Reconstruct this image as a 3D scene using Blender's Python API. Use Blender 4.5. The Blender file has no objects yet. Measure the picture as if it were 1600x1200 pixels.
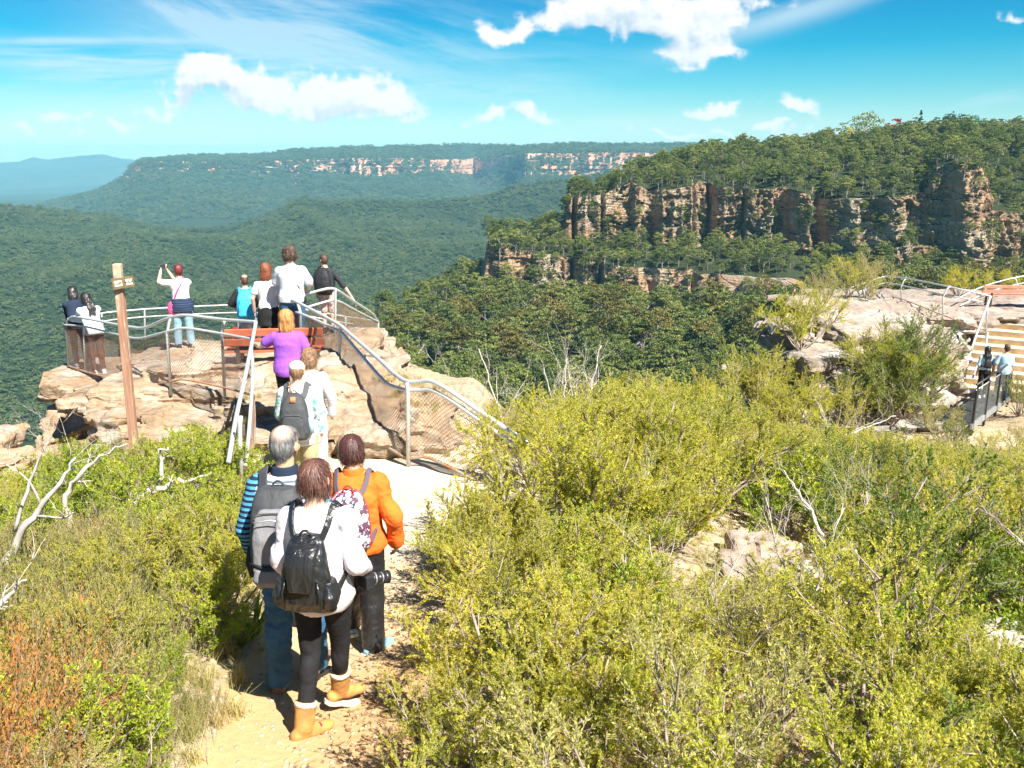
import bpy, bmesh, math, random
import numpy as np
from mathutils import Vector, Matrix, Euler, noise as mnoise
from mathutils.bvhtree import BVHTree
random.seed(7); RNG = np.random.default_rng(7)
scene = bpy.context.scene
COL = scene.collection
F_PX = 1400.0
TILT = math.atan(355.0 / F_PX)
CT, ST = math.cos(TILT), math.sin(TILT)

def ray(px, py):
    """photograph pixel (1600x1200) -> world ray, scaled so that its depth along +Y is 1"""
    u = (np.asarray(px, float) - 800) / F_PX; v = (600 - np.asarray(py, float)) / F_PX
    Y = CT + v * ST; Z = -ST + v * CT
    return u / Y, Z / Y
def P(px, py, d):
    a, b = ray(px, py)
    return Vector((float(a) * d, d, float(b) * d))
def XP(px, py, d): return float(ray(px, py)[0]) * d

# ------------------------------------------------------------------ noise (numpy)
_T3 = np.random.default_rng(11).uniform(-1, 1, (64, 64, 64)).astype(np.float32)
def vnoise(x, y, z=0.0):
    """smooth value noise in [-1, 1] on a wrapping random lattice"""
    s = lambda t: t * t * t * (t * (t * 6 - 15) + 10)
    if np.ndim(z) == 0:
        iz = int(math.floor(z)); fz = float(s(z - iz)); T = _T3[:, :, iz & 63] * (1 - fz) + _T3[:, :, (iz + 1) & 63] * fz
        T = np.ascontiguousarray(T).ravel()
        x, y = np.broadcast_arrays(np.asarray(x, np.float32), np.asarray(y, np.float32))
        ix = np.floor(x); iy = np.floor(y); fx = s(x - ix); fy = s(y - iy)
        ix = ix.astype(np.int32); iy = iy.astype(np.int32)
        a0 = (ix & 63) << 6; a1 = ((ix + 1) & 63) << 6; b0 = iy & 63; b1 = (iy + 1) & 63
        c0 = T[a0 + b0]; c0 = c0 + (T[a1 + b0] - c0) * fx
        c1 = T[a0 + b1]; c1 = c1 + (T[a1 + b1] - c1) * fx
        return c0 + (c1 - c0) * fy
    x, y, z = np.broadcast_arrays(np.asarray(x, np.float32), np.asarray(y, np.float32), np.asarray(z, np.float32))
    ix, iy, iz = np.floor(x), np.floor(y), np.floor(z); fx, fy, fz = s(x - ix), s(y - iy), s(z - iz)
    ix, iy, iz = ix.astype(np.int32), iy.astype(np.int32), iz.astype(np.int32); T = _T3.ravel()
    r = 0
    for i, wx_ in ((0, 1 - fx), (1, fx)):
        for j_, wy_ in ((0, 1 - fy), (1, fy)):
            b = (((ix + i) & 63) << 12) + (((iy + j_) & 63) << 6)
            r = r + wx_ * wy_ * (T[b + (iz & 63)] * (1 - fz) + T[b + ((iz + 1) & 63)] * fz)
    return r
def fbm(x, y, z=0.0, o=4, g=0.5):
    a, t, n = 1.0, 0.0, 0.0
    for i in range(o):
        t = t + a * vnoise(x * 2.0**i + 17.3 * i, y * 2.0**i + 5.1 * i, np.asarray(z) * 2.0**i + 9.7 * i); n += a; a *= g
    return t / n
def ridged(x, y, z=0.0, o=4):
    a, t, n = 1.0, 0.0, 0.0
    for i in range(o):
        t = t + a * (1 - 2 * np.abs(vnoise(x * 2.0**i + 3.3 * i, y * 2.0**i + 8.1 * i, np.asarray(z) * 2.0**i))); n += a; a *= 0.5
    return t / n
def sstep(a, b, x):
    t = np.clip((x - a) / (b - a), 0, 1); return t * t * (3 - 2 * t)

# ------------------------------------------------------------------ object helpers
def mesh_np(name, verts, faces, mat=None, smooth=False, mats=None, mat_idx=None, attrs=None):
    """verts (n,3), faces (m,k) array or list of tuples"""
    me = bpy.data.meshes.new(name)
    verts = np.asarray(verts, dtype=np.float32)
    if isinstance(faces, np.ndarray) and faces.ndim == 2:
        m, k = faces.shape
        me.vertices.add(len(verts)); me.vertices.foreach_set('co', verts.ravel())
        me.loops.add(m * k); me.loops.foreach_set('vertex_index', faces.astype(np.int32).ravel())
        me.polygons.add(m); me.polygons.foreach_set('loop_start', np.arange(0, m * k, k, dtype=np.int32))
        me.polygons.foreach_set('loop_total', np.full(m, k, dtype=np.int32))
        me.update(calc_edges=True)
    else:
        me.from_pydata([tuple(v) for v in verts.tolist()], [], [tuple(f) for f in faces]); me.update()
    for m_ in (mats or ([mat] if mat else [])): me.materials.append(m_)
    if mat_idx is not None: me.polygons.foreach_set('material_index', np.asarray(mat_idx, dtype=np.int32))
    if smooth: me.polygons.foreach_set('use_smooth', np.ones(len(me.polygons), dtype=bool))
    if attrs:
        for an, (dom, typ, arr) in attrs.items():
            at = me.attributes.new(an, typ, dom)
            at.data.foreach_set('value' if typ in ('FLOAT', 'INT') else 'vector', np.asarray(arr, dtype=np.float32 if typ != 'INT' else np.int32).ravel())
    return me
def link(o, parent=None):
    COL.objects.link(o)
    if parent: o.parent = parent
    return o
def obj(name, me, parent=None, loc=None):
    o = bpy.data.objects.new(name, me); link(o, parent)
    if loc is not None: o.location = loc
    return o
def tag(o, label=None, cat=None, group=None, kind=None):
    if label: o['label'] = label
    if cat: o['category'] = cat
    if group: o['group'] = group
    if kind: o['kind'] = kind
    return o
def thing(name, label, cat, loc=(0, 0, 0), rz=0, group=None):
    o = bpy.data.objects.new(name, None); COL.objects.link(o); o.empty_display_size = 0.2
    o.location = loc; o.rotation_euler = (0, 0, rz)
    return tag(o, label, cat, group)
def copy_tree(o, parent=None):
    c = o.copy(); COL.objects.link(c); c.parent = parent
    for ch in list(o.children): copy_tree(ch, c)
    return c

class MB:
    """collects simple shapes into one mesh"""
    def __init__(s): s.v = []; s.f = []; s.mi = []; s.m = 0
    def add(s, vs, fs):
        b = len(s.v); s.v += [tuple(v) for v in vs]; s.f += [tuple(i + b for i in f) for f in fs]; s.mi += [s.m] * len(fs)
    def box(s, c, sz, M=None, jit=0.0):
        c = Vector(c); out = []
        for i in (-1, 1):
            for j in (-1, 1):
                for k in (-1, 1):
                    p = Vector((i * sz[0] / 2, j * sz[1] / 2, k * sz[2] / 2))
                    if jit: p += Vector((random.uniform(-jit, jit), random.uniform(-jit, jit), random.uniform(-jit, jit)))
                    if M is not None: p = M @ p
                    out.append(c + p)
        s.add(out, [(0, 1, 3, 2), (4, 6, 7, 5), (0, 4, 5, 1), (2, 3, 7, 6), (0, 2, 6, 4), (1, 5, 7, 3)])
    def tube(s, pts, r, n=8, cap=True, r2=None, flat=1.0):
        pts = [Vector(p) for p in pts]; N = len(pts)
        rs = r if isinstance(r, (list, tuple)) else [r + (0 if r2 is None else (r2 - r) * i / max(1, N - 1)) for i in range(N)]
        rings = []; prev = None
        for i, p in enumerate(pts):
            t = (pts[min(i + 1, N - 1)] - pts[max(i - 1, 0)])
            t = t.normalized() if t.length > 1e-9 else Vector((0, 0, 1))
            if prev is None:
                a = Vector((0, 0, 1)) if abs(t.z) < 0.9 else Vector((1, 0, 0))
                u = t.cross(a).normalized()
            else:
                u = (prev - t * prev.dot(t)); u = u.normalized() if u.length > 1e-6 else t.orthogonal().normalized()
            prev = u; w = t.cross(u)
            rings.append([p + (u * math.cos(2 * math.pi * k / n) + w * flat * math.sin(2 * math.pi * k / n)) * rs[i] for k in range(n)])
        vs = [v for rg in rings for v in rg]
        fs = [(i * n + k, i * n + (k + 1) % n, (i + 1) * n + (k + 1) % n, (i + 1) * n + k) for i in range(N - 1) for k in range(n)]
        if cap: fs += [tuple(range(n - 1, -1, -1)), tuple((N - 1) * n + k for k in range(n))]
        s.add(vs, fs)
    def strip(s, pts, w, th, up=None):
        """flat strap following pts: half width vector list or const width along side vector"""
        pts = [Vector(p) for p in pts]; N = len(pts); vs = []
        for i, p in enumerate(pts):
            t = (pts[min(i + 1, N - 1)] - pts[max(i - 1, 0)]).normalized()
            n_ = (up[i] if isinstance(up, list) else up) if up is not None else Vector((0, 0, 1))
            n_ = Vector(n_); sd = t.cross(n_).normalized(); n2 = sd.cross(t).normalized()
            for a, b in ((-1, -1), (1, -1), (1, 1), (-1, 1)): vs.append(p + sd * a * w / 2 + n2 * b * th / 2)
        fs = [(i * 4 + k, i * 4 + (k + 1) % 4, (i + 1) * 4 + (k + 1) % 4, (i + 1) * 4 + k) for i in range(N - 1) for k in range(4)]
        fs += [(3, 2, 1, 0), tuple((N - 1) * 4 + k for k in range(4))]
        s.add(vs, fs)
    def build(s, name, mat, parent=None, smooth=False, bevel=0, mats=None):
        me = mesh_np(name, np.array(s.v), s.f, mat, smooth, mats=mats, mat_idx=s.mi if mats else None)
        o = obj(name, me, parent)
        if bevel:
            b = o.modifiers.new('Bevel', 'BEVEL'); b.width = bevel; b.segments = 2; b.limit_method = 'ANGLE'
        return o

# ------------------------------------------------------------------ materials
class NT:
    def __init__(s, tree): s.t = tree; s.n = tree.nodes; s.l = tree.links
    def node(s, typ, ins=None, **kw):
        nd = s.n.new(typ)
        for k, v in kw.items(): setattr(nd, k, v)
        for k, v in (ins or {}).items(): s.set(nd, k, v)
        return nd
    def set(s, nd, k, v):
        sock = nd.inputs[k]
        if isinstance(v, bpy.types.NodeSocket): s.l.new(v, sock)
        elif isinstance(v, (tuple, list)) and len(v) == 3 and sock.type == 'RGBA': sock.default_value = (*v, 1)
        else: sock.default_value = v
    def math(s, op, a, b=0.0, c=0.0, clamp=False):
        nd = s.node('ShaderNodeMath', operation=op, use_clamp=clamp)
        s.set(nd, 0, a); s.set(nd, 1, b)
        if op in ('MULTIPLY_ADD', 'SMOOTH_MIN', 'SMOOTH_MAX', 'WRAP', 'COMPARE'): s.set(nd, 2, c)
        return nd.outputs[0]
    def vmath(s, op, a, b=(0, 0, 0)):
        nd = s.node('ShaderNodeVectorMath', operation=op); s.set(nd, 0, a); s.set(nd, 1, b)
        return nd.outputs['Value'] if op in ('DOT_PRODUCT', 'LENGTH', 'DISTANCE') else nd.outputs[0]
    def noise(s, vec, scale, detail=4, rough=0.55, dist=0.0, dims='3D', out='Fac'):
        nd = s.node('ShaderNodeTexNoise', noise_dimensions=dims)
        if vec is not None: s.set(nd, 'Vector', vec)
        s.set(nd, 'Scale', scale); s.set(nd, 'Detail', detail); s.set(nd, 'Roughness', rough); s.set(nd, 'Distortion', dist)
        return nd.outputs[out]
    def ramp(s, fac, stops, interp='LINEAR'):
        nd = s.node('ShaderNodeValToRGB'); cr = nd.color_ramp; cr.interpolation = interp
        while len(cr.elements) < len(stops): cr.elements.new(0.5)
        for e, (p, c) in zip(cr.elements, stops):
            e.position = p; e.color = (*c, 1) if isinstance(c, (tuple, list)) and len(c) == 3 else ((c, c, c, 1) if isinstance(c, (int, float)) else c)
        s.set(nd, 'Fac', fac); return nd.outputs['Color']
    def mix(s, fac, a, b, mode='MIX'):
        nd = s.node('ShaderNodeMix', data_type='RGBA', blend_type=mode)
        s.set(nd, 0, fac); s.set(nd, 6, a); s.set(nd, 7, b); return nd.outputs[2]
    def mapping(s, vec, scale=(1, 1, 1), rot=(0, 0, 0), loc=(0, 0, 0)):
        nd = s.node('ShaderNodeMapping'); s.set(nd, 'Vector', vec); s.set(nd, 'Scale', scale); s.set(nd, 'Rotation', rot); s.set(nd, 'Location', loc)
        return nd.outputs[0]
    def bump(s, h, strength=0.3, dist=0.01, normal=None):
        nd = s.node('ShaderNodeBump'); s.set(nd, 'Height', h); s.set(nd, 'Strength', strength); s.set(nd, 'Distance', dist)
        if normal is not None: s.set(nd, 'Normal', normal)
        return nd.outputs[0]
MATS = {}
def new_mat(name):
    m = bpy.data.materials.new(name); m.use_nodes = True; m.node_tree.nodes.clear()
    t = NT(m.node_tree); out = t.node('ShaderNodeOutputMaterial'); MATS[name] = m
    return m, t, out
def pbsdf(t, out, color, rough=0.7, metal=0.0, spec=0.3, normal=None, **kw):
    b = t.node('ShaderNodeBsdfPrincipled')
    t.set(b, 'Base Color', color); t.set(b, 'Roughness', rough); t.set(b, 'Metallic', metal); t.set(b, 'Specular IOR Level', spec)
    if normal is not None: t.set(b, 'Normal', normal)
    for k, v in kw.items(): t.set(b, k, v)
    t.l.new(b.outputs[0], out.inputs['Surface']); return b
def simple(name, color, rough=0.7, metal=0.0, spec=0.3, var=0.12, vscale=6.0, bump=0.0, bscale=60.0, bdist=0.004, coat=0.0, wrinkle=0.0, wscale=9.0):
    """procedural material: colour with soft noise variation, roughness variation and fine bump"""
    if name in MATS: return MATS[name]
    m, t, out = new_mat(name)
    tc = t.node('ShaderNodeTexCoord').outputs['Object']
    n = t.noise(tc, vscale, 5)
    lo = tuple(c * (1 - var) for c in color); hi = tuple(min(1, c * (1 + var)) for c in color)
    col = t.ramp(n, [(0.3, lo), (0.7, hi)])
    nrm = None
    if wrinkle:
        w = t.noise(t.mapping(tc, (1, 1, 0.45)), wscale, 3, 0.5, 1.2)
        nrm = t.bump(w, wrinkle, 0.03)
    if bump: nrm = t.bump(t.noise(tc, bscale, 3), bump, bdist, nrm)
    b = pbsdf(t, out, col, t.ramp(n, [(0.2, max(0, rough - 0.08)), (0.8, min(1, rough + 0.08))]), metal, spec, nrm)
    if coat: t.set(b, 'Coat Weight', coat)
    return m
# ------------------------------------------------------------------ camera, render settings
cam = bpy.data.cameras.new('camera'); cam_o = obj('camera', cam)
cam.sensor_width = 36; cam.lens = F_PX / 1600 * 36; cam.clip_start = 0.1; cam.clip_end = 60000
cam_o.rotation_euler = (math.pi / 2 - TILT, 0, 0); scene.camera = cam_o
scene.view_settings.view_transform = 'Standard'; scene.view_settings.look = 'None'
scene.view_settings.exposure = EXPOSURE = 1.55; scene.view_settings.gamma = 1
scene.render.engine = 'CYCLES'
cy = scene.cycles
cy.use_denoising = True
try:
    cy.denoiser = 'OPENIMAGEDENOISE'; cy.denoising_input_passes = 'RGB_ALBEDO_NORMAL'; cy.denoising_prefilter = 'ACCURATE'
except Exception: pass
cy.max_bounces = 6; cy.diffuse_bounces = 3; cy.glossy_bounces = 2; cy.transmission_bounces = 3; cy.volume_bounces = 0; cy.transparent_max_bounces = 8
cy.use_adaptive_sampling = True; cy.adaptive_threshold = 0.02
cy.volume_max_steps = 32; cy.sample_clamp_indirect = 6

# ------------------------------------------------------------------ sun: from behind the camera's right shoulder
SUN_EL = math.radians(50)
SHADOW = Vector((-0.62, 0.78, 0)).normalized()          # the way shadows fall on the ground
sun_dir = Vector((-SHADOW.x * math.cos(SUN_EL), -SHADOW.y * math.cos(SUN_EL), math.sin(SUN_EL)))
sd = bpy.data.lights.new('sun', 'SUN'); sd.energy = 4.6; sd.angle = math.radians(0.5); sd.color = (1.0, 0.95, 0.86)
so = obj('sun', sd, loc=(20, -20, 40)); so.rotation_euler = sun_dir.to_track_quat('Z', 'Y').to_euler()

# ------------------------------------------------------------------ world: sky with cirrus and cumulus laid out by direction
w = bpy.data.worlds.new('World'); scene.world = w; w.use_nodes = True
w.node_tree.nodes.clear(); t = NT(w.node_tree)
wo = t.node('ShaderNodeOutputWorld'); bg = t.node('ShaderNodeBackground'); t.l.new(bg.outputs[0], wo.inputs[0])
sky = t.node('ShaderNodeTexSky', sky_type='NISHITA'); sky.sun_disc = False
sky.sun_elevation = SUN_EL; sky.sun_rotation = math.atan2(sun_dir.x, sun_dir.y)
sky.altitude = 900; sky.air_density = 1.0; sky.dust_density = 0.3; sky.ozone_density = 1.5
dirn = t.node('ShaderNodeTexCoord').outputs['Generated']
sep = t.node('ShaderNodeSeparateXYZ'); t.set(sep, 0, dirn); DX, DY, DZ = sep.outputs
# clouds are computed here into arrays over the tangent plane straight ahead (a = x/y, b = z/y), then laid over the sky
CUM = [  # px, py, rx, ry, amp : cumulus puffs as they stand in the photograph
 (290,125,34,30,1.5),(335,125,42,34,1.6),(395,132,44,34,1.6),(412,152,26,16,.9),
 (486,158,32,34,1.6),(520,160,36,30,1.5),(565,155,36,28,1.5),(615,160,34,26,1.4),
 (250,172,22,15,1.1),(95,187,34,11,1.1),(185,195,22,12,.7),(30,205,20,8,.9),(130,212,45,7,.6),(360,228,60,6,.8),(210,200,40,9,.4),
 (805,178,40,15,1.3),(770,183,20,10,.6),(680,185,14,9,.6),(740,192,14,9,.6),(860,185,16,10,.7),
 (785,50,48,15,1.2),(865,38,50,20,1.1),(930,22,50,22,1.2),(1000,25,60,36,1.4),(1060,50,50,42,1.6),(1110,85,40,22,1.3),(1120,20,34,30,1.3),(960,0,70,30,1.3),
 (1100,175,38,10,1.2),(1130,170,18,9,.8),(1235,165,30,16,1.0),(1255,175,24,12,.7),
 (1040,213,60,6,.9),(1150,208,60,8,.9),(1230,205,40,8,.9),(1300,203,40,6,.9),(930,222,90,5,.5),(660,218,50,4,.5),(1190,-2,50,12,.9),(1588,33,30,7,.8),(930,185,20,6,.5),(480,205,22,7,.35)]

IW, IH = 2200, 760; A0, A1, B0, B1 = -0.80, 0.80, -0.03, 0.50
ga, gb = np.meshgrid(np.linspace(A0, A1, IW), np.linspace(B0, B1, IH))
def bill(x, y, z, o=5):
    a_, t_, n_ = 1.0, 0.0, 0.0
    for i_ in range(o): t_ = t_ + a_ * (np.abs(vnoise(x * 2.0**i_ + 7 * i_, y * 2.0**i_ + 3 * i_, z)) * 2 - .5); n_ += a_; a_ *= 0.55
    return t_ / n_
wx = ga + fbm(ga * 22, gb * 22, 1.0, 4) * 0.022; wy = gb + fbm(ga * 22, gb * 22, 5.0, 4) * 0.018
def field(dx=0.0, dy=0.0, only=None):
    f_ = np.zeros_like(ga)
    for c in CUM:
        a_, b_ = ray(c[0], c[1]); rx, ry = c[2] / F_PX, c[3] / F_PX
        x0 = int(np.clip((a_ - 4 * rx - .03 - A0) / (A1 - A0) * IW, 0, IW)); x1 = int(np.clip((a_ + 4 * rx + .03 - A0) / (A1 - A0) * IW, 0, IW))
        y0 = int(np.clip((b_ - 4 * ry - .03 - B0) / (B1 - B0) * IH, 0, IH)); y1 = int(np.clip((b_ + 4 * ry + .03 - B0) / (B1 - B0) * IH, 0, IH))
        sl = (slice(y0, y1), slice(x0, x1)); q = (wy[sl] + dy - b_) / ry
        q = np.where(q < 0, q * 1.25, q)
        f_[sl] += c[4] * np.exp(-((wx[sl] + dx - a_) / rx) ** 2 - q ** 2)
    return f_
bl = bill(ga * 36, gb * 42, 2.0, 6); bl2 = bill((ga - .004) * 36, (gb - .007) * 42, 2.0, 4)
fd = field(); dens = fd - bl * 0.9 * np.clip(fd * 2.5, 0, 1)
cmask_a = sstep(0.12, 1.0, dens)
up = field(-0.004, -0.012)          # density seen a little towards the light: more cloud above = darker here
shade_a = np.clip(1.0 - 0.26 * np.clip(field(0.004, 0.016) - 0.35 * fd, 0, 3) - 0.55 * np.clip(bl - 0.05, 0, 1) * .5 + 0.25 * (bl2 - bl), 0, 1)
def stk(ang, sx, sy, seed, lo, hi, o=6):
    ca, sa = math.cos(ang), math.sin(ang); u_ = ga * ca + gb * sa; v_ = -ga * sa + gb * ca
    v_ = v_ + fbm(u_ * 3, v_ * 6, seed, 3) * 0.03
    return sstep(lo, hi, fbm(u_ * sx, v_ * sy, seed, o, .62) * .5 + .5)
def zn(px, py, rx, ry, ang=0):
    a_, b_ = ray(px, py); ca, sa = math.cos(ang), math.sin(ang); u_ = (ga - a_) * ca + (gb - b_) * sa; v_ = -(ga - a_) * sa + (gb - b_) * ca
    return np.exp(-(u_ * F_PX / rx) ** 2 - (v_ * F_PX / ry) ** 2)
cirr = stk(-.22, 5, 46, 1.3, .28, .66) * zn(510, 45, 270, 80, -.15) + stk(-.5, 6, 40, 2.3, .35, .7) * zn(330, 20, 160, 60, -.3) * .6 \
     + stk(.04, 7, 60, 3.1, .33, .7) * zn(420, 120, 420, 45) * .7 + stk(.03, 5, 70, 4.4, .35, .7) * zn(120, 95, 240, 28) * .8 + stk(-.02, 5, 50, 5.5, .3, .7) * zn(150, 195, 420, 60) * .6 \
     + stk(.33, 3, 40, 6.1, .18, .6) * zn(1240, 22, 170, 17, .28) * .85 + stk(.06, 5, 60, 7.7, .3, .65) * zn(1540, 155, 150, 10, .06) * .6 + stk(0, 6, 60, 8.8, .35, .7) * zn(1000, 205, 500, 22) * .5 \
     + zn(100, 64, 160, 5, 0.0) * stk(0, 5, 20, 9.1, .2, .6) * .7 + zn(105, 100, 90, 10, 0.0) * stk(0, 6, 30, 9.7, .2, .6) * .6
cirr = np.clip(cirr * .8, 0, .72)
img = bpy.data.images.new('cloud_layer', IW, IH, float_buffer=True); img.colorspace_settings.name = 'Non-Color'
px_ = np.ones((IH, IW, 4), np.float32); px_[..., 0] = cmask_a; px_[..., 1] = shade_a; px_[..., 2] = cirr
px_[0] = 0; px_[-1] = 0; px_[:, 0] = 0; px_[:, -1] = 0
img.pixels.foreach_set(px_.ravel()); img.update(); img.pack()
yy = t.math('MAXIMUM', DY, 0.02)
comb = t.node('ShaderNodeCombineXYZ'); t.set(comb, 0, t.math('DIVIDE', DX, yy)); t.set(comb, 1, t.math('DIVIDE', DZ, yy))
uv = t.mapping(comb.outputs[0], (1 / (A1 - A0), 1 / (B1 - B0), 0), (0, 0, 0), (-A0 / (A1 - A0), -B0 / (B1 - B0), 0))
ti = t.node('ShaderNodeTexImage', extension='CLIP'); ti.image = img; t.set(ti, 'Vector', uv)
sp = t.node('ShaderNodeSeparateColor'); t.set(sp, 0, ti.outputs[0]); cmask, shade, cir = sp.outputs
# clear-sky colour: the physical sky, cooled and deepened towards the zenith
EL = t.math('DIVIDE', DZ, 1.0)
tint = t.ramp(EL, [(0.0, (.90, 1.12, 1.08)), (0.035, (.74, 1.08, 1.06)), (0.07, (.34, .97, 1.04)), (0.11, (.04, .82, 1.02)), (.16, (.0, .66, .98)), (.5, (.05, .55, .95))])
skyc = t.mix(1.0, sky.outputs[0], tint, 'MULTIPLY')
cloudc = t.ramp(shade, [(0.25, (5.0, 6.4, 7.6)), (0.6, (7.6, 8.2, 8.8)), (0.85, (9.4, 9.4, 9.4))])
c1 = t.mix(t.math('MULTIPLY', cir, 0.85), skyc, (7.0, 8.4, 9.0))
c2 = t.mix(1.0, t.mix(cmask, c1, cloudc), (.78, .78, .78), 'MULTIPLY')
t.set(bg, 'Color', c2); t.set(bg, 'Strength', 0.05)
w.cycles.sampling_method = 'MANUAL'; w.cycles.sample_map_resolution = 512
# ------------------------------------------------------------------ rock / forest-floor materials
def rock_material(name, pal, scale=1.0, strata=1.0, bump=0.6, bdist=0.3, cracks=1.0, floor=None, stain=(0.08, 0.07, 0.06), green=0.0):
    """layered sandstone; pal = 4 colours; scale = metres of one big patch; floor = colour on gentle slopes"""
    m, t, out = new_mat(name)
    pos = t.node('ShaderNodeNewGeometry').outputs['Position']
    big = t.noise(pos, 0.35 / scale, 5, 0.6, 0.4)
    warp = t.vmath('ADD', pos, t.vmath('MULTIPLY', t.noise(pos, 0.25 / scale, 3, out='Color'), (3 * scale, 3 * scale, 1.6 * scale)))
    lay = t.noise(t.mapping(warp, (0.12, 0.12, 2.0)), 0.8 / scale * strata, 6, 0.65)
    col = t.ramp(big, [(0.28, pal[0]), (0.45, pal[1]), (0.56, pal[2]), (0.72, pal[3])])
    col = t.mix(t.ramp(lay, [(0.38, 0.75), (0.6, 0.0)]), col, tuple(c * 0.55 for c in pal[1]))
    fine = t.noise(pos, 3.5 / scale, 6, 0.7)
    col = t.mix(t.ramp(fine, [(0.35, 0.55), (0.62, 0.0)]), col, tuple(c * 0.6 for c in pal[3]))
    vs = t.noise(t.mapping(warp, (1.3, 1.3, 0.12)), 0.6 / scale, 5, 0.6)   # dark water stains
    col = t.mix(t.ramp(vs, [(0.55, 0.0), (0.72, 0.75)]), col, stain)
    vor = t.node('ShaderNodeTexVoronoi', feature='DISTANCE_TO_EDGE'); t.set(vor, 'Vector', t.mapping(warp, (1, 1, 2.2))); t.set(vor, 'Scale', 0.42 / scale)
    crk = t.ramp(vor.outputs['Distance'], [(0.0, 0.0), (0.035, 1.0)])
    col = t.mix(t.math('MULTIPLY', t.math('SUBTRACT', 1.0, crk), 0.7 * cracks), col, stain)
    if floor:
        nz = t.node('ShaderNodeSeparateXYZ'); t.set(nz, 0, t.node('ShaderNodeNewGeometry').outputs['True Normal'])
        fl = t.ramp(t.math('ADD', nz.outputs[2], t.math('MULTIPLY', t.math('SUBTRACT', fine, 0.5), 0.5)), [(0.50, 0.0), (0.62, 1.0)])
        col = t.mix(fl, col, t.ramp(fine, [(0.3, floor), (0.7, tuple(c * 1.8 for c in floor))]))
    h = t.math('ADD', t.math('MULTIPLY', lay, 1.0), t.math('ADD', t.math('MULTIPLY', fine, 0.5), t.math('MULTIPLY', crk, 0.25 * cracks)))
    pbsdf(t, out, col, 0.9, 0, 0.15, t.bump(h, bump, bdist))
    return m
M_HEAD = rock_material('headland_rock', [(.44,.34,.24), (.46,.27,.15), (.54,.45,.34), (.27,.20,.15)], 9.0, 1.6, 0.9, 2.0, 0.8, floor=(.022, .030, .012))
M_FARCLIFF = rock_material('far_cliff_rock', [(.78,.40,.25), (.76,.33,.19), (.80,.50,.36), (.54,.30,.21)], 60.0, 1.5, 0.9, 8.0, 0.3, floor=(.020, .032, .016), stain=(.05,.06,.05))
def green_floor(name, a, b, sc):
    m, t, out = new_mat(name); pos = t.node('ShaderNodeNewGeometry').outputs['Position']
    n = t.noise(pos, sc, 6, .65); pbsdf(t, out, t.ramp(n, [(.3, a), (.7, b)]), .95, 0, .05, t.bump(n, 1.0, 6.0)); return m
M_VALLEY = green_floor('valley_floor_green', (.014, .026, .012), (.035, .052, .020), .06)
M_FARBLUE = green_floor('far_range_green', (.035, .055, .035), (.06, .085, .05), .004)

def sheet(keys, npts, segs, cols):
    """keys: {px: [(py, depth), ...]}; interpolates between key columns, subdivides each segment of the profile"""
    kx = np.array(sorted(keys)); K = len(keys[kx[0]])
    py = np.array([[p[0] for p in keys[k]] for k in kx], float); dd = np.array([[p[1] for p in keys[k]] for k in kx], float)
    cx = np.linspace(kx[0], kx[-1], cols)
    PY = np.stack([np.interp(cx, kx, py[:, i]) for i in range(K)], 1); DD = np.stack([np.interp(cx, kx, dd[:, i]) for i in range(K)], 1)
    rows_py, rows_d, seg = [], [], []
    for i in range(K - 1):
        n = segs[i]
        for j in range(n + (1 if i == K - 2 else 0)):
            f = j / n; rows_d.append(DD[:, i] * (1 - f) + DD[:, i + 1] * f)
            # interpolate height in world space so that segments are straight in the world
            z0 = ray(0 * cx, PY[:, i])[1] * DD[:, i]; z1 = ray(0 * cx, PY[:, i + 1])[1] * DD[:, i + 1]
            rows_py.append(z0 * (1 - f) + z1 * f); seg.append(i + f)
    Dp = np.array(rows_d).T; Z = np.array(rows_py).T; SG = np.broadcast_to(np.array(seg), Dp.shape)
    # direction in plan for the column: measured near the horizon row
    a = (cx - 800) / F_PX / (CT + 250 / F_PX * ST)
    # exact x for each point from its own elevation: cam depth = Y*CT - Z*ST
    X = (cx[:, None] - 800) / F_PX * (Dp * CT - Z * ST)
    return X, Dp.copy(), Z, SG, cx
def grid_faces(nc, nr):
    i = np.arange(nc - 1)[:, None] * nr + np.arange(nr - 1)[None, :]
    return np.stack([i, i + nr, i + nr + 1, i + 1], -1).reshape(-1, 4)

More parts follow.
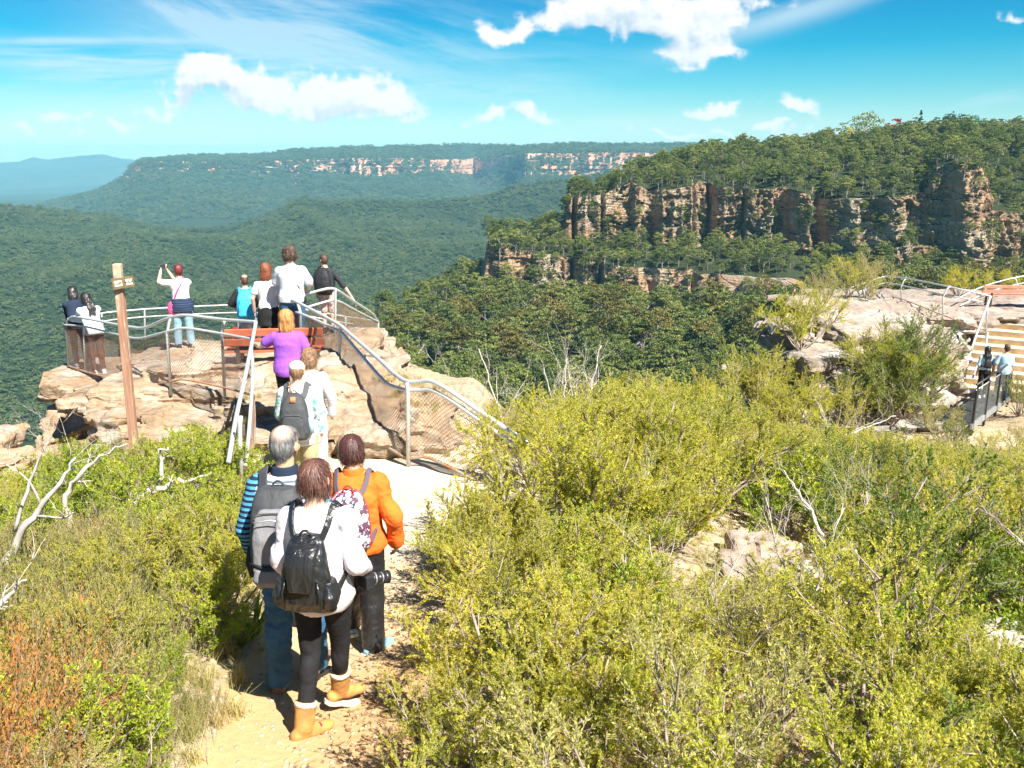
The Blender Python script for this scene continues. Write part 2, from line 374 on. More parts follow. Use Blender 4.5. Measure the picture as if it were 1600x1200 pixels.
# ---- headland on the right (forested plateau with two tiers of sandstone cliff)
HK = {
 300:  [(820,200),(760,300),(720,360),(705,385),(703,395),(702,405),(701,415),(700,425),(699,435),(0,0)],
 470:  [(800,200),(680,300),(620,360),(590,385),(588,395),(585,405),(583,415),(581,425),(580,435),(0,0)],
 560:  [(780,200),(650,290),(570,365),(545,400),(538,410),(530,420),(522,430),(516,440),(512,450),(0,0)],
 640:  [(770,200),(645,290),(565,365),(518,405),(508,415),(497,428),(487,440),(479,450),(474,460),(0,0)],
 700:  [(770,200),(640,290),(560,365),(492,425),(480,436),(467,450),(456,462),(448,475),(443,485),(0,0)],
 752:  [(770,200),(640,290),(555,365),(475,440),(455,455),(440,465),(430,475),(422,490),(418,500),(0,0)],
 764:  [(770,200),(640,290),(550,365),(465,455),(376,461),(374,480),(373,488),(372,500),(371,510),(0,0)],
 830:  [(770,200),(640,290),(545,365),(470,455),(392,461),(382,490),(376,500),(372,510),(370,525),(0,0)],
 878:  [(770,200),(640,290),(540,360),(475,450),(402,456),(380,490),(352,496),(350,510),(349,530),(0,0)],
 892:  [(770,200),(640,290),(540,360),(475,450),(405,456),(384,490),(308,496),(306,510),(306,530),(0,0)],
 940:  [(770,200),(640,290),(540,355),(478,442),(412,448),(380,490),(303,496),(304,510),(304,530),(0,0)],
 985:  [(770,200),(640,290),(540,355),(480,438),(415,444),(382,488),(284,494),(285,510),(286,545),(0,0)],
 1012: [(770,200),(640,290),(540,350),(482,432),(418,438),(382,484),(298,490),(282,540),(270,620),(0,0)],
 1100: [(770,200),(640,280),(540,340),(486,415),(428,421),(388,465),(288,471),(268,530),(253,620),(0,0)],
 1180: [(770,200),(640,270),(540,325),(488,405),(436,411),(394,452),(296,458),(266,530),(246,620),(0,0)],
 1230: [(770,200),(640,265),(540,320),(486,398),(442,403),(398,442),(296,448),(262,520),(243,620),(0,0)],
 1300: [(770,200),(640,260),(540,310),(470,390),(455,395),(404,432),(312,438),(257,510),(232,620),(0,0)],
 1400: [(770,200),(640,260),(540,310),(458,380),(452,385),(410,424),(306,430),(252,505),(218,620),(0,0)],
 1440: [(770,200),(640,260),(540,310),(457,379),(451,384),(410,422),(300,428),(252,502),(215,620),(0,0)],
 1462: [(770,200),(640,260),(540,310),(456,378),(450,382),(410,419),(262,425),(252,500),(212,620),(0,0)],
 1486: [(770,200),(640,260),(540,310),(456,378),(450,382),(410,418),(252,424),(250,450),(212,620),(0,0)],
 1510: [(770,200),(640,260),(540,310),(456,378),(450,382),(412,420),(255,426),(250,450),(212,620),(0,0)],
 1526: [(770,200),(640,260),(540,310),(456,378),(450,382),(412,428),(325,434),(252,500),(214,620),(0,0)],
 1600: [(770,200),(640,260),(540,310),(456,378),(450,382),(415,420),(335,426),(250,500),(214,620),(0,0)],
 1800: [(770,200),(640,250),(540,300),(456,360),(450,364),(415,400),(325,406),(250,480),(216,600),(0,0)],
 2100: [(770,180),(640,230),(540,280),(456,330),(450,334),(415,370),(325,376),(250,450),(216,560),(0,0)],
}
for k, v in HK.items():
    d = v[8][1]
    zc = float(ray(k, v[8][0])[1]) * d
    d2 = d + 260; z2 = zc - (120 if k < 990 else 30)
    # py for a wanted height z2 at depth d2
    q = z2 / d2; vv = (q * CT + ST) / (CT - q * ST); v[9] = (600 - vv * F_PX, d2)
HX, HY, HZ, HS, hcx = sheet(HK, 10, [20, 36, 36, 60, 30, 90, 24, 26, 20], 1500)
cl1 = ((HS >= 3) & (HS <= 4)); cl2 = ((HS >= 5) & (HS <= 6))
cw = np.exp(-np.maximum(0, np.abs(HS - 3.5) - 0.5) * 9) * np.clip((hcx[:, None] - 745) / 30, 0, 1) * np.clip((1150 - hcx[:, None]) / 200, 0, 1) + \
     np.exp(-np.maximum(0, np.abs(HS - 5.5) - 0.5) * 6) * np.clip((hcx[:, None] - 870) / 25, 0, 1)
cw = np.clip(cw, 0, 1)
ux = hcx[:, None] / 2.7 + HZ * 0  # ~metres along the cliff
b1 = vnoise(ux / 30.0, 3.1 + HZ * 0.002, (HS > 4.5) * 7.0); b2 = vnoise(ux / 12.0, 8.1 + HZ * 0.004, (HS > 4.5) * 5.0)
but = np.tanh(b1 * 2.6) * 1.5 + np.tanh(b2 * 2.4) * .7 - 1.3 * np.exp(-(vnoise(ux / 17.0, 1.0, 4.0) / .10) ** 2)      # buttresses with dark gullies between them
but = but + 0.25 * (1 - 2 * np.abs(vnoise(ux / 5.5 + 40, HZ * .01, 1.7)))
jit = vnoise(ux / 9, HZ * 0.02, 11.0) * 3
stp = vnoise(ux / 40.0, np.floor((HZ + jit) / 4.2) * 0.77, 5.0) * 2.6 + vnoise(ux / 12.0, np.floor((HZ + jit * .4) / 1.5) * 0.7, 6.0) * 1.1   # ledges
blk = vnoise(np.floor(ux / 2.6 + vnoise(ux / 7, HZ / 6, 2) * .8), np.floor(HZ / 4.2 + vnoise(ux / 6, 4.0, 2) * 1.2), 9.0) * 1.1
rough = fbm(ux / 2.2, HZ / 1.6, 3.0, 4) * 1.3
disp = cw * (but * 7.5 - 1 + stp + blk + rough)
HY = HY - disp
fw = 1 - cw
HZ = HZ + fw * (fbm(HX / 40, HY / 40, 2.0, 4) * 5.0 + fbm(HX / 9, HY / 9, 4.0, 3) * 1.0) * np.clip(HS, 0, 1)
hv = np.stack([HX, HY, HZ], -1).reshape(-1, 3)
hf = grid_faces(*HX.shape)
o = obj('headland', mesh_np('headland', hv, hf, M_HEAD, smooth=True)); tag(o, kind='structure')

# ---- middle valley ridge
BK = {}
bx = [-700,-300,0,100,180,220,340,400,440,470,560,650,700,760,800,880,950,1010,1100,1300]
bcrest = [312,308,320,331,341,351,354,344,326,310,312,314,309,303,290,281,274,268,268,268]
for x_, c_ in zip(bx, bcrest):
    cd = 2000 + (x_ - 0) * 0.45 if x_ < 900 else 2400
    BK[x_] = [(900, 420), (720, 560), (600, 780), (500, 1080), (430, 1380), (385, 1650), (c_ + (10 if c_ > 340 else 22), cd - 120), (c_, cd), (c_ + 30 if x_ < 500 else c_ + 20, cd + 900)]
BX_, BY_, BZ_, BS_, bcx = sheet(BK, 9, [14, 22, 30, 34, 34, 30, 16, 16], 420)
und = (fbm(BX_ / 330 + 3, BY_ / 520, 1.0, 4) * 34 + ridged(BX_ / 260 + BY_ / 900, BY_ / 700, 2.0, 3) * 22) * np.clip(BS_ / 1.5, 0, 1) * np.where(BS_ > 6.4, 0.35, 1.0)
BZ_ = BZ_ + und
o = obj('valley_slope', mesh_np('valley_slope', np.stack([BX_, BY_, BZ_], -1).reshape(-1, 3), grid_faces(*BX_.shape), M_VALLEY, True)); tag(o, kind='structure')

# ---- long far escarpment with a pale cliff band
CK = {}
cxk = [-60, 60, 150, 205, 224, 232, 290, 360, 420, 460, 490, 560, 640, 672, 740, 800, 820, 900, 1000, 1075, 1300, 1700]
ctop = [345, 322, 300, 276, 256, 250, 244, 243, 240, 234, 233, 229, 228, 228, 225, 228, 228, 225, 225, 226, 226, 226]
cbt  = [346, 324, 303, 280, 262, 252, 252, 253, 252, 250, 249, 247, 247, 250, 248, 246, 240, 240, 238, 240, 240, 240]
cbb  = [347, 326, 306, 284, 270, 268, 268, 264, 264, 268, 271, 273, 270, 264, 270, 266, 266, 274, 272, 262, 262, 262]
for x_, a_, b_, c_ in zip(cxk, ctop, cbt, cbb):
    dpt = 4300 if x_ < 660 else (4300 + min(1, (x_ - 660) / 80) * 900 if x_ < 800 else 3900)
    if 800 <= x_ < 820: dpt = 4300
    CK[x_] = [(420, 2500), (365 if x_ > 200 else 372, 2900), (330 if x_ > 200 else 356, 3300), (max(c_ + 22, 296), dpt - 500), (c_ + 3, dpt - 90), (b_, dpt), (a_, dpt + 500), (a_ + 8, dpt + 1800)]
CX_, CY_, CZ_, CS_, ccx = sheet(CK, 8, [6, 14, 30, 40, 60, 26, 10], 900)
ccw = np.exp(-np.maximum(0, np.abs(CS_ - 4.5) - .5) * 4)
uu = ccx[:, None] * 3.0
CY_ = CY_ - (ridged(uu / 170, CS_ * .2, 3.0, 4) * 110 + ridged(uu / 60, CZ_ / 90, 4.0, 3) * 34 + vnoise(uu / 200, np.floor(CZ_ / 16) * .7, 1.0) * 14) * ccw - ridged(uu / 420, CS_ * .35, 8.0, 4) * 160 * sstep(1.2, 3.5, CS_) * (1 - ccw)
CZ_ = CZ_ + fbm(CX_ / 260, CY_ / 260, 3.3, 4) * 34 * np.clip(CS_ - .5, 0, 1) * (1 - ccw) * np.where(CS_ > 5.2, .12, 1)
o = obj('escarpment', mesh_np('escarpment', np.stack([CX_, CY_, CZ_], -1).reshape(-1, 3), grid_faces(*CX_.shape), M_FARCLIFF, True)); tag(o, kind='structure')

# ---- farthest blue range and the flat country in front of it
DK = {}
dx = [-900, -500, -200, 0, 60, 100, 130, 165, 190, 230, 300, 500, 900, 1700]
dt = [256, 250, 251, 254, 251, 246, 243, 243, 248, 253, 256, 256, 257, 257]
for x_, a_ in zip(dx, dt):
    DK[x_] = [(400, 2400), (345, 3600), (318, 5200), (304, 7600), (292, 9600), (262 if a_ < 252 else 266, 10700), (a_, 11200), (a_ + 6, 15000)]
DX_, DY_, DZ_, DS_, dcx = sheet(DK, 8, [6, 10, 14, 16, 34, 16, 4], 500)
DZ_ = DZ_ + (ridged(DX_ / 900, DY_ / 1200, 5.0, 5) * 70 * sstep(3.2, 4.6, DS_) * (DS_ < 5.9) + fbm(DX_ / 700, DY_ / 900, 6.0, 4) * 30 * (DS_ < 4)) * 0.9
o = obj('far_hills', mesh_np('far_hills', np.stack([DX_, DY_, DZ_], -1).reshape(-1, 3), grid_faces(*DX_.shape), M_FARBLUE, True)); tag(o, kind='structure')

# ------------------------------------------------------------------ the air
hz = MB(); hz.box((0, 7400, -395), (24000, 15800, 1110))
m, t, out = new_mat('haze'); pv = t.node('ShaderNodeVolumePrincipled'); t.set(pv, 'Color', (.30, .76, 1.0)); t.set(pv, 'Density', 7.5e-5); t.set(pv, 'Anisotropy', -0.05); pv.inputs['Density Attribute'].default_value = ''; pv.inputs['Temperature Attribute'].default_value = ''
t.l.new(pv.outputs[0], out.inputs['Volume'])
o = hz.build('haze', m); tag(o, 'pale blue air between the near rocks and the far ranges', 'haze', kind='stuff')
# ------------------------------------------------------------------ foliage materials
def leaf_mat(name, lo, mid, hi, trans=0.35, rough=0.55, spec=0.35, patch=0.5, tip=None, tipz=(0.5, 1.0), randw=0.6, vari=0.35):
    """leaf colour varies per plant (random), in soft patches and per leaf"""
    m, t, out = new_mat(name)
    oi = t.node('ShaderNodeObjectInfo').outputs['Random']; geo = t.node('ShaderNodeNewGeometry')
    n = t.noise(geo.outputs['Position'], patch, 3, .6)
    isl = geo.outputs['Random Per Island']
    f = t.math('ADD', t.math('MULTIPLY', oi, randw), t.math('ADD', t.math('MULTIPLY', n, 1 - randw), t.math('MULTIPLY', t.math('SUBTRACT', isl, .5), vari)))
    col = t.ramp(f, [(0.15, lo), (0.5, mid), (0.9, hi)])
    if tip:
        z = t.node('ShaderNodeSeparateXYZ'); t.set(z, 0, t.node('ShaderNodeTexCoord').outputs['Object'])
        tf = t.math('MULTIPLY', t.ramp(z.outputs[2], [(tipz[0], 0), (tipz[1], 1)]), t.ramp(t.math('ADD', n, t.math('MULTIPLY', t.math('SUBTRACT', isl, .5), .5)), [(.42, 0), (.6, 1)]))
        col = t.mix(tf, col, tip)
    b = t.node('ShaderNodeBsdfPrincipled'); t.set(b, 'Base Color', col); t.set(b, 'Roughness', rough); t.set(b, 'Specular IOR Level', spec)
    tr = t.node('ShaderNodeBsdfTranslucent'); t.set(tr, 'Color', t.mix(1.0, col, (1.15, 1.25, .6), 'MULTIPLY'))
    mx = t.node('ShaderNodeMixShader'); t.set(mx, 0, trans); t.l.new(b.outputs[0], mx.inputs[1]); t.l.new(tr.outputs[0], mx.inputs[2])
    t.l.new(mx.outputs[0], out.inputs['Surface']); return m
def bark_mat(name, a, b, sc=8):
    if name in MATS: return MATS[name]
    m, t, out = new_mat(name); tc = t.node('ShaderNodeTexCoord').outputs['Object']
    n = t.noise(t.mapping(tc, (1, 1, .25)), sc, 5, .7); oi = t.node('ShaderNodeObjectInfo').outputs['Random']
    pbsdf(t, out, t.mix(t.math('MULTIPLY', oi, .35), t.ramp(n, [(.35, a), (.65, b)]), tuple(c * .7 for c in a)), .85, 0, .2, t.bump(n, .6, .01)); return m
M_GUM = leaf_mat('gum_leaves', (.052, .084, .020), (.135, .170, .038), (.26, .27, .072), .3, patch=.03)
M_GUM2 = leaf_mat('olive_gum_leaves', (.055, .062, .012), (.125, .118, .024), (.23, .19, .05), .3, patch=.03)
M_FARTREE = leaf_mat('valley_leaves', (.034, .065, .026), (.095, .135, .050), (.19, .21, .08), .25, patch=.008, randw=.38)
M_TRUNK = bark_mat('gum_bark', (.42, .38, .32), (.22, .18, .14), 1.2)

def leaf_quads(C, N, L, W, rng, fold=0.0, roll=None):
    """diamond leaves: centres C, axis directions N (unit), length L, width W"""
    n = len(C); r = rng.normal(size=(n, 3)); s = np.cross(N, r); s /= np.linalg.norm(s, axis=1)[:, None] + 1e-9
    L = np.broadcast_to(L, n)[:, None]; W = np.broadcast_to(W, n)[:, None]
    v = np.stack([C - N * L * .5, C + s * W * .5 + N * L * .08, C + N * L * .5, C - s * W * .5 + N * L * .08], 1)
    return v.reshape(-1, 3), np.arange(n * 4).reshape(n, 4)

def crown_proto(seed, R=4.2, H=11.0, nclump=22, nleaf=26, leaf=.95, trunk=True, spread=0.5, shape='gum'):
    """one tree: trunk with limbs (material 1) and a crown of leaf clumps (material 0), base at origin"""
    rng = np.random.default_rng(seed); V, Fc, MI = [], [], []
    def addf(v, f, mi):
        b = sum(len(x) for x in V); V.append(v); Fc.append(f + b); MI.append(np.full(len(f), mi))
    cc = []
    for i in range(nclump):
        if shape == 'cone':
            h = rng.uniform(.12, 1) ; rr = (1 - h) * R * rng.uniform(.5, 1); a = rng.uniform(0, 6.28)
            cc.append((rr * math.cos(a), rr * math.sin(a), h * H, R * .28 * (1.1 - h * .7)))
        else:
            a = i * 2.4 + rng.uniform(-.4, .4); q = math.sqrt((i + .5) / nclump); rr = R * q * rng.uniform(.8, 1.0)
            h = H * (0.97 - 0.30 * q * q + rng.uniform(-.09, .05) - (0.18 if i % 3 == 0 else 0))
            cc.append((rr * math.cos(a), rr * math.sin(a), h, R * rng.uniform(.24, .40)))
    for (x, y, z, r) in cc:
        n = max(6, int(nleaf * rng.uniform(.7, 1.2)))
        d = rng.normal(size=(n, 3)); d /= np.linalg.norm(d, axis=1)[:, None]; d[:, 2] = np.abs(d[:, 2]) * 1.0 - .25
        rad = r * rng.uniform(.55, 1.05, (n, 1))
        C = np.array([x, y, z]) + d * rad * np.array([1, 1, .62])
        nn = np.cross(d, rng.normal(size=(n, 3))); nn /= np.linalg.norm(nn, axis=1)[:, None]
        v, f = leaf_quads(C, nn, leaf * rng.uniform(.7, 1.2, n), leaf * .75, rng)
        addf(v, f, 0)
    if trunk:
        def seg(p, q, r0, r1):
            p, q = np.array(p, float), np.array(q, float); dd = q - p; a = np.cross(dd, [0.3, 1, .2]); a /= np.linalg.norm(a); b = np.cross(dd, a); b /= np.linalg.norm(b)
            vs = [];
            for (c, r) in ((p, r0), (q, r1)):
                for k in range(4): th = k * math.pi / 2; vs.append(c + (a * math.cos(th) + b * math.sin(th)) * r)
            fs = np.array([(k, (k + 1) % 4, 4 + (k + 1) % 4, 4 + k) for k in range(4)]); addf(np.array(vs), fs, 1)
        lean = rng.normal(size=2) * .35; top = (lean[0], lean[1], H * .62)
        seg((0, 0, -1.5), (lean[0] * .5, lean[1] * .5, H * .35), .20, .16); seg((lean[0] * .5, lean[1] * .5, H * .35), top, .16, .11)
        for c in cc[::3]: seg((lean[0] * .7, lean[1] * .7, H * rng.uniform(.36, .6)), (c[0] * .85, c[1] * .85, c[2] - .2), .085, .04)
    return np.concatenate(V), np.concatenate(Fc), np.concatenate(MI)

def dead_proto(seed, H=11):
    rng = np.random.default_rng(seed); mb = MB()
    def br(p, d, L, r, k):
        q = p + d * L; mid = p + d * L * .5 + Vector(rng.normal(size=3)) * L * .05
        mb.tube([p, mid, q], [r, r * .8, r * .6], 4, False)
        if k <= 0: return
        for i in range(rng.integers(2, 4)):
            nd = (d + Vector(rng.normal(size=3)) * .45 + Vector((0, 0, .15))).normalized(); br(p + d * L * rng.uniform(.6, 1), nd, L * rng.uniform(.45, .7), r * .55, k - 1)
    br(Vector((0, 0, -1)), Vector((0.05, 0, 1)).normalized(), H * .5, .19, 3)
    tri = [f for f in mb.f]; return np.array(mb.v), np.array(tri), np.ones(len(tri), int)

def scatter_object(name, protos, pts, scale, rotz, idx, mats, label=None, cat=None, kind='stuff', rotm=None):
    """ONE object: its mesh holds the plant shapes and the planting points; a node modifier sets the shapes on the points"""
    V, Fc, MI, PID = [], [], [], []; b = 0
    for k, (v, f, mi) in enumerate(protos):
        V.append(v); Fc.append(f + b); MI.append(mi); PID.append(np.full(len(v), k + 1)); b += len(v)
    n = len(pts); V.append(np.asarray(pts)); PID.append(np.zeros(n))
    V = np.concatenate(V); F4 = np.concatenate(Fc); PID = np.concatenate(PID); nb = len(V) - n
    sc = np.ones(len(V)); sc[nb:] = scale; rz = np.zeros((len(V), 3)); rz[nb:, 2] = rotz
    if rotm is not None: rz[nb:, :2] = rotm
    ii = np.zeros(len(V)); ii[nb:] = idx
    me = mesh_np(name, V, F4, mats=mats, mat_idx=np.concatenate(MI), attrs={
        'pid': ('POINT', 'INT', PID), 'psc': ('POINT', 'FLOAT', sc), 'prot': ('POINT', 'FLOAT_VECTOR', rz), 'pidx': ('POINT', 'INT', ii)})
    o = obj(name, me); tag(o, label, cat, kind=kind)
    g = bpy.data.node_groups.new(name, 'GeometryNodeTree')
    g.interface.new_socket('Geometry', in_out='INPUT', socket_type='NodeSocketGeometry'); g.interface.new_socket('Geometry', in_out='OUTPUT', socket_type='NodeSocketGeometry')
    N, L = g.nodes, g.links; gi = N.new('NodeGroupInput'); go = N.new('NodeGroupOutput')
    def attr(nm, typ):
        a = N.new('GeometryNodeInputNamedAttribute'); a.data_type = typ; a.inputs['Name'].default_value = nm; return a.outputs[0]
    pid = attr('pid', 'INT')
    def sep(k):
        c = N.new('FunctionNodeCompare'); c.data_type = 'INT'; c.operation = 'EQUAL'; L.new(pid, c.inputs[2]); c.inputs[3].default_value = k
        s_ = N.new('GeometryNodeSeparateGeometry'); s_.domain = 'POINT'; L.new(gi.outputs[0], s_.inputs[0]); L.new(c.outputs[0], s_.inputs[1]); return s_.outputs[0]
    gti = N.new('GeometryNodeGeometryToInstance')
    for k in range(len(protos), 0, -1): L.new(sep(k), gti.inputs[0])
    iop = N.new('GeometryNodeInstanceOnPoints'); L.new(sep(0), iop.inputs['Points']); L.new(gti.outputs[0], iop.inputs['Instance'])
    iop.inputs['Pick Instance'].default_value = True; L.new(attr('pidx', 'INT'), iop.inputs['Instance Index'])
    L.new(attr('prot', 'FLOAT_VECTOR'), iop.inputs['Rotation']); L.new(attr('psc', 'FLOAT'), iop.inputs['Scale'])
    L.new(iop.outputs[0], go.inputs[0]); md = o.modifiers.new('plants', 'NODES'); md.node_group = g
    return o

def sheet_points(X, Y, Z, S, spacing, rng, keep=None):
    """random points on a sheet, about one per spacing^2 of ground"""
    A = np.stack([X, Y, Z], -1); e1 = A[1:, :-1] - A[:-1, :-1]; e2 = A[:-1, 1:] - A[:-1, :-1]; nn = np.cross(e1, e2)
    area = np.linalg.norm(nn, axis=-1); slope = np.abs(nn[..., 2]) / (area + 1e-9); w_ = area.copy()
    if keep is not None: w_ = w_ * keep(A[:-1, :-1], slope, S[:-1, :-1])
    n = int(w_.sum() / spacing ** 2); p = (w_ / w_.sum()).ravel()
    ch = rng.choice(p.size, n, p=p); i, j = np.unravel_index(ch, w_.shape); a, b = rng.random(n)[:, None], rng.random(n)[:, None]
    return A[i, j] + e1[i, j] * a + e2[i, j] * b, S[i, j]
def in_view(p, m=0.12, px0=-1, px1=2):
    q = p[:, 0] / p[:, 1]; return (q > -.66 - m) & (q < .66 + m)

rng = np.random.default_rng(5)
GUMS = [crown_proto(s_, R=r_, H=h_, nclump=c_, nleaf=38, leaf=.58) for s_, r_, h_, c_ in ((1, 3.4, 11, 24), (2, 3.9, 12, 30), (3, 2.8, 9, 20), (4, 4.3, 12.5, 34), (5, 3.1, 13, 22))]
DEAD = [dead_proto(3), dead_proto(8, 13)]
CONES = [crown_proto(31, R=2.6, H=12, nclump=46, nleaf=24, leaf=.5, shape='cone')]
LOW = [crown_proto(s_, R=r_, H=h_, nclump=12, nleaf=18, leaf=1.25, trunk=False) for s_, r_, h_ in ((11, 4.2, 8), (12, 5.0, 9), (13, 3.6, 8))]
# forest of the middle valley
pts, sg = sheet_points(BX_, BY_, BZ_, BS_, 8.2, rng, lambda a, s, g: (g > .8) & (g < 7.0) & (np.abs(a[..., 0] / a[..., 1]) < .80) & (a[..., 0] / a[..., 1] < .35))
d_ = pts[:, 1]; n = len(pts)
scatter_object('valley_forest', LOW, pts - [0, 0, 3.5], rng.uniform(.75, 1.35, n) * np.clip(.85 + (d_ - 900) / 5000, .8, 1.1), rng.uniform(0, 6.28, n), rng.integers(0, 3, n), [M_FARTREE, M_TRUNK],
    'hazy grey-green forest covering the rolling middle valley', 'forest')
# forest of the far escarpment
pts, sg = sheet_points(CX_, CY_, CZ_, CS_, 17, rng, lambda a, s, g: (g > 1.4) & (g < 6) & ((s > .6) | ((vnoise(a[..., 0] / 60, a[..., 2] / 20, 3.) > .45))) & (a[..., 0] / a[..., 1] < .35))
n = len(pts)
scatter_object('far_forest', LOW, pts - [0, 0, 8], rng.uniform(1.5, 2.6, n), rng.uniform(0, 6.28, n), rng.integers(0, 3, n), [M_FARTREE, M_TRUNK],
    'blue-green forest on the slopes of the long far escarpment', 'forest')
# forest of the headland: the trees that show largest are things of their own, the rest is one mass
pts, sg = sheet_points(HX, HY, HZ, HS, 4.9, rng, lambda a, s, g: ((s > .55) * 1.0 + (s <= .55) * (s > .25) * .25) * np.where(((g > 4.95) & (g < 6.02)) | ((g > 2.95) & (g < 4.02)), .45, 1.0) * (g > .5) * (g < 8.3) * (a[..., 0] / a[..., 1] > -.2) * (a[..., 0] / a[..., 1] < .68))
z1 = (pts[:, 2] / pts[:, 1]); n = len(pts); cp = (pts[:, 2] * ST * -1 + 0)
pyy = 600 - F_PX * ((pts[:, 2] * CT + pts[:, 1] * ST) / (pts[:, 1] * CT - pts[:, 2] * ST)); pxx = 800 + F_PX * pts[:, 0] / (pts[:, 1] * CT - pts[:, 2] * ST)
keep = (pyy < 700); pts, sg, pxx, pyy = pts[keep], sg[keep], pxx[keep], pyy[keep]; n = len(pts)
sz = rng.uniform(.55, 1.5, n); sz = np.where(sg > 4.0, sz * .78, sz) * np.where((sg > 2.8) & (sg < 7), .8, 1); sz = np.where(sg < 2.8, sz * 1.02, sz)
kind_ = rng.integers(0, 5, n); kind_ = np.where((rng.random(n) < .11) & (sg < 3.2), rng.integers(5, 7, n), kind_)
rz_ = rng.uniform(0, 6.28, n)
# candidates for single trees: near and clear of the shrubs
app = sz / pts[:, 1] * ((pyy < 600) & (pxx > 560) & (pxx < 1640)) * (pts[:, 1] < 620)
one = np.zeros(n, bool); one[np.argsort(-app)[:285]] = True
M_DEADW = bark_mat('bleached_wood', (.62, .58, .52), (.38, .34, .30), 3)
scatter_object('headland_forest', GUMS + DEAD, pts[~one] - [0, 0, .8], sz[~one], rz_[~one], kind_[~one], [M_GUM2 if False else M_GUM, M_TRUNK],
    'dense olive gum forest over the headland slopes and clifftop', 'forest')
print('trees', n, 'single', one.sum())
def tree_meshes(i, proto, mleaf, mtr):
    v, f, mi = proto; res = []
    for k, mt in ((0, mleaf), (1, mtr)):
        sel = f[mi == k]
        if len(sel) == 0: res.append(None); continue
        u, inv = np.unique(sel.ravel(), return_inverse=True); res.append(mesh_np('crown' if k == 0 else 'trunk', v[u], inv.reshape(sel.shape), mt))
    return res
TM = [tree_meshes(i, p, (M_GUM, M_GUM2)[i % 2], M_TRUNK) for i, p in enumerate(GUMS)] + [tree_meshes(i, p, M_GUM, M_DEADW) for i, p in enumerate(DEAD)]
def plant_tree(name, k, p, s, rz, label, cat, group, TMs=None):
    tr = thing(name, label, cat, p, rz, group); tr.scale = (s, s, s)
    for nm, me in zip(('crown', 'trunk'), (TMs or TM)[k]):
        if me: obj(nm, me, tr)
    return tr
for i in np.nonzero(one)[0]:
    k = int(kind_[i]); p = pts[i] - [0, 0, .8]
    if k >= 5: plant_tree('dead_tree', k, p, sz[i], rz_[i], 'bleached leafless dead tree standing in the green slope forest', 'dead tree', 'dead trees in the slope forest'); continue
    where = 'on the slope below the sandstone cliffs' if sg[i] < 3.2 else ('on the ledge between the two cliff tiers' if sg[i] < 5.2 else 'on top of the headland above the cliff')
    col_ = ('grey-green', 'olive-green')[k % 2]; size = ('broad' if k in (1, 3) else ('small' if k == 2 else 'slender'))
    plant_tree('gum_tree', k, p, sz[i], rz_[i], f'{size} {col_} gum tree in the forest {where}', 'tree', 'gum trees of the headland forest')
# the few trees on the skyline that anyone would point at
def ground_head(px, d):
    a = (px - 800) / F_PX
    j = np.argmin(np.abs(HX / HY - float(ray(px, 220)[0])) + np.abs(HY - d) * .01 + (HS < 6.8) * 9); return Vector((HX.flat[j], HY.flat[j], HZ.flat[j]))
def special(px, py_top, d, proto, mat, H, label, name='tree', sc=1.0):
    g_ = ground_head(px, d); top = P(px, py_top, g_.y); s_ = max(.3, (top.z - g_.z + .8) / H); T_ = [tree_meshes(0, proto, mat, M_TRUNK)]
    plant_tree(name, 0, (top.x, g_.y, g_.z - .8), s_ * sc, 1.0, label, 'tree', None, T_)
M_CON = leaf_mat('conifer_leaves', (.012, .03, .012), (.02, .045, .016), (.03, .06, .02), .1, patch=.1)
M_RED = leaf_mat('red_leaves', (.28, .02, .02), (.42, .03, .03), (.5, .06, .03), .2, patch=.2)
M_YEL = leaf_mat('yellow_leaves', (.5, .38, .02), (.65, .5, .03), (.7, .55, .05), .2, patch=.2)
M_BRG = leaf_mat('bright_green_leaves', (.03, .09, .02), (.05, .13, .03), (.09, .16, .04), .25, patch=.2)
special(1440, 172, 600, CONES[0], M_CON, 12, 'pointed dark conifer standing up from the clifftop skyline', 'conifer_tree')
special(1400, 184, 590, crown_proto(41, 2.3, 8, 16, 24, .5), M_RED, 8, 'small red-leaved tree on the clifftop near the pale roof', 'autumn_tree')
special(1328, 197, 590, crown_proto(42, 1.6, 9, 12, 22, .5), M_YEL, 9, 'narrow bright yellow tree on the clifftop skyline', 'autumn_tree')
special(1356, 177, 600, crown_proto(43, 5.2, 11, 40, 24, .55), M_GUM, 11, 'broad open-crowned gum left of the red-leaved tree on the skyline', 'gum_tree')
special(1318, 192, 600, crown_proto(49, 3.2, 11, 22, 24, .55), M_GUM, 11, 'rounded gum just left of the yellow tree on the skyline', 'gum_tree')
special(1486, 175, 610, crown_proto(44, 3.2, 11, 30, 26, .5), M_CON, 11, 'tall dark round-headed tree on the clifftop skyline', 'tree')
special(1503, 178, 615, crown_proto(45, 3.0, 11, 30, 26, .5), M_CON, 11, 'second dark round-headed tree just right of the tallest one', 'tree')
special(1522, 181, 600, crown_proto(46, 4.2, 11, 36, 26, .5), M_BRG, 11, 'bright green spreading tree on the clifftop skyline', 'tree')
special(1549, 185, 620, crown_proto(47, 1.8, 12, 34, 20, .5, shape='cone'), M_CON, 12, 'thin blue-green conifer right of the bright green tree', 'conifer_tree')
special(1572, 187, 620, crown_proto(48, 1.6, 12, 30, 20, .5, shape='cone'), M_CON, 12, 'smaller of the two conifers near the right end of the skyline', 'conifer_tree')
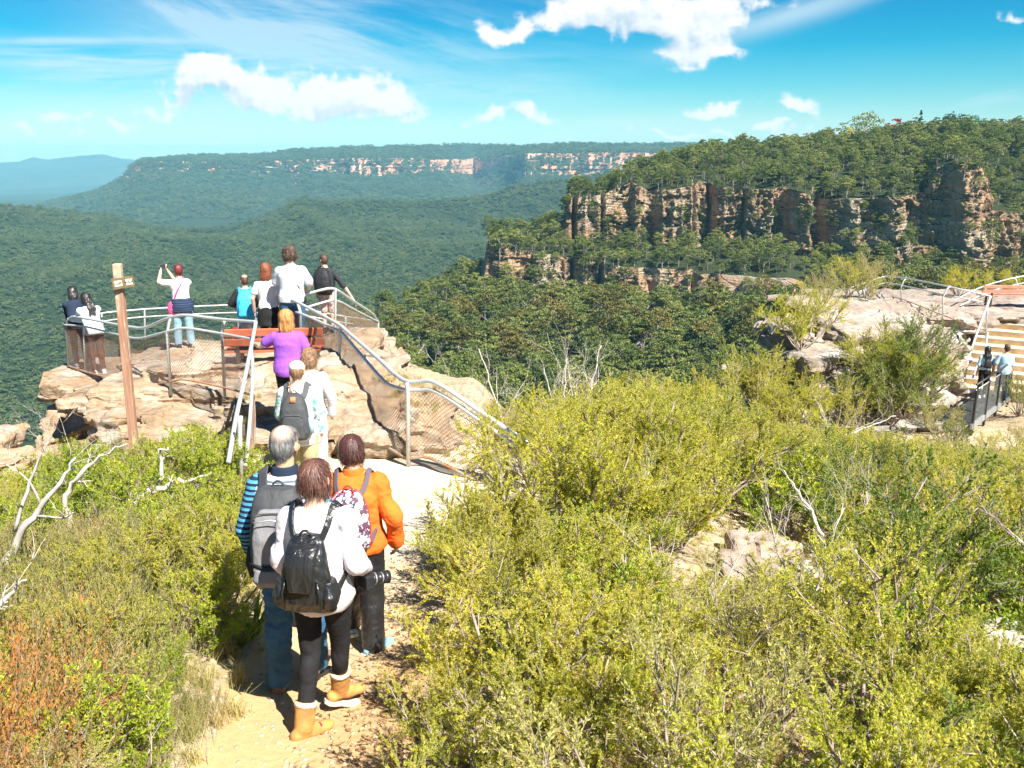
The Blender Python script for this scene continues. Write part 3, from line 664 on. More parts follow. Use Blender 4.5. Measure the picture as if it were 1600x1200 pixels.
# ------------------------------------------------------------------ near ground: clifftop heath with a sandy path
def zpath(y): return np.interp(y, [-3, 0, 3, 4.33, 5.7, 7, 9, 11, 13, 18, 30], [-1.5, -1.9, -2.82, -3.09, -3.36, -3.52, -3.68, -3.75, -3.85, -4.1, -5.5])
def xpath(y): return np.interp(y, [0, 3, 4.3, 5.7, 7, 8.3, 9.4, 10, 11, 12.5], [-.95, -1.05, -1.12, -1.24, -1.33, -1.3, -1.35, -1.6, -2.2, -2.9])
def wpath(y): return np.interp(y, [0, 3, 4.3, 5.7, 7, 8.3, 9.4, 10, 11, 12.5], [.5, .48, .47, .52, .58, .75, 1.2, 1.35, 1.25, .9])
def Gz(x, y):
    x, y = np.broadcast_arrays(np.asarray(x, float), np.asarray(y, float))
    z = zpath(y)
    sr = np.interp(y, [3, 6, 9, 15, 27, 32], [0.0, .03, .22, .30, .42, .30])
    z = z - sr * np.clip(x - .6, 0, 7.6) - .02 * np.clip(x - 8.2, 0, 30)
    z = z + np.where(y > 24, .10 * np.clip(x - 9, 0, 12), 0)
    sl = np.interp(y, [5, 8, 11, 14, 17], [0, .04, .22, .35, .4])
    z = z - sl * np.clip(-3.0 - x, 0, 5.0)
    z = z - .8 * sstep(-5.2, -6.0, x) * sstep(12.0, 13.6, y)
    z = z - .26 * np.clip(y - 10.8, 0, 4.6) * sstep(-.9, .4, x) * sstep(8.5, 3.5, x) * np.interp(y, [18, 24], [1, .2])
    z = z + fbm(x * .5, y * .5, 1.5, 4) * .16 * np.clip(np.abs(x - xpath(y)) / wpath(y) - .8, 0, 1) + fbm(x * 2.1, y * 2.1, 6.5, 3) * .028
    z = z - .05 * np.clip(1.2 - np.abs(x - xpath(y)) / wpath(y), 0, 1) * (y < 12)
    ye = np.interp(x, [-24, -14, -10.5, -8.5, -4, -1, 1, 3, 6, 8, 14, 25, 45], [6, 11.5, 14, 17.5, 19.5, 15.5, 16.5, 19, 25, 33, 38, 44, 50]) + fbm(x * .4, 3.0, 7.0, 3) * 1.2
    over = np.clip(y - ye, 0, 60)
    return z - np.minimum(over * 3.5, 8 + over * 1.2) * sstep(0, 1, over)
gx = np.concatenate([np.arange(-34, -9, .5), np.arange(-9, 9, .09), np.arange(9, 48, .35)])
gy = np.concatenate([np.arange(-6, 2, .4), np.arange(2, 16, .09), np.arange(16, 40, .25), np.arange(40, 75, 1.2)])
GX, GY = np.meshgrid(gx, gy, indexing='ij'); GZ = Gz(GX, GY)
fcs = grid_faces(*GX.shape)
cxm, cym = (GX[:-1, :-1] + .045).ravel(), (GY[:-1, :-1] + .045).ravel()
pm = (np.abs(cxm - xpath(cym)) + fbm(cxm * 1.4, cym * 1.4, 3.0, 4) * .33 < wpath(cym)) & (cym < 12.9) & (cym > -4)
def sub(V, F):
    u, inv = np.unique(F.ravel(), return_inverse=True); return V[u], inv.reshape(F.shape)
def ground_material(name, base, litter, amount, orange=None, sand=None):
    m, t, out = new_mat(name); pos = t.node('ShaderNodeNewGeometry').outputs['Position']
    n = t.noise(pos, 1.1, 6, .65); f = t.noise(pos, 14, 6, .75); g = t.noise(pos, 55, 4, .8)
    col = t.ramp(n, [(.3, base[0]), (.7, base[1])])
    if orange:
        yv = t.node('ShaderNodeSeparateXYZ'); t.set(yv, 0, pos)
        fac = t.ramp(t.math('ADD', t.math('MULTIPLY', yv.outputs[1], .1), t.math('MULTIPLY', t.math('SUBTRACT', n, .5), .5)), [(.50, 1.0), (.86, 0.0)])
        col = t.mix(fac, col, t.ramp(f, [(.3, orange), (.7, tuple(c * 1.25 for c in orange))]))
    col = t.mix(t.ramp(t.math('ADD', t.math('MULTIPLY', f, .6), t.math('MULTIPLY', n, .4)), [(amount, 0.0), (amount + .12, 1.0)]), col, litter)
    col = t.mix(t.ramp(g, [(.58, 0), (.72, .5)]), col, tuple(c * .5 for c in litter))
    if sand:
        at = t.node('ShaderNodeAttribute', attribute_name='sand')
        mk = t.ramp(t.math('ADD', at.outputs['Fac'], t.math('MULTIPLY', t.math('SUBTRACT', f, .5), .9)), [(.42, 0.0), (.58, 1.0)])
        yv = t.node('ShaderNodeSeparateXYZ'); t.set(yv, 0, pos)
        fac = t.ramp(t.math('ADD', t.math('MULTIPLY', yv.outputs[1], .1), t.math('MULTIPLY', t.math('SUBTRACT', n, .5), .5)), [(.50, 1.0), (.86, 0.0)])
        col = t.mix(mk, col, t.mix(fac, t.ramp(n, [(.3, sand[0]), (.7, sand[1])]), sand[2]))
    vor = t.node('ShaderNodeTexVoronoi'); t.set(vor, 'Vector', pos); t.set(vor, 'Scale', 38.0)
    col = t.mix(t.ramp(vor.outputs['Distance'], [(.10, .6), (.2, 0.0)]), col, tuple(c * .62 for c in base[0]))
    h = t.math('ADD', t.math('MULTIPLY', f, 1.0), t.math('MULTIPLY', g, .35))
    pbsdf(t, out, col, .95, 0, .1, t.bump(h, .55, .02)); return m
M_PATH = ground_material('path_sand', [(.52, .43, .31), (.61, .53, .40)], (.27, .19, .12), .58, orange=(.46, .30, .15))
M_SOIL = ground_material('heath_soil', [(.40, .31, .20), (.52, .43, .30)], (.15, .10, .055), .47, sand=[(.52, .43, .31), (.61, .53, .40), (.47, .31, .16)])
GV = np.stack([GX, GY, GZ], -1).reshape(-1, 3)
for nm, sel, mt in (('path', pm, M_PATH), ('ground', ~pm, M_SOIL)):
    v, f = sub(GV, fcs[sel])
    sd_ = np.clip(1.6 - (np.abs(v[:, 0] - xpath(v[:, 1])) / wpath(v[:, 1])) , 0, 1) * (v[:, 1] < 13) ; sd_ = np.maximum(sd_, (v[:, 1] > 9.2) * (v[:, 1] < 12) * (v[:, 0] > -1.2) * (v[:, 0] < .3) * .62)
    o = obj(nm, mesh_np(nm, v, f, mt, True, attrs={'sand': ('POINT', 'FLOAT', sd_)})); tag(o, kind='structure')

# ------------------------------------------------------------------ sandstone outcrops grown from tumbled slabs
M_ROCK = rock_material('sandstone', [(.55, .47, .36), (.50, .35, .22), (.60, .54, .44), (.30, .18, .11)], .45, 1.0, 1.0, .10, .4, stain=(.075, .055, .042))
M_ROCKR = rock_material('weathered_sandstone', [(.48, .44, .39), (.44, .34, .27), (.54, .50, .44), (.25, .21, .18)], 1.0, 1.0, 1.0, .12, .4, stain=(.09, .075, .065))
def slab(mb, x0, x1, y0, y1, zt, th, rz=0.0, tilt=(0, 0), jit=.12):
    M_ = Euler((tilt[0], tilt[1], rz)).to_matrix()
    mb.box(((x0 + x1) / 2, (y0 + y1) / 2, zt - th / 2), (x1 - x0, y1 - y0, th), M_, jit)
def remesh(mb, voxel, smooth=4, name='rock'):
    me = mesh_np(name, np.array(mb.v), mb.f); o = bpy.data.objects.new(name, me); COL.objects.link(o)
    r = o.modifiers.new('r', 'REMESH'); r.mode = 'VOXEL'; r.voxel_size = voxel
    if smooth: s_ = o.modifiers.new('s', 'SMOOTH'); s_.iterations = smooth; s_.factor = .5
    dg = bpy.context.evaluated_depsgraph_get(); dg.update(); ev = o.evaluated_get(dg); m2 = bpy.data.meshes.new_from_object(ev)
    bpy.data.objects.remove(o); bpy.data.meshes.remove(me); return m2
def mesh_arrays(me):
    n = len(me.vertices); v = np.empty(n * 3, np.float32); me.vertices.foreach_get('co', v)
    nn = np.empty(n * 3, np.float32); me.vertices.foreach_get('normal', nn)
    return v.reshape(-1, 3), nn.reshape(-1, 3)
def rock(name, mb, voxel, mat, amp=.10, lay=.06, freq=1.0, smooth=3, top_flat=.35, kind='structure', seed=0.0, **tg):
    me = remesh(mb, voxel, smooth, name); v, n = mesh_arrays(me)
    x, y, z = (v * freq).T
    side = 1 - np.clip(np.abs(n[:, 2]), 0, 1) * (1 - top_flat)
    d = fbm(x * .9, y * .9, z * .9 + seed, 4) * amp * 1.6 + ridged(x * 1.7, y * 1.7, z * 2.6 + seed, 3) * amp * .5
    # bedding: thin layers step in and out
    zz = z + .10 * vnoise(x * .6, y * .6, 3.0 + seed)
    L_ = vnoise(np.floor(zz * 7.0) * 1.37 + seed, np.floor(x * .35 + y * .2) * .9, 2.0) * lay + vnoise(x * .3, zz * 3.1, 5.0) * lay * .8
    blk = vnoise(np.floor(x * 1.5 + .6 * vnoise(x, z, 1.)) + seed, np.floor(y * 1.5), np.floor(zz * 2.7)) * lay * 1.2
    crack = np.clip(.06 - np.abs(vnoise(x * .8 + 9, y * .8, zz * .25)), 0, .06) / .06 * -amp * .9
    v2 = v + n * ((d + crack) * side + (L_ + blk) * (1 - np.abs(n[:, 2])))[:, None]
    v2 = v2 + n * (fbm(x * 5, y * 5, z * 9 + seed, 3) * amp * .32 * (.35 + side))[:, None]; v2[:, 2] += fbm(x * 3.5, y * 3.5, 1.0, 3) * .02
    me.vertices.foreach_set('co', v2.astype(np.float32).ravel()); me.materials.append(mat)
    me.polygons.foreach_set('use_smooth', np.ones(len(me.polygons), bool))
    try: me.set_sharp_from_angle(angle=math.radians(48))
    except Exception: pass
    me.update(); o = obj(name, me); tag(o, kind=kind, **tg); return o
random.seed(21)
mb = MB()       # the lookout platform
slab(mb, -8.45, -6.4, 15.9, 18.9, -4.12, .34, -.16, (0.0, .015)); slab(mb, -7.9, -6.3, 15.1, 17.0, -4.14, .3, .1); slab(mb, -9.15, -7.4, 16.9, 18.6, -4.16, .3, .08); slab(mb, -8.2, -5.8, 15.6, 18.6, -4.3, .5, -.1)
slab(mb, -6.9, -3.7, 13.75, 18.8, -3.66, .40, .03, (-.03, .02)); slab(mb, -6.3, -3.9, 14.6, 16.0, -3.52, .3, .2, (0, .03))
slab(mb, -6.1, -3.7, 13.1, 17.0, -3.86, .30, -.05, (.02, .02)); slab(mb, -5.9, -3.3, 12.75, 16.0, -4.10, .34, .06, (-.02, .01)); slab(mb, -5.3, -3.6, 12.5, 15.5, -4.42, .5, -.1)
slab(mb, -6.5, -5.6, 13.7, 15.6, -3.98, .5, .3, (.05, .1)); slab(mb, -5.6, -4.5, 14.9, 16.1, -3.36, .28, .25, (.03, .02)); slab(mb, -4.9, -4.0, 14.5, 16.0, -3.42, .25, -.3)
slab(mb, -4.15, -2.35, 12.6, 17.2, -3.52, .45, .02, (0, 0)); slab(mb, -4.05, -2.0, 11.35, 13.4, -3.74, .34, .05, (0, -.02)); slab(mb, -3.7, -2.6, 13.4, 17.8, -3.34, .4, -.06)
slab(mb, -3.9, -2.1, 11.6, 14, -3.75, .6, -.03); slab(mb, -3.5, -2.75, 16.0, 18.9, -3.55, 1.2, .1)
slab(mb, -7.6, -3.2, 16.9, 19.2, -3.9, 2.8, .02); slab(mb, -6.4, -3.2, 14.2, 18, -4.3, 2.0, .05); slab(mb, -8.0, -6.3, 17.2, 18.6, -4.5, 2.6, .1)
slab(mb, -7.0, -6.4, 15.4, 16.6, -4.4, 1.6, .5, (.1, .25)); slab(mb, -6.6, -6.2, 15.0, 15.7, -4.4, 1.4, .3, (-.15, .2))
slab(mb, -8.6, -7.6, 15.4, 16.6, -4.62, .5, .4, (.3, -.3)); slab(mb, -8.6, -7.4, 14.8, 16.0, -4.98, .6, .2, (.2, -.2))
for _ in range(46):
    a, b = random.uniform(-8.2, -3.0), random.uniform(12.8, 16.5); w_, l_ = random.uniform(.25, .9), random.uniform(.2, .6)
    zt = (-3.50 if a > -4.2 else -3.66 if a > -6.9 else -4.15) + random.uniform(-.05, .07) - (.0 if b > 13.8 else random.uniform(.1, .6))
    if a < -6.9 and b < 15.2 or (a > -3.7 and b < 14): continue
    slab(mb, a, a + w_, b, b + l_, zt, random.uniform(.10, .22), random.uniform(0, 3.1), (random.uniform(-.12, .12), random.uniform(-.12, .12)), .05)
rock('rock_platform', mb, .042, M_ROCK, .055, .06, 1.3, 1, .35)
mb = MB()       # the humped rock on the right of the railing
slab(mb, -2.85, -1.85, 12.0, 14.0, -3.06, 1.2, .15, (.05, .04), .2); slab(mb, -2.6, -1.4, 11.3, 13.2, -3.24, 1.0, -.1, (.20, .06), .2)
slab(mb, -2.2, -.75, 11.0, 12.6, -3.40, .8, .1, (.22, .10), .15); slab(mb, -1.7, -.75, 11.2, 12.5, -3.42, 1.0, .3, (.1, .22), .2); slab(mb, -3.0, -2.2, 13.0, 15.0, -3.02, 1.0, 0, (.05, -.1), .15)
slab(mb, -2.9, -1.9, 11.2, 12.2, -3.62, .5, .4, (.1, .1), .1)
for _ in range(26):
    a, b = random.uniform(-2.8, -.8), random.uniform(11.3, 13.8); a = min(a, -1.1 - (b - 11.3) * .42); slab(mb, a - .2, a + random.uniform(.2, .5), b - .2, b + random.uniform(.1, .4), -3.6 + (b - 11.0) * .26 + random.uniform(-.02, .08), random.uniform(.12, .3), random.uniform(0, 3), (random.uniform(.0, .5), random.uniform(-.3, .3)), .07)
rock('rock_outcrop', mb, .04, M_ROCK, .09, .06, 1.2, 2, .7, seed=4.0)
mb = MB()       # pale sloping rock at the left end
slab(mb, -10.4, -8.2, 11.6, 14.6, -4.40, 1.8, .3, (-.05, .10), .2); slab(mb, -9.4, -7.6, 11.8, 14.0, -4.46, 1.6, -.2, (0, -.08), .2); slab(mb, -10.8, -8.4, 10.0, 12.6, -4.15, .8, .1, (.05, .1), .2); slab(mb, -9.8, -8.0, 13.2, 15.0, -4.98, 1.8, .2, (-.12, .1), .2)
rock('rock_ledge', mb, .06, M_ROCK, .10, .06, 1.1, 4, .6, seed=8.0)
mb = MB()       # the rock under the right-hand lookout
slab(mb, 9.3, 13.2, 26.8, 31.5, -5.75, .7, .25, (.06, -.05), .35); slab(mb, 10.5, 14.4, 27.8, 33.5, -5.34, .9, .1, (.10, -.02), .3); slab(mb, 13.8, 16.3, 30.9, 34, -5.46, .9, .0, (.02, 0), .1); slab(mb, 9.6, 14.0, 26.4, 30, -6.25, .7, -.1, (.10, .02), .35)
slab(mb, 9.2, 12.5, 25.6, 29.5, -6.75, .8, .15, (.12, -.06), .3); slab(mb, 8.6, 12.6, 24.8, 28.5, -7.25, 1.0, -.2, (.1, -.1), .3); slab(mb, 11.8, 13.8, 27.2, 31, -5.85, 1.4, .0, (.22, .02), .2); slab(mb, 12.0, 13.6, 26.2, 30, -6.9, 1.4, .1, (.2, 0), .2); slab(mb, 13.4, 14.9, 28.6, 31, -6.0, 1.4, -.45, (.1, 0), .1)
slab(mb, 11.2, 13.0, 25.6, 27.0, -6.5, 1.0, .6, (.3, .2), .2); slab(mb, 8.8, 9.9, 26.6, 28.4, -5.95, .35, .3, (-.1, -.15), .1)
slab(mb, 12.5, 24, 31.2, 38, -5.46, 1.6, 0, (0, 0), .1); slab(mb, 11.2, 14, 31, 37, -5.62, 1.6, .1, (0, 0), .2); slab(mb, 10.0, 13, 31.5, 35, -6.2, 1.4, .1, (0, 0), .2)
for _ in range(60):
    a, b = random.uniform(9.0, 16.5), random.uniform(25.5, 31)
    if a + .8 > 12.4 + (b - 25.5) * .45: continue
    slab(mb, a - .5, a + random.uniform(.3, 1.2), b - .3, b + random.uniform(.3, .8), -7.3 + (b - 24.8) * .34 + random.uniform(-.1, .15), random.uniform(.2, .6), random.uniform(0, 3), (random.uniform(.0, .4), random.uniform(-.25, .25)), .15)
rock('lookout_rock', mb, .08, M_ROCKR, .16, .19, .8, 1, .6, seed=2.0)
for i, (px, py, d, sx, sy, sz, rz) in enumerate([(1185, 838, 8.6, .6, .35, .22, .2), (1245, 890, 7.6, 1.5, .35, .30, .1), (1560, 985, 6.0, .7, .5, .36, .3), (1150, 900, 7.8, .6, .3, .25, -.2), (805, 742, 9.9, .6, .35, .2, .3), (1335, 850, 8.8, .45, .3, .25, .1)]):
    mb = MB(); p = P(px, py, d); mb.box((p.x, p.y, p.z - sz * .5), (sx, sy, sz), Euler((.1, .1, rz)).to_matrix(), .06)
    mb.box((p.x + .1, p.y + .1, p.z - sz), (sx * 1.1, sy * 1.2, sz), Euler((0, 0, rz + .3)).to_matrix(), .06)
    rock('boulder', mb, .03, M_ROCKR, .05, .02, 2.2, 6, .8, kind='thing', seed=i * 3.0, cat='rock', label=['pale rounded boulder among the tea-tree shrubs', 'long low pale rock ledge lying like a log in the scrub', 'brown flat boulder at the right edge under dark twigs', 'small pale boulder left of the long low ledge', 'small pale stone beside the path under the railing end', 'cream boulder behind the bare grey branches'][i])
# everything one can stand on
bpy.context.view_layer.update()
def bvh_of(names):
    vs, fs, b = [], [], 0
    for o in COL.objects:
        if o.type == 'MESH' and o.name.split('.')[0] in names:
            vs += [v.co.copy() for v in o.data.vertices]; fs += [tuple(i + b for i in p.vertices) for p in o.data.polygons]; b = len(vs)
    return BVHTree.FromPolygons(vs, fs)
STAND = bvh_of({'ground', 'path', 'rock_platform', 'rock_outcrop', 'rock_ledge', 'lookout_rock', 'boulder'})
def zat(x, y, z0=4.0):
    h = STAND.ray_cast(Vector((x, y, z0)), Vector((0, 0, -1))); return h[0].z if h[0] is not None else float(Gz(x, y))
# ------------------------------------------------------------------ shrubs, heath, grass, dead wood
def V3(a): return np.array(a, float)
def unit(a): return a / (np.linalg.norm(a, axis=-1, keepdims=True) + 1e-9)
def tubes_np(segs, sides=3):
    """segs: (p0 (n,3), p1 (n,3), r0 (n,), r1 (n,)) -> verts, faces"""
    p0, p1, r0, r1 = segs; n = len(p0); d = unit(p1 - p0); ref = np.where(np.abs(d[:, 2:3]) < .9, V3([0, 0, 1]), V3([1, 0, 0])); a = unit(np.cross(d, ref)); b = np.cross(d, a)
    vs = []
    for p, r in ((p0, r0), (p1, r1)):
        for k in range(sides): th = 2 * math.pi * k / sides; vs.append(p + (a * math.cos(th) + b * math.sin(th)) * r[:, None])
    V = np.stack(vs, 1).reshape(-1, 3); base = np.arange(n)[:, None, None] * sides * 2
    F = np.array([(k, (k + 1) % sides, sides + (k + 1) % sides, sides + k) for k in range(sides)])[None] + base
    return V, F.reshape(-1, 4)
def shrub_proto(seed, H=1.3, R=.85, nlimb=9, nbr=9, ntw=7, nleaf=26, leaf=(.022, .0075), twig=.16, lean=.5, bare=.35, leafy=1.0, upl=.55, leafspread=.55):
    rng = np.random.default_rng(seed); seg = [[], [], [], []]; tp, td, tl = [], [], []
    def S(p, q, r0, r1): seg[0].append(p); seg[1].append(q); seg[2].append(r0); seg[3].append(r1)
    for i in range(nlimb):
        a = i * 2.4 + rng.uniform(-.5, .5); q = math.sqrt((i + .4) / nlimb); tgt = V3([math.cos(a) * R * q, math.sin(a) * R * q, H * (1 - .42 * q * q) * rng.uniform(.78, 1.08)])
        p = V3([rng.normal() * .05, rng.normal() * .05, -.08]); pts = [p]; m_ = 6
        side = rng.normal(size=3) * .10 * H
        for k in range(1, m_ + 1):
            f = k / m_; c = V3([tgt[0] * f ** .8, tgt[1] * f ** .8, tgt[2] * f]) + side * math.sin(f * math.pi) + rng.normal(size=3) * .018 * H; pts.append(c)
        for k in range(m_): S(pts[k], pts[k + 1], .013 * H * (1 - .8 * k / m_) + .002, .013 * H * (1 - .8 * (k + 1) / m_) + .002)
        for j in range(nbr):
            f = bare + (1 - bare) * (j + rng.random()) / nbr; k = min(m_ - 1, int(f * m_)); g = f * m_ - k; o_ = pts[k] * (1 - g) + pts[k + 1] * g; ld = unit(pts[k + 1] - pts[k])
            d = unit(ld * .7 + rng.normal(size=3) * lean + V3([0, 0, upl]) + V3([math.cos(a), math.sin(a), 0]) * .25); L = H * rng.uniform(.16, .30) * (1.15 - .4 * f)
            e = o_ + d * L; S(o_, e, .0045 * H, .0018)
            for w in range(ntw):
                h_ = (w + 1) / ntw; s_ = o_ + d * L * h_; dd = unit(d * .8 + rng.normal(size=3) * leafspread + V3([0, 0, .35])); tp.append(s_); td.append(dd); tl.append(twig * rng.uniform(.55, 1.1))
    tp, td, tl = np.array(tp), np.array(td), np.array(tl); n = len(tp)
    V1, F1 = tubes_np((np.array(seg[0]), np.array(seg[1]), np.array(seg[2]), np.array(seg[3])), 4)
    V2, F2 = tubes_np((tp, tp + td * tl[:, None], np.full(n, .0016), np.full(n, .0008)), 3)
    wood = (np.concatenate([V1, V2]), np.concatenate([F1, F2 + len(V1)]))
    m_ = int(nleaf * leafy); tsel = np.repeat(np.arange(n), m_); f = rng.random(n * m_) ** .8
    D = td[tsel]; r = rng.normal(size=(n * m_, 3)); rad = unit(r - D * (r * D).sum(1)[:, None]); ax = unit(D * .9 + rad * .8)
    C = tp[tsel] + D * (tl[tsel] * (.15 + .9 * f))[:, None] + ax * leaf[0] * .5
    V, F = leaf_quads(C, ax, leaf[0] * rng.uniform(.7, 1.25, len(C)), leaf[1] * rng.uniform(.8, 1.2, len(C)), rng)
    return (V, F), wood
M_TEA = leaf_mat('tea_tree_leaves', (.24, .30, .034), (.55, .54, .060), (.74, .64, .10), .50, patch=.7, tip=(.56, .47, .09), tipz=(.6, 1.3), randw=.45)
M_TEA2 = leaf_mat('grey_tea_tree_leaves', (.28, .30, .075), (.50, .48, .13), (.66, .58, .20), .46, patch=.7, tip=(.42, .32, .12), tipz=(.6, 1.3), randw=.45)
M_BRIGHT = leaf_mat('bright_shrub_leaves', (.14, .24, .015), (.25, .34, .02), (.38, .41, .03), .42, patch=1.2, randw=.3, tip=(.45, .45, .05), tipz=(.4, .9))
M_DARKG = leaf_mat('dark_shrub_leaves', (.10, .16, .024), (.19, .25, .035), (.30, .33, .06), .4, patch=1.2, randw=.4)
M_HEATH = leaf_mat('heath_leaves', (.17, .21, .035), (.29, .31, .06), (.40, .36, .09), .42, patch=1.3, tip=(.46, .32, .13), tipz=(.35, .7), randw=.4)
M_HORANGE = leaf_mat('orange_heath_leaves', (.24, .20, .045), (.42, .25, .06), (.56, .26, .06), .42, patch=1.3, tip=(.74, .29, .08), tipz=(.25, .55), randw=.4)
M_RUSTL = leaf_mat('rusty_shrub_leaves', (.24, .22, .05), (.40, .32, .08), (.54, .37, .11), .4, patch=1.2, randw=.5, tip=(.52, .27, .08), tipz=(.4, .9))
M_TWIG = bark_mat('grey_twigs', (.40, .34, .28), (.24, .18, .14), 12)
M_BLEACH = bark_mat('bleached_twigs', (.66, .60, .54), (.44, .38, .33), 10)
def shrub_meshes(nm, pr, ml, mw=None):
    (V, F), (V2, F2) = pr
    return (mesh_np('foliage', V, F, ml), mesh_np('branches', V2, F2, mw or M_TWIG))
SH = {
 'tea': [shrub_meshes('t', shrub_proto(s, H=1.3, R=r, nlimb=12, nbr=11, ntw=9, nleaf=36, leaf=(.022, .0085)), M_TEA) for s, r in ((101, .85), (102, 1.0), (103, .8))],
 'teagrey': [shrub_meshes('t', shrub_proto(s, H=1.3, R=r, nlimb=12, nbr=10, ntw=8, nleaf=20, leaf=(.026, .009), twig=.2, bare=.3), M_TEA2) for s, r in ((111, .95), (112, .8))],
 'airy': [shrub_meshes('t', shrub_proto(s, H=1.6, R=r, nlimb=9, nbr=9, ntw=7, nleaf=20, leaf=(.03, .011), twig=.2, bare=.45), M_TEA) for s, r in ((121, .8), (122, .7))],
 'bright': [shrub_meshes('t', shrub_proto(s, H=.95, R=r, nlimb=13, nbr=8, ntw=7, nleaf=12, leaf=(.042, .016), twig=.13, bare=.25), M_BRIGHT) for s, r in ((131, .7), (132, .85))],
 'rust': [shrub_meshes('t', shrub_proto(s, H=1.1, R=r, nlimb=16, nbr=9, ntw=8, nleaf=16, leaf=(.022, .006), twig=.17, bare=.2, lean=.3, upl=.9), M_RUSTL) for s, r in ((151, .8), (152, .9))],
 'dark': [shrub_meshes('t', shrub_proto(s, H=1.5, R=r, nlimb=12, nbr=9, ntw=8, nleaf=20, leaf=(.034, .012), twig=.18, bare=.3), M_DARKG) for s, r in ((141, 1.0), (142, .9))],
}
CAPX = [-300, 0, 60, 90, 150, 200, 300, 380, 396, 430, 620, 660, 700, 760, 800, 830, 900, 960, 1000, 1060, 1100, 1140, 1180, 1250, 1350, 1450, 1600, 1700]
CAPY = [745, 742, 715, 694, 684, 672, 668, 682, 715, 800, 800, 770, 652, 645, 618, 640, 600, 590, 578, 572, 600, 628, 650, 660, 672, 686, 700, 700]
SHH = {'rust': 1.15, 'tea': 1.38, 'teagrey': 1.38, 'airy': 1.7, 'bright': 1.0, 'dark': 1.6}
def put_shrub(kind, x, y, s, label, group, k=None, z=None, sz=1.0, rz=None, free=False):
    if not free:      # the scrub is low here: no crown rises above the line seen in the place
        z_ = zat(x, y); px = 800 + F_PX * x / (y * CT - z_ * ST); hmax = float(ray(px, np.interp(px, CAPX, CAPY) + random.uniform(0, 14))[1]) * y - z_
        for a_, b_, yy_, cp_ in ((1085, 1335, 8.3, 905), (1490, 1660, 5.7, 1005), (690, 840, 9.7, 765), (600, 700, 8.5, 905)):
            if a_ < px < b_ and y < yy_ and x > float(xpath(y)): hmax = min(hmax, float(ray(px, cp_)[1]) * y - z_)
        s2 = min(s * sz, hmax / SHH[kind]); 
        if x > -.9 and y < 10: s2 = min(s2, max(.3, (x - float(xpath(y)) - float(wpath(y))) * 1.15))
        if s2 < .28: return None
        if s2 < s * sz: sz = s2 / max(s2, s * .75); s = s2 / sz
    k = random.randrange(len(SH[kind])) if k is None else k
    tr = thing('shrub', label, 'shrub', (x, y, zat(x, y) if z is None else z), random.uniform(0, 6.28) if rz is None else rz, group); tr.scale = (s, s, s * sz)
    tr.rotation_euler[0] = random.uniform(-.08, .08)
    for nm, me in zip(('foliage', 'branches'), SH[kind][k]): obj(nm, me, tr)
    return tr
random.seed(99)
placed = []
def dart(n, xr, yr, rad, ok, tries=4000):
    res = []
    for _ in range(tries):
        if len(res) >= n: break
        x, y = random.uniform(*xr), random.uniform(*yr); r = rad(x, y)
        if not ok(x, y): continue
        if all((x - a) ** 2 + (y - b) ** 2 > (max(r, c) * .92) ** 2 for a, b, c in placed): placed.append((x, y, r)); res.append((x, y, r))
    return res
def pathclear(x, y, m=.35): return abs(x - float(xpath(y))) > float(wpath(y)) + m or y > 13
ROCKS_XY = [(XP(1185, 838, 8.6), 8.6, .75), (XP(1245, 890, 7.6), 7.5, .9), (XP(1560, 985, 6.), 5.9, .7), (XP(1335, 845, 8.8), 8.7, .6)]
def okR(x, y):
    if not pathclear(x, y, .32 if y < 5 else .45): return False
    if fbm(x * .55, y * .55, 4.0, 2) > .44 and y > 3.6: return False
    if y > 9.0 and x < .25 and y < 12.5: return False        # sand fan by the railing
    if y > 10.6 and x < -.3: return False
    for a, b, r in ROCKS_XY:
        if (x - a) ** 2 + ((y - b) * .8) ** 2 < r * r or (abs(x - a * y / b) < .45 and 0 < b - y < 1.3): return False
    if 7.2 < x < 17 and y > 24.8: return False
    if x > 9.6 and y > 21.3: return False
    if x > 5.6 and y > 19 and y > 27.5 - (x - 5.6) * .9: return False
    if y > float(np.interp(x, [-1, 1, 3, 6, 8, 14], [14, 15.6, 18.2, 24.2, 31, 36])): return False
    return -.2 < x / max(y, 1) < .70 or y < 5
# foreground and middle scrub right of the path
kinds_near = ['tea', 'tea', 'tea', 'tea', 'tea', 'tea', 'teagrey', 'teagrey', 'airy', 'bright', 'airy', 'rust', 'tea', 'dark']
LAB = {'tea': 'dense yellow-green tea-tree shrub', 'teagrey': 'twiggy grey-green tea-tree shrub', 'airy': 'open thin-leaved yellow shrub', 'bright': 'broad-leaved bright green shrub', 'dark': 'dense dark green shrub', 'rust': 'fine-leaved rusty brown shrub'}
for x, y, r in dart(150, (-.6, 9.5), (2.3, 12.5), lambda x, y: .50 + .028 * y, okR, 9000):
    kd = random.choice(kinds_near); s = r * random.uniform(1.15, 1.5) * (.92 if y < 5 else 1)
    if x < .3 and y > 7.5: s *= .72
    if x > .44 * y and y > 5.5 and random.random() < .4: kd = 'rust'
    put_shrub(kd, x, y, s, LAB[kd] + (' in the near scrub right of the sandy path' if y < 7 else ' in the middle of the scrub right of the path'), 'tea-tree scrub right of the path', sz=random.uniform(.8, 1.05))
for x, y, r in dart(130, (-.5, 16), (12.5, 31), lambda x, y: .62 + .022 * y, okR, 9000):
    kd = random.choice(['tea', 'tea', 'teagrey', 'dark', 'airy', 'tea']); s = r * random.uniform(1.05, 1.4)
    if x < 1.0 and y < 16: s *= .65
    put_shrub(kd, x, y, s, LAB[kd] + ' in the far scrub before the cliff edge', 'far scrub before the cliff edge')
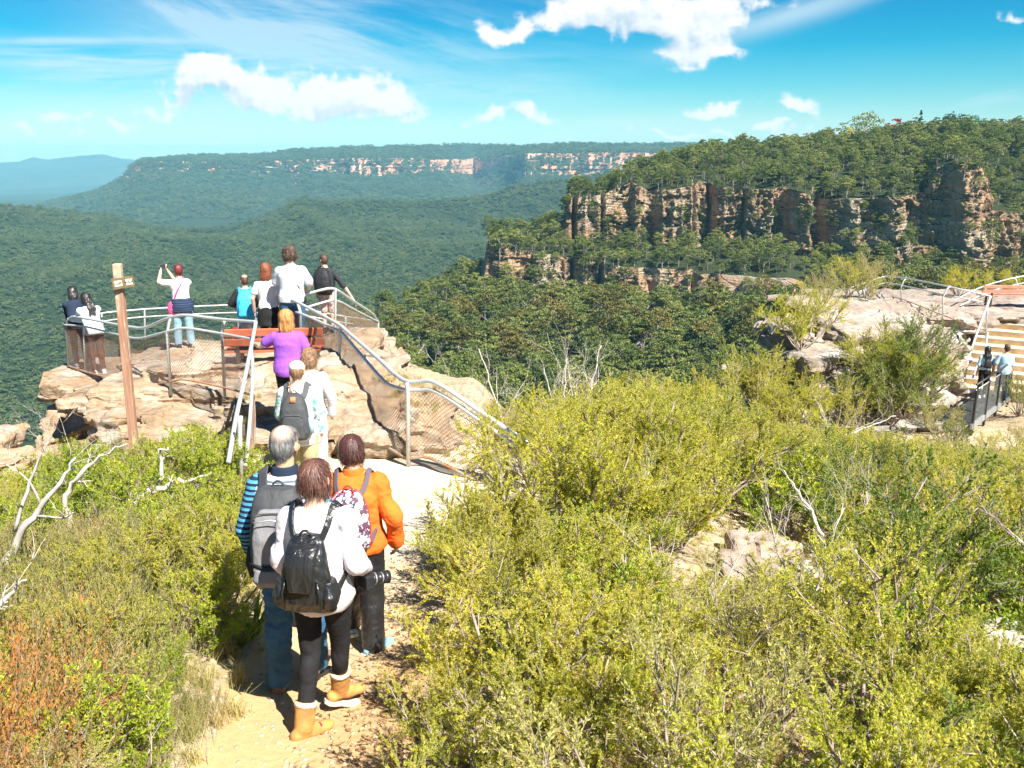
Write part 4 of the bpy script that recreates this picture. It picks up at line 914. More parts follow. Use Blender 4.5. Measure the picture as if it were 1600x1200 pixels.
# shrubs round the right-hand lookout
for px, py, d, kd, s, lb in [(1250, 555, 28.0, 'tea', 1.45, 'yellow-green shrub overhanging the left end of the lookout rock'), (1215, 580, 26.5, 'tea', 1.6, 'bright yellow shrub left of the lookout rock'), (1180, 600, 26, 'airy', 1.5, 'open brownish shrub left of the bright yellow one'),
        (1150, 590, 27.5, 'dark', 1.4, 'dark green shrub at the cliff edge left of the lookout rock'), (1350, 505, 33, 'teagrey', 1.15, 'orange-tinged shrub inside the lookout railing corner'), (1320, 505, 33, 'airy', 1.0, 'small shrub by the third railing post of the lookout'),
        (1375, 640, 26.0, 'tea', 1.3, 'yellow-tipped shrub behind the big dark green one'), (1410, 655, 25.3, 'dark', 1.15, 'small dark shrub filling the foot of the big one'), (1452, 640, 25.8, 'tea', .85, 'yellow-green shrub between the big green ones by the stairs'), (1345, 655, 25.0, 'dark', 1.0, 'dark green shrub under the pale rock face'), (1390, 650, 25.0, 'dark', 1.35, 'big dark green shrub in front of the lookout rock'), (1424, 648, 25.2, 'dark', 1.3, 'big green shrub just left of the stairs'), (1425, 610, 26.3, 'dark', 1.25, 'green shrub against the pale rock face left of the stairs'), (1370, 640, 25.8, 'tea', 1.2, 'light green shrub below the lookout rock'), (1462, 672, 24.4, 'teagrey', .8, 'grey twiggy shrub by the foot of the walkway'),
        (1596, 700, 22.3, 'teagrey', .6, 'yellowing shrub below the metal walkway'), (1540, 712, 21.8, 'airy', .45, 'small orange-tipped shrub below the walkway railing'), (1490, 705, 22.5, 'dark', .55, 'green shrub at the lower end of the walkway'), (1600, 610, 26.2, 'dark', .8, 'green shrub right of the walkway'),
        (1495, 470, 36, 'tea', .9, 'yellow-green shrub behind the lookout bench'), (1560, 470, 38, 'tea', 1.1, 'yellow-green shrub beyond the lookout bench'), (1600, 470, 38.5, 'teagrey', 1.1, 'grey-green shrub beyond the right end of the bench'), (1280, 520, 30.5, 'teagrey', .9, 'grey shrub behind the overhanging rock lip'), (1300, 640, 24.4, 'airy', 1.2, 'thin shrub among broken rocks below the overhang'), (1240, 660, 23.8, 'tea', 1.3, 'yellow shrub below the broken rocks')]:
    p = P(px, py, d); put_shrub(kd, p.x, p.y, s, lb, None, free=True)
# left of the path: bright shrubs below the sign and tea-tree by the walkers
def okL(x, y):
    if not pathclear(x, y, .30): return False
    if y > 11.9 or (y > 10.9 and x > -2.9): return False
    return x < -1.4 and x / y > -.72
for x, y, r in dart(60, (-8.5, -1.6), (6.9, 11.6), lambda x, y: .42 + .022 * y, okL, 6000):
    kd = random.choice(['bright', 'bright', 'bright', 'teagrey', 'tea'] if x > -5.2 else ['bright', 'teagrey', 'teagrey', 'airy', 'tea']); s = r * random.uniform(1.05, 1.35) * (1.0 if kd == 'bright' else .62)
    put_shrub(kd, x, y, s, LAB[kd] + (' on the left below the timber signpost' if x > -5.6 else ' at the far left edge of the heath'), 'shrubs left of the path below the signpost')
for x, y, s in [(-2.35, 6.4, .62), (-2.15, 5.5, .5), (-2.7, 5.9, .6), (-2.45, 7.2, .62), (-3.1, 6.7, .55), (-2.15, 4.75, .32), (-2.35, 5.1, .42)]:
    put_shrub('tea' if s > .55 else 'bright', x, y, s, 'shaded low shrub beside the striped-shirt walker left of the path', 'shaded shrubs left of the walkers')
    placed.append((x, y, .4))

for x, y, r in dart(34, (-5.2, -1.8), (2.9, 6.6), lambda x, y: .36, lambda x, y: pathclear(x, y, .3) and x > -.78 * y - .3, 3000):
    kd = random.choice(['bright', 'tea', 'rust', 'rust', 'teagrey']); z_ = zat(x, y); s = random.uniform(.36, .52) * (1.15 if kd == 'bright' else 1)
    tr = thing('shrub', f'low {LAB[kd]} poking through the heath on the left', 'shrub', (x, y, z_), random.uniform(0, 6), 'low shrubs in the left heath'); tr.scale = (s, s, s)
    for nm, me in zip(('foliage', 'branches'), SH[kd][0]): obj(nm, me, tr)
# ---- heath: fine upright stems, far too many to count
def heath_proto(seed, n=34, H=.60, R=.20, nl=52):
    rng = np.random.default_rng(seed); base = rng.normal(size=(n, 2)) * R * .5; d = np.concatenate([base * 1.1 + rng.normal(size=(n, 2)) * .17, np.ones((n, 1))], 1); d = unit(d); L = H * rng.uniform(.55, 1.1, n)
    p0 = np.concatenate([base, np.full((n, 1), -.05)], 1); V1, F1 = tubes_np((p0, p0 + d * L[:, None], np.full(n, .0022), np.full(n, .0009)), 3)
    ts = np.repeat(np.arange(n), nl); f = .25 + .78 * rng.random(n * nl); D = d[ts]; r = rng.normal(size=(n * nl, 3)); rad = unit(r - D * (r * D).sum(1)[:, None])
    ax = unit(D * 1.3 + rad * .6); C = p0[ts] + D * (L[ts] * f)[:, None] + rad * (.014 * rng.random(n * nl))[:, None]
    V2, F2 = leaf_quads(C, ax, .024 * rng.uniform(.7, 1.3, n * nl), .0062, rng)
    return np.concatenate([V2, V1]), np.concatenate([F2, F1 + len(V2)]), np.concatenate([np.zeros(len(F2), int), np.ones(len(F1), int)])
def grass_proto(seed, n=60, H=.28, R=.10, w=.0035):
    rng = np.random.default_rng(seed); V, F = [], []
    b = rng.normal(size=(n, 2)) * R * .4; dr = rng.normal(size=(n, 2)); dr /= np.linalg.norm(dr, axis=1)[:, None]; L = H * rng.uniform(.5, 1.1, n); bend = rng.uniform(.2, .9, n)
    for i in range(n):
        s = V3([-dr[i, 1], dr[i, 0], 0]) * w; prev = None
        for k in range(4):
            f = k / 3; p = V3([b[i, 0] + dr[i, 0] * L[i] * bend[i] * f * f, b[i, 1] + dr[i, 1] * L[i] * bend[i] * f * f, L[i] * f * (1 - .35 * f * bend[i]) - .01]); q = s * (1 - f * .85); V += [p - q, p + q]
            if k: m_ = len(V); F.append((m_ - 4, m_ - 3, m_ - 1, m_ - 2))
    return np.array(V), np.array(F), np.zeros(len(F), int)
rng = np.random.default_rng(77)
def stuff_points(n, xr, yr, ok):
    xy = np.stack([rng.uniform(*xr, n), rng.uniform(*yr, n)], 1); m_ = np.array([ok(a, b) for a, b in xy]); xy = xy[m_]
    return np.array([(a, b, zat(a, b)) for a, b in xy])
HP = [heath_proto(s) for s in (1, 2, 3)]
def okH(x, y): return pathclear(x, y, .10 + .25 * (y > 4.6)) and x < -1.2 and x > -.80 * y - .5 and y < 6.9 - .3 * (x > -2.4) - .9 * (x > -2.6) * (y > 4.9) and not (x > -2.6 and y > 5.2)
hp = stuff_points(1900, (-6.5, -1.4), (2.2, 7.3), okH)
pat = fbm(hp[:, 0] * .8, hp[:, 1] * .8, 3.0, 3)
org = (pat + rng.normal(size=len(pat)) * .22 + (4.0 - hp[:, 1]) * .16 - np.clip(hp[:, 0] + 2.6, -1, 1) * .10) > .10
for nm, sel, mt, lb in (('heath', ~org, M_HEATH, 'fine olive-green upright heath covering the left foreground'), ('orange_heath', org, M_HORANGE, 'orange-tipped heath in the lower left foreground')):
    q = hp[sel]; n = len(q)
    edge = np.clip((np.abs(q[:, 0] - xpath(q[:, 1])) - wpath(q[:, 1])) / .8, .45, 1)
    scatter_object(nm, HP, q, rng.uniform(.75, 1.2, n) * edge, rng.uniform(0, 6.28, n), rng.integers(0, 3, n), [mt, M_TWIG], lb, 'heath', rotm=rng.normal(size=(n, 2)) * .16)
M_DRY = leaf_mat('dry_grass', (.40, .32, .13), (.52, .43, .20), (.50, .46, .18), .35, patch=2, randw=.6)
M_LITTER = leaf_mat('leaf_litter_brown', (.16, .09, .04), (.27, .16, .08), (.40, .27, .15), .1, patch=2, randw=.6)
def okG(x, y):
    a = (abs(x - float(xpath(y))) - float(wpath(y)))
    return (a > -.04 + .0 and a < .55 or (a >= .55 and random.random() < .35)) and y < 13
gp = stuff_points(3600, (-5, 6), (2.4, 13.2), okG); n = len(gp)
scatter_object('grass', [grass_proto(s) for s in (1, 2, 3)], gp, rng.uniform(.25, .70, n), rng.uniform(0, 6.28, n), rng.integers(0, 3, n), [M_DRY, M_DRY], 'dry straw-coloured grass tufts along the path edges', 'grass')
# fallen twigs and leaves on the shady side of the path
lp = []
for _ in range(3400):
    y = random.uniform(2.6, 8.5); e = float(xpath(y)) + float(wpath(y)); x = e + random.gauss(-.05, .22)
    if x < e - .55: continue
    lp.append((x, y, zat(x, y) + .006))
lp = np.array(lp); n = len(lp); v = np.array([(-.5, -.18, 0), (0, -.3, .1), (.5, 0, 0), (0, .3, .12)], float) * .03; v2 = np.array([(-1.2, -.04, 0), (1.2, -.05, .1), (1.2, .05, .1), (-1.2, .04, 0)], float) * .03
scatter_object('leaf_litter', [(v, np.array([[0, 1, 2, 3]]), np.zeros(1, int)), (v2, np.array([[0, 1, 2, 3]]), np.zeros(1, int))], lp, rng.uniform(.5, 1.5, n), rng.uniform(0, 6.28, n), (rng.random(n) < .3).astype(int), [M_LITTER], 'brown leaf litter and twigs on the right edge of the path', 'leaf litter', rotm=rng.normal(size=(n, 2)) * .35)

# ---- bleached dead branches and small dead trees, each where the photograph has it
def dead_branch(name, label, pts, r0, twigs, mat=None, seed=0, group=None, cat='dead branch', depth=2, tl=.5, spread=.6):
    """pts: world polyline of the main stem; side branches fork off it"""
    rg = random.Random(seed); mb = MB(); main = [Vector(p) for p in pts]
    fine = []
    for i in range(len(main) - 1):
        for k in range(4): f = k / 4; fine.append(main[i].lerp(main[i + 1], f) + Vector((rg.gauss(0, 1), rg.gauss(0, 1), rg.gauss(0, 1))) * r0 * .5)
    fine.append(main[-1]); n = len(fine); r0 *= 1.25; mb.tube(fine, [r0 * (1 - .8 * i / (n - 1)) for i in range(n)], 6)
    def fork(p, d, L, r, k):
        q = [p]; dd = d
        for s_ in range(4): dd = (dd + Vector((rg.gauss(0, .22), rg.gauss(0, .22), rg.gauss(0.05, .2)))).normalized(); q.append(q[-1] + dd * L / 4)
        mb.tube(q, [r, r * .8, r * .65, r * .5, r * .3], 4)
        if k > 0:
            for j in range(rg.randint(2, 4)): fork(q[rg.randint(1, 4)], (dd + Vector((rg.gauss(0, spread), rg.gauss(0, spread), rg.gauss(.15, spread)))).normalized(), L * rg.uniform(.4, .7), r * .5, k - 1)
    for j in range(twigs):
        i = rg.randint(int(n * .3), n - 1); d = (fine[min(i, n - 1)] - fine[max(i - 2, 0)]).normalized()
        fork(fine[i], (d + Vector((rg.gauss(0, spread), rg.gauss(0, spread), rg.gauss(.2, spread)))).normalized(), tl * rg.uniform(.5, 1.1), r0 * .45 * (1.1 - i / n), depth)
    o = mb.build(name, mat or M_BLEACH, smooth=True); return tag(o, label, cat, group)
def PL(d, *pp): return [P(a, b, d + (c[0] if c else 0)) for a, b, *c in pp]
dead_branch('dead_branch', 'long bleached forked branch leaning up from the left edge', PL(6.2, (5, 900), (25, 845), (62, 795), (95, 750), (118, 715)), .030, 5, seed=1, tl=.42)
dead_branch('dead_branch', 'second thin bleached branch parallel to the long forked one at the left edge', PL(6.4, (20, 830), (45, 765), (62, 715), (75, 690)), .014, 4, seed=2, tl=.30)
dead_branch('dead_branch', 'curved pale branch rising through the heath to the foot of the signpost', PL(8.2, (110, 830), (100, 790), (113, 755), (135, 730), (165, 708), (198, 694)), .028, 4, seed=3, tl=.28, depth=1)
dead_branch('dead_branch', 'thick white crooked branch lying across the bright green shrubs', PL(8.4, (208, 790), (232, 768), (262, 755), (300, 752), (330, 738)), .034, 3, seed=4, tl=.22, depth=1)
dead_branch('dead_branch', 'short upright pale stick rising from the crooked white branch', PL(8.5, (250, 758), (253, 735), (250, 705), (262, 699)), .024, 1, seed=5, tl=.12, depth=0)
dead_branch('dead_branch', 'fan of pale broken sticks at the lower left edge of the frame', PL(4.4, (-25, 985), (-5, 955), (18, 925), (42, 906)), .017, 4, seed=6, tl=.22, depth=1, spread=.35)
dead_branch('dead_branch', 'thin pale twigs hanging over the right part of the bright shrubs', PL(8.0, (235, 822), (262, 795), (300, 778), (330, 772)), .010, 4, seed=7, tl=.35, depth=1)
dead_branch('dead_branch', 'grey stick with a bend beside the shaded shrubs', PL(5.6, (330, 1020), (340, 990), (348, 965)), .012, 2, seed=8, tl=.15, depth=0)
for i, (px0, py0, px1, py1, d, r, tw, lb) in enumerate([
    (812, 800, 748, 545, 13.5, .026, 9, 'tall bleached leafless sapling nearest the railing end'), (860, 760, 885, 560, 14.0, .030, 12, 'white leafless sapling standing in the yellow scrub'),
    (870, 745, 940, 540, 14.2, .028, 12, 'spreading white leafless sapling right of the others'), (870, 730, 850, 575, 14.6, .020, 8, 'thin white leafless sapling between two bigger ones'), (790, 745, 700, 600, 13.0, .016, 7, 'low bleached sapling leaning over the railing end'),
    (1295, 870, 1225, 735, 7.4, .020, 7, 'white forked dead sapling above the log-like ledge'), (1100, 700, 1140, 630, 18, .03, 5, 'dark crooked dead stem in the scrub below the lookout rock'),
    (1640, 905, 1530, 790, 5.4, .014, 8, 'dark bare branches at the right edge of the frame'), (1300, 875, 1215, 1000, 6.5, .026, 3, 'long pale fallen branch running down from the ledge'), (1230, 720, 1400, 650, 17, .03, 6, 'pale arching dead branch below the lookout rock'),
    (920, 1200, 870, 1010, 3.9, .010, 6, 'dry grey forked stem in the near scrub'), (1035, 925, 1033, 870, 7.0, .014, 1, 'short pale stump sticking up from the scrub')]):
    a, b = P(px0, py0, d), P(px1, py1, d + .2); mid = a.lerp(b, .5) + Vector((.05, 0, .03)) * d * .12
    dead_branch('dead_sapling' if b.z - a.z > .6 else 'dead_branch', lb, [a - Vector((0, 0, .3)), a, a.lerp(mid, .6), mid, mid.lerp(b, .6), b], r, tw, seed=20 + i, tl=(b - a).length * .36, depth=2, spread=.42, cat='dead sapling' if b.z - a.z > .6 else 'dead branch', mat=M_TWIG if 'dark' in lb or 'dry' in lb else None)
random.seed(404)
for i in range(16):
    y = random.uniform(5, 15); x = random.uniform(.3, .5 * y); z = zat(x, y); Ht = random.uniform(.7, 1.25)
    px = 800 + F_PX * x / (y * CT - z * ST)
    if float(ray(px, np.interp(px, CAPX, CAPY) - 25)[1]) * y < z + Ht: continue
    a = Vector((x, y, z)); b = a + Vector((random.gauss(0, .3), random.gauss(0, .2), Ht)); m_ = a.lerp(b, .5) + Vector((random.gauss(0, .08), 0, 0))
    dead_branch('dead_sapling', 'bare grey-white twiggy sapling sticking out of the tea-tree scrub', [a, m_, b], .012, 9, seed=300 + i, tl=Ht * .4, depth=2, spread=.45, cat='dead sapling', group='bare twiggy saplings in the scrub', mat=random.choice([M_BLEACH, M_TWIG]))
# strap-leaved plants by the path
def strap_plant(label, x, y, n, L, w, mat, seed, group=None, up=1.0):
    rg = random.Random(seed); mb = MB(); z = zat(x, y)
    for i in range(n):
        a = rg.uniform(0, 6.28); l = L * rg.uniform(.6, 1.1); b = rg.uniform(.3, .9); pts, ups = [], []
        for k in range(6):
            f = k / 5; pts.append(Vector((x + math.cos(a) * l * b * f, y + math.sin(a) * l * b * f, z + l * up * (f - .55 * f * f * b))))
        P0 = pts; s = Vector((-math.sin(a), math.cos(a), 0)); vs = []
        for k, p in enumerate(P0): ww = w * (1 - (k / 5) ** 2) + .001; vs += [p - s * ww, p + Vector((0, 0, -ww * .5)), p + s * ww]
        mb.add(vs, [(k * 3 + j, k * 3 + j + 1, k * 3 + j + 4, k * 3 + j + 3) for k in range(5) for j in range(2)])
    return tag(mb.build('strap_leaf_plant', mat), label, 'plant', group)
M_STRAP = leaf_mat('strap_leaves', (.14, .22, .03), (.22, .32, .04), (.30, .38, .06), .3, patch=3)
strap_plant('strap-leaved green plant at the path edge beside the jeans of the striped-shirt walker', XP(395, 985, 5.75), 5.75, 26, .42, .014, M_STRAP, 1)
strap_plant('smaller strap-leaved plant in the shade left of the path', XP(372, 1000, 5.5), 5.55, 18, .32, .010, M_STRAP, 2)

# small stones trodden into the path
sp_ = []
for _ in range(1500):
    y = random.uniform(3, 11.5); x = float(xpath(y)) + random.gauss(0, .6) * float(wpath(y)); sp_.append((x, y, zat(x, y) + .001))
sp_ = np.array(sp_); n = len(sp_); ico = bmesh.new(); bmesh.ops.create_icosphere(ico, subdivisions=1, radius=.012); iv = np.array([v.co[:] for v in ico.verts]) * [1.2, .9, .6]; if_ = np.array([[v.index for v in f.verts] + [f.verts[2].index] for f in ico.faces]); ico.free()
iv2 = iv * [1.5, .8, .5]; tris = [(iv, if_), (iv2, if_)]
Fq = [f[:, :3] for _, f in tris]
M_PEB = simple('path_pebble', (.42, .33, .23), .9, 0, .1, .5, 3)
def peb_mesh():
    V, F = [], []; k = 0; rg = np.random.default_rng(4)
    for p in sp_:
        s_ = rg.uniform(.3, 1.3) ** 1.4; a = rg.uniform(0, 6.28); c, s2 = math.cos(a), math.sin(a); q = (iv * s_) @ np.array([[c, s2, 0], [-s2, c, 0], [0, 0, 1]]); V.append(q + p); F.append(Fq[0] + k); k += len(q)
    return np.concatenate(V), np.concatenate(F)
V, F = peb_mesh(); tag(obj('gravel', mesh_np('gravel', V, F, M_PEB, True)), 'small brown stones trodden into the sandy path', 'gravel', kind='stuff')
# ------------------------------------------------------------------ railings, signpost, benches, stairs, walkway
def metal(name, base, rust_lo, rust_amt, rough=.42, metalness=.75):
    m, t, out = new_mat(name); pos = t.node('ShaderNodeNewGeometry').outputs['Position']
    n = t.noise(pos, 5.5, 6, .7); f = t.noise(pos, 60, 3, .6)
    col = t.ramp(f, [(.3, tuple(c * .82 for c in base)), (.7, base)]); rm = t.ramp(n, [(rust_amt, 0.0), (rust_amt + .12, 1.0)])
    col = t.mix(rm, col, t.ramp(f, [(.3, rust_lo), (.7, tuple(min(1, c * 1.9) for c in rust_lo))]))
    b = pbsdf(t, out, col, t.ramp(n, [(.3, rough), (.8, .75)]), 0.0, .5, t.bump(f, .25, .002)); t.set(b, 'Metallic', t.math('MULTIPLY', t.math('SUBTRACT', 1.0, rm), metalness)); return m
M_GALV = metal('galvanised_tube', (.62, .64, .63), (.24, .15, .09), .58, .5, .45)
M_RUSTY = metal('rusty_tube', (.42, .36, .30), (.24, .11, .05), .42, .6, .4)
M_WIRE = metal('rusty_wire', (.30, .26, .22), (.22, .10, .05), .45, .6, .3)
M_BLACKM = simple('black_painted_steel', (.018, .019, .02), .45, 0, .5, .2, 8)
M_MESHG = simple('grey_mesh_wire', (.36, .38, .38), .5, .5, .5)
def pl(pts): return [P(a, b, d) for a, b, d in pts]
def smoothed(pts, it=1):
    for _ in range(it):
        q = [pts[0]]
        for a, b in zip(pts[:-1], pts[1:]): q += [a.lerp(b, .2), a.lerp(b, .8)]
        q.append(pts[-1]); pts = q
    return pts
def interp_pl(pts, f):
    L = [0.0]
    for a, b in zip(pts[:-1], pts[1:]): L.append(L[-1] + (b - a).length)
    s = f * L[-1]
    for i in range(len(pts) - 1):
        if s <= L[i + 1] or i == len(pts) - 2: return pts[i].lerp(pts[i + 1], (s - L[i]) / max(1e-6, L[i + 1] - L[i]))
def railing(name, label, upper, mid, bottom, posts, r=.024, mesh=True, mat=None, matlow=None, cell=.058, wire=.0030, group=None):
    U, Md = pl(upper), pl(mid); c = sum(U, Vector()) / len(U); c.z = min(p.z for p in U) - 1
    rt = thing(name, label, 'railing', c, 0, group); inv = Matrix.Translation(-c)
    def put(nm, mb, m): o = mb.build(nm, m, rt, smooth=True); o.data.transform(inv); return o
    a = MB(); a.tube(smoothed(U, 2), r, 8); put('handrail', a, mat or M_GALV)
    a = MB(); a.tube(smoothed(Md, 2), r * .85, 8); put('mid_rail', a, mat or M_GALV)
    if bottom:
        Bt = pl(bottom); a = MB(); a.tube(smoothed(Bt, 1), r * .7, 6); put('bottom_rail', a, matlow or M_RUSTY)
    for (bx_, by_, d, mx_, my_, ux_, uy_) in posts:
        base, m_, u_ = P(bx_, by_, d), P(mx_, my_, d), P(ux_, uy_, d); base.z -= .15
        a = MB(); k = m_.lerp(u_, .5) + Vector((0, 0, (u_ - m_).length * .22)); a.tube([base, m_, m_.lerp(k, .7), k, u_], r, 8); put('post', a, mat or M_GALV)
    if mesh and bottom:
        a = MB(); L = sum((q - p).length for p, q in zip(Md[:-1], Md[1:])); n = int(L / cell); H = (Md[0] - Bt[0]).length; k = max(4, int(H / cell))
        G = [[interp_pl(Bt, i / n).lerp(interp_pl(Md, i / n), j / k) for j in range(k + 1)] for i in range(n + 1)]
        for s in (1, -1):
            for i in range(-k, n + k + 1):
                line = [G[i + s * j][j] for j in range(k + 1) if 0 <= i + s * j <= n]
                if len(line) > 1:
                    for p, q in zip(line[:-1], line[1:]):
                        pass
                    off = Vector((0, -wire * s, 0)); a.tube([p + off for p in line], wire, 3, False)
        put('wire_mesh', a, M_WIRE)
    return rt
railing('pipe_railing', 'grey pipe railing with wire mesh along the front of the left lookout rock', 
    [(104,503,17.5),(112,494,17.3),(136,498,16.6),(192,509,15.4),(226,514,14.8),(258,498,13.9),(287,491,13.6),(345,499,13.3),(400,503,12.6)],
    [(101,508,17.5),(131,509,16.9),(192,525,15.4),(217,530,14.8),(258,519,13.8),(287,511,13.6),(345,521,13.3),(394,530,12.5)],
    [(105,571,17.5),(131,580,16.9),(192,597,15.4),(217,605,14.8),(264,597,13.8),(287,592,13.6),(345,604,13.3),(396,618,12.5)],
    [(107,583,17.5,104,512,107,500),(133,595,16.9,131,512,136,498),(194,606,15.4,190,524,192,509),(266,603,13.8,261,520,270,495),(350,609,13.3,347,522,352,499)])
railing('stair_handrail', 'pale handrail sloping down to the path with a rusty mesh panel beneath it',
    [(400,503,12.6),(385,580,11.0),(368,655,9.7),(357,722,8.8)], [(394,530,12.5),(395,590,11.2),(391,650,10.1),(384,728,9.2)],
    [(396,618,12.5),(398,655,11.2),(396,700,10.1),(385,745,9.2)],
    [(377,745,9.2,375,700,376,650)], r=.026, cell=.05, wire=.0026)
railing('pipe_railing', 'double pipe railing running down past the humped rock into the scrub',
    [(449,464,15.8),(470,475,15.2),(532,508,13.6),(540,516,13.4),(600,568,11.6),(613,582,11.2),(634,597,10.7),(655,597,10.6),(672,594,10.5),(700,608,10.3),(760,650,10.0),(835,698,9.7)],
    [(458,486,15.8),(480,494,15.2),(533,518,13.6),(540,526,13.4),(596,592,11.6),(608,602,11.2),(634,610,10.7),(655,610,10.6),(672,608,10.5),(700,622,10.3),(760,664,10.0),(830,712,9.7)],
    [(462,572,15.6),(506,598,14.0),(528,613,13.5),(554,644,12.2),(580,672,11.5),(601,696,11.0),(637,717,10.66),(665,713,10.6),(700,728,10.3),(760,760,10.0),(830,800,9.7)],
    [(469,527,15.6,469,487,462,470),(528,613,13.6,531,520,535,510),(638,722,10.66,637,612,635,598)], r=.028)
railing('pipe_railing', 'pipe railing with mesh round the upper corner behind the red bench',
    [(452,466,15.8),(480,459,15.9),(514,450,16.0),(526,452,16.1),(556,473,17.3),(583,490,18.5),(590,502,18.9)],
    [(460,486,15.8),(490,477,15.9),(524,467,16.1),(556,485,17.3),(591,503,18.9)],
    [(466,532,15.8),(522,543,16.1),(556,553,17.3),(590,563,18.9)],
    [(522,543,16.1,524,468,524,452),(590,567,18.9,591,505,590,501)])
railing('pipe_railing', 'thin pipe railing along the far edge of the left lookout behind the visitors',
    [(590,502,18.9),(540,495,20.2),(460,480,19.6),(372,476,19.5),(300,479,19.5),(226,483,19.4),(156,489,19.2),(104,503,17.6)],
    [(590,512,18.9),(540,505,20.2),(460,490,19.6),(372,488,19.5),(300,491,19.5),(226,495,19.4),(171,500,19.2),(108,512,17.6)], None,
    [(540,552,20.2,540,506,540,496),(460,532,19.6,460,491,460,480),(372,532,19.5,372,489,372,476),(300,534,19.5,300,492,300,479),(226,540,19.4,226,496,226,484),(160,548,19.2,160,501,158,489)], r=.02, mesh=False)
railing('pipe_railing', 'galvanised pipe railing with curved posts along the right-hand lookout rock',
    [(1262,471,34.5),(1303,457,33),(1350,443,35),(1382,431,37.5),(1412,434,34.5),(1475,446,30.5),(1548,463,29.8)],
    [(1262,482,34.5),(1297,470,33),(1352,453,35),(1382,441,37.5),(1410,446,34.5),(1474,460,30.5),(1540,473,29.9)],
    [(1285,492,33.6),(1297,487,33),(1350,470,35),(1385,462,37),(1410,467,34.5),(1474,493,30.5),(1542,517,29.8)],
    [(1298,493,33,1297,472,1304,457),(1350,471,35,1350,455,1357,442),(1409,469,34.5,1408,448,1416,435),(1473,503,30.5,1474,463,1485,447),(1541,522,29.8,1543,475,1547,463)], r=.028, cell=.12, wire=.0014, mesh=False)
railing('pipe_railing', 'straight two-rail pipe railing on the far side of the right-hand lookout',
    [(1284,468,40),(1340,466,40),(1400,462,40),(1462,461,40),(1500,463,39)], [(1284,476,40),(1340,474,40),(1400,471,40),(1462,470,40),(1500,472,39)], None,
    [(1290,486,40,1290,477,1290,468),(1345,485,40,1345,475,1345,466),(1400,482,40,1400,472,1400,462),(1446,481,40,1446,471,1446,462)], r=.024, mesh=False)
railing('pipe_railing', 'pipe railing behind the pink-red bench at the right edge',
    [(1490,470,33.5),(1535,447,35),(1583,434,36.5),(1620,428,37.5),(1700,418,39)], [(1500,478,33.5),(1540,457,35),(1588,444,36.5),(1620,439,37.5),(1700,430,39)], None,
    [(1541,482,35,1541,458,1537,447),(1590,479,36.5,1590,446,1584,434),(1652,474,38,1652,435,1646,425)], r=.028, mesh=False)
railing('stair_handrail', 'thick pale handrail slanting down the left side of the stone stairs',
    [(1548,463,29.8),(1530,510,28.8),(1513,560,27.8),(1506,592,27.2)], [(1543,520,29.8),(1540,545,29.2),(1530,562,28.2),(1520,590,27.4)], None,
    [(1508,612,27.3,1507,598,1506,592)], r=.035, mesh=False)

# ---- leaning timber signpost
sb, st = P(210, 700, 11.0), P(183, 412, 11.0)
sg_ = thing('signpost', 'tall leaning timber post with a small two-part name board near its top', 'signpost', sb)
m, t, out = new_mat('painted_post'); tc = t.node('ShaderNodeTexCoord').outputs['Object']; zz = t.node('ShaderNodeSeparateXYZ'); t.set(zz, 0, tc)
gr = t.noise(t.mapping(tc, (14, 14, .8)), 2.2, 6, .7); wr = t.noise(t.mapping(tc, (6, 6, 1.2)), 1.5, 5, .7)
col = t.mix(t.ramp(t.math('ADD', wr, t.math('MULTIPLY', gr, .35)), [(.74, 0.0), (.84, 1.0)]), t.ramp(gr, [(.35, (.27, .14, .09)), (.65, (.42, .24, .16))]), (.62, .52, .40))
col = t.mix(t.ramp(zz.outputs[2], [(.0, 0.0), (.01, 0.0)]), col, (.6, .5, .38)); pbsdf(t, out, col, .8, 0, .2, t.bump(gr, .6, .01)); M_POSTW = m
M_BAREW = simple('bare_timber', (.44, .35, .25), .85, 0, .15, .25, 14, .5, 30, .01); M_BOARD = simple('sign_board', (.17, .12, .06), .8, 0, .2, .25, 18, .4, 40, .006); M_PLATE = simple('sign_plate', (.66, .62, .48), .7, 0, .2, .15, 30)
ax = (st - sb).normalized(); xa = Vector((1, .05, 0)); xa = (xa - ax * xa.dot(ax)).normalized(); ya = ax.cross(xa); R3 = Matrix((xa, ya, ax)).transposed()
def sign_box(nm, c, sz, mat, par, bev=.004):
    a = MB(); a.box((0, 0, 0), sz); o = a.build(nm, mat, None, bevel=bev)
    o.data.transform(R3.to_4x4()); o.data.transform(Matrix.Translation(sb + R3 @ Vector(c) - sb)); o.parent = par; return o
Lp = (st - sb).length
sign_box('post', (0, 0, Lp * .46 - .2), (.098, .085, Lp * .92 + .4), M_POSTW, sg_, .006); sign_box('post_top', (0, 0, Lp * .96), (.099, .086, Lp * .08), M_BAREW, sg_, .01)
RB = Matrix.Rotation(-.16, 3, 'Y')
def board(nm, c, sz, mat, par, dz=0):
    a = MB(); a.box((0, 0, 0), sz); o = a.build(nm, mat, par if par is sg_ else None, bevel=.003)
    M_ = (R3 @ Matrix.Rotation(-.15, 3, 'Y') @ Matrix.Rotation(.25, 3, 'Z')).to_4x4(); o.data.transform(Matrix.Translation(R3 @ Vector((.075, -.066, Lp * .905))) @ M_ @ Matrix.Translation(Vector(c))); o.parent = par; return o
bd = board('name_board', (0, 0, 0), (.25, .025, .135), M_BOARD, sg_)
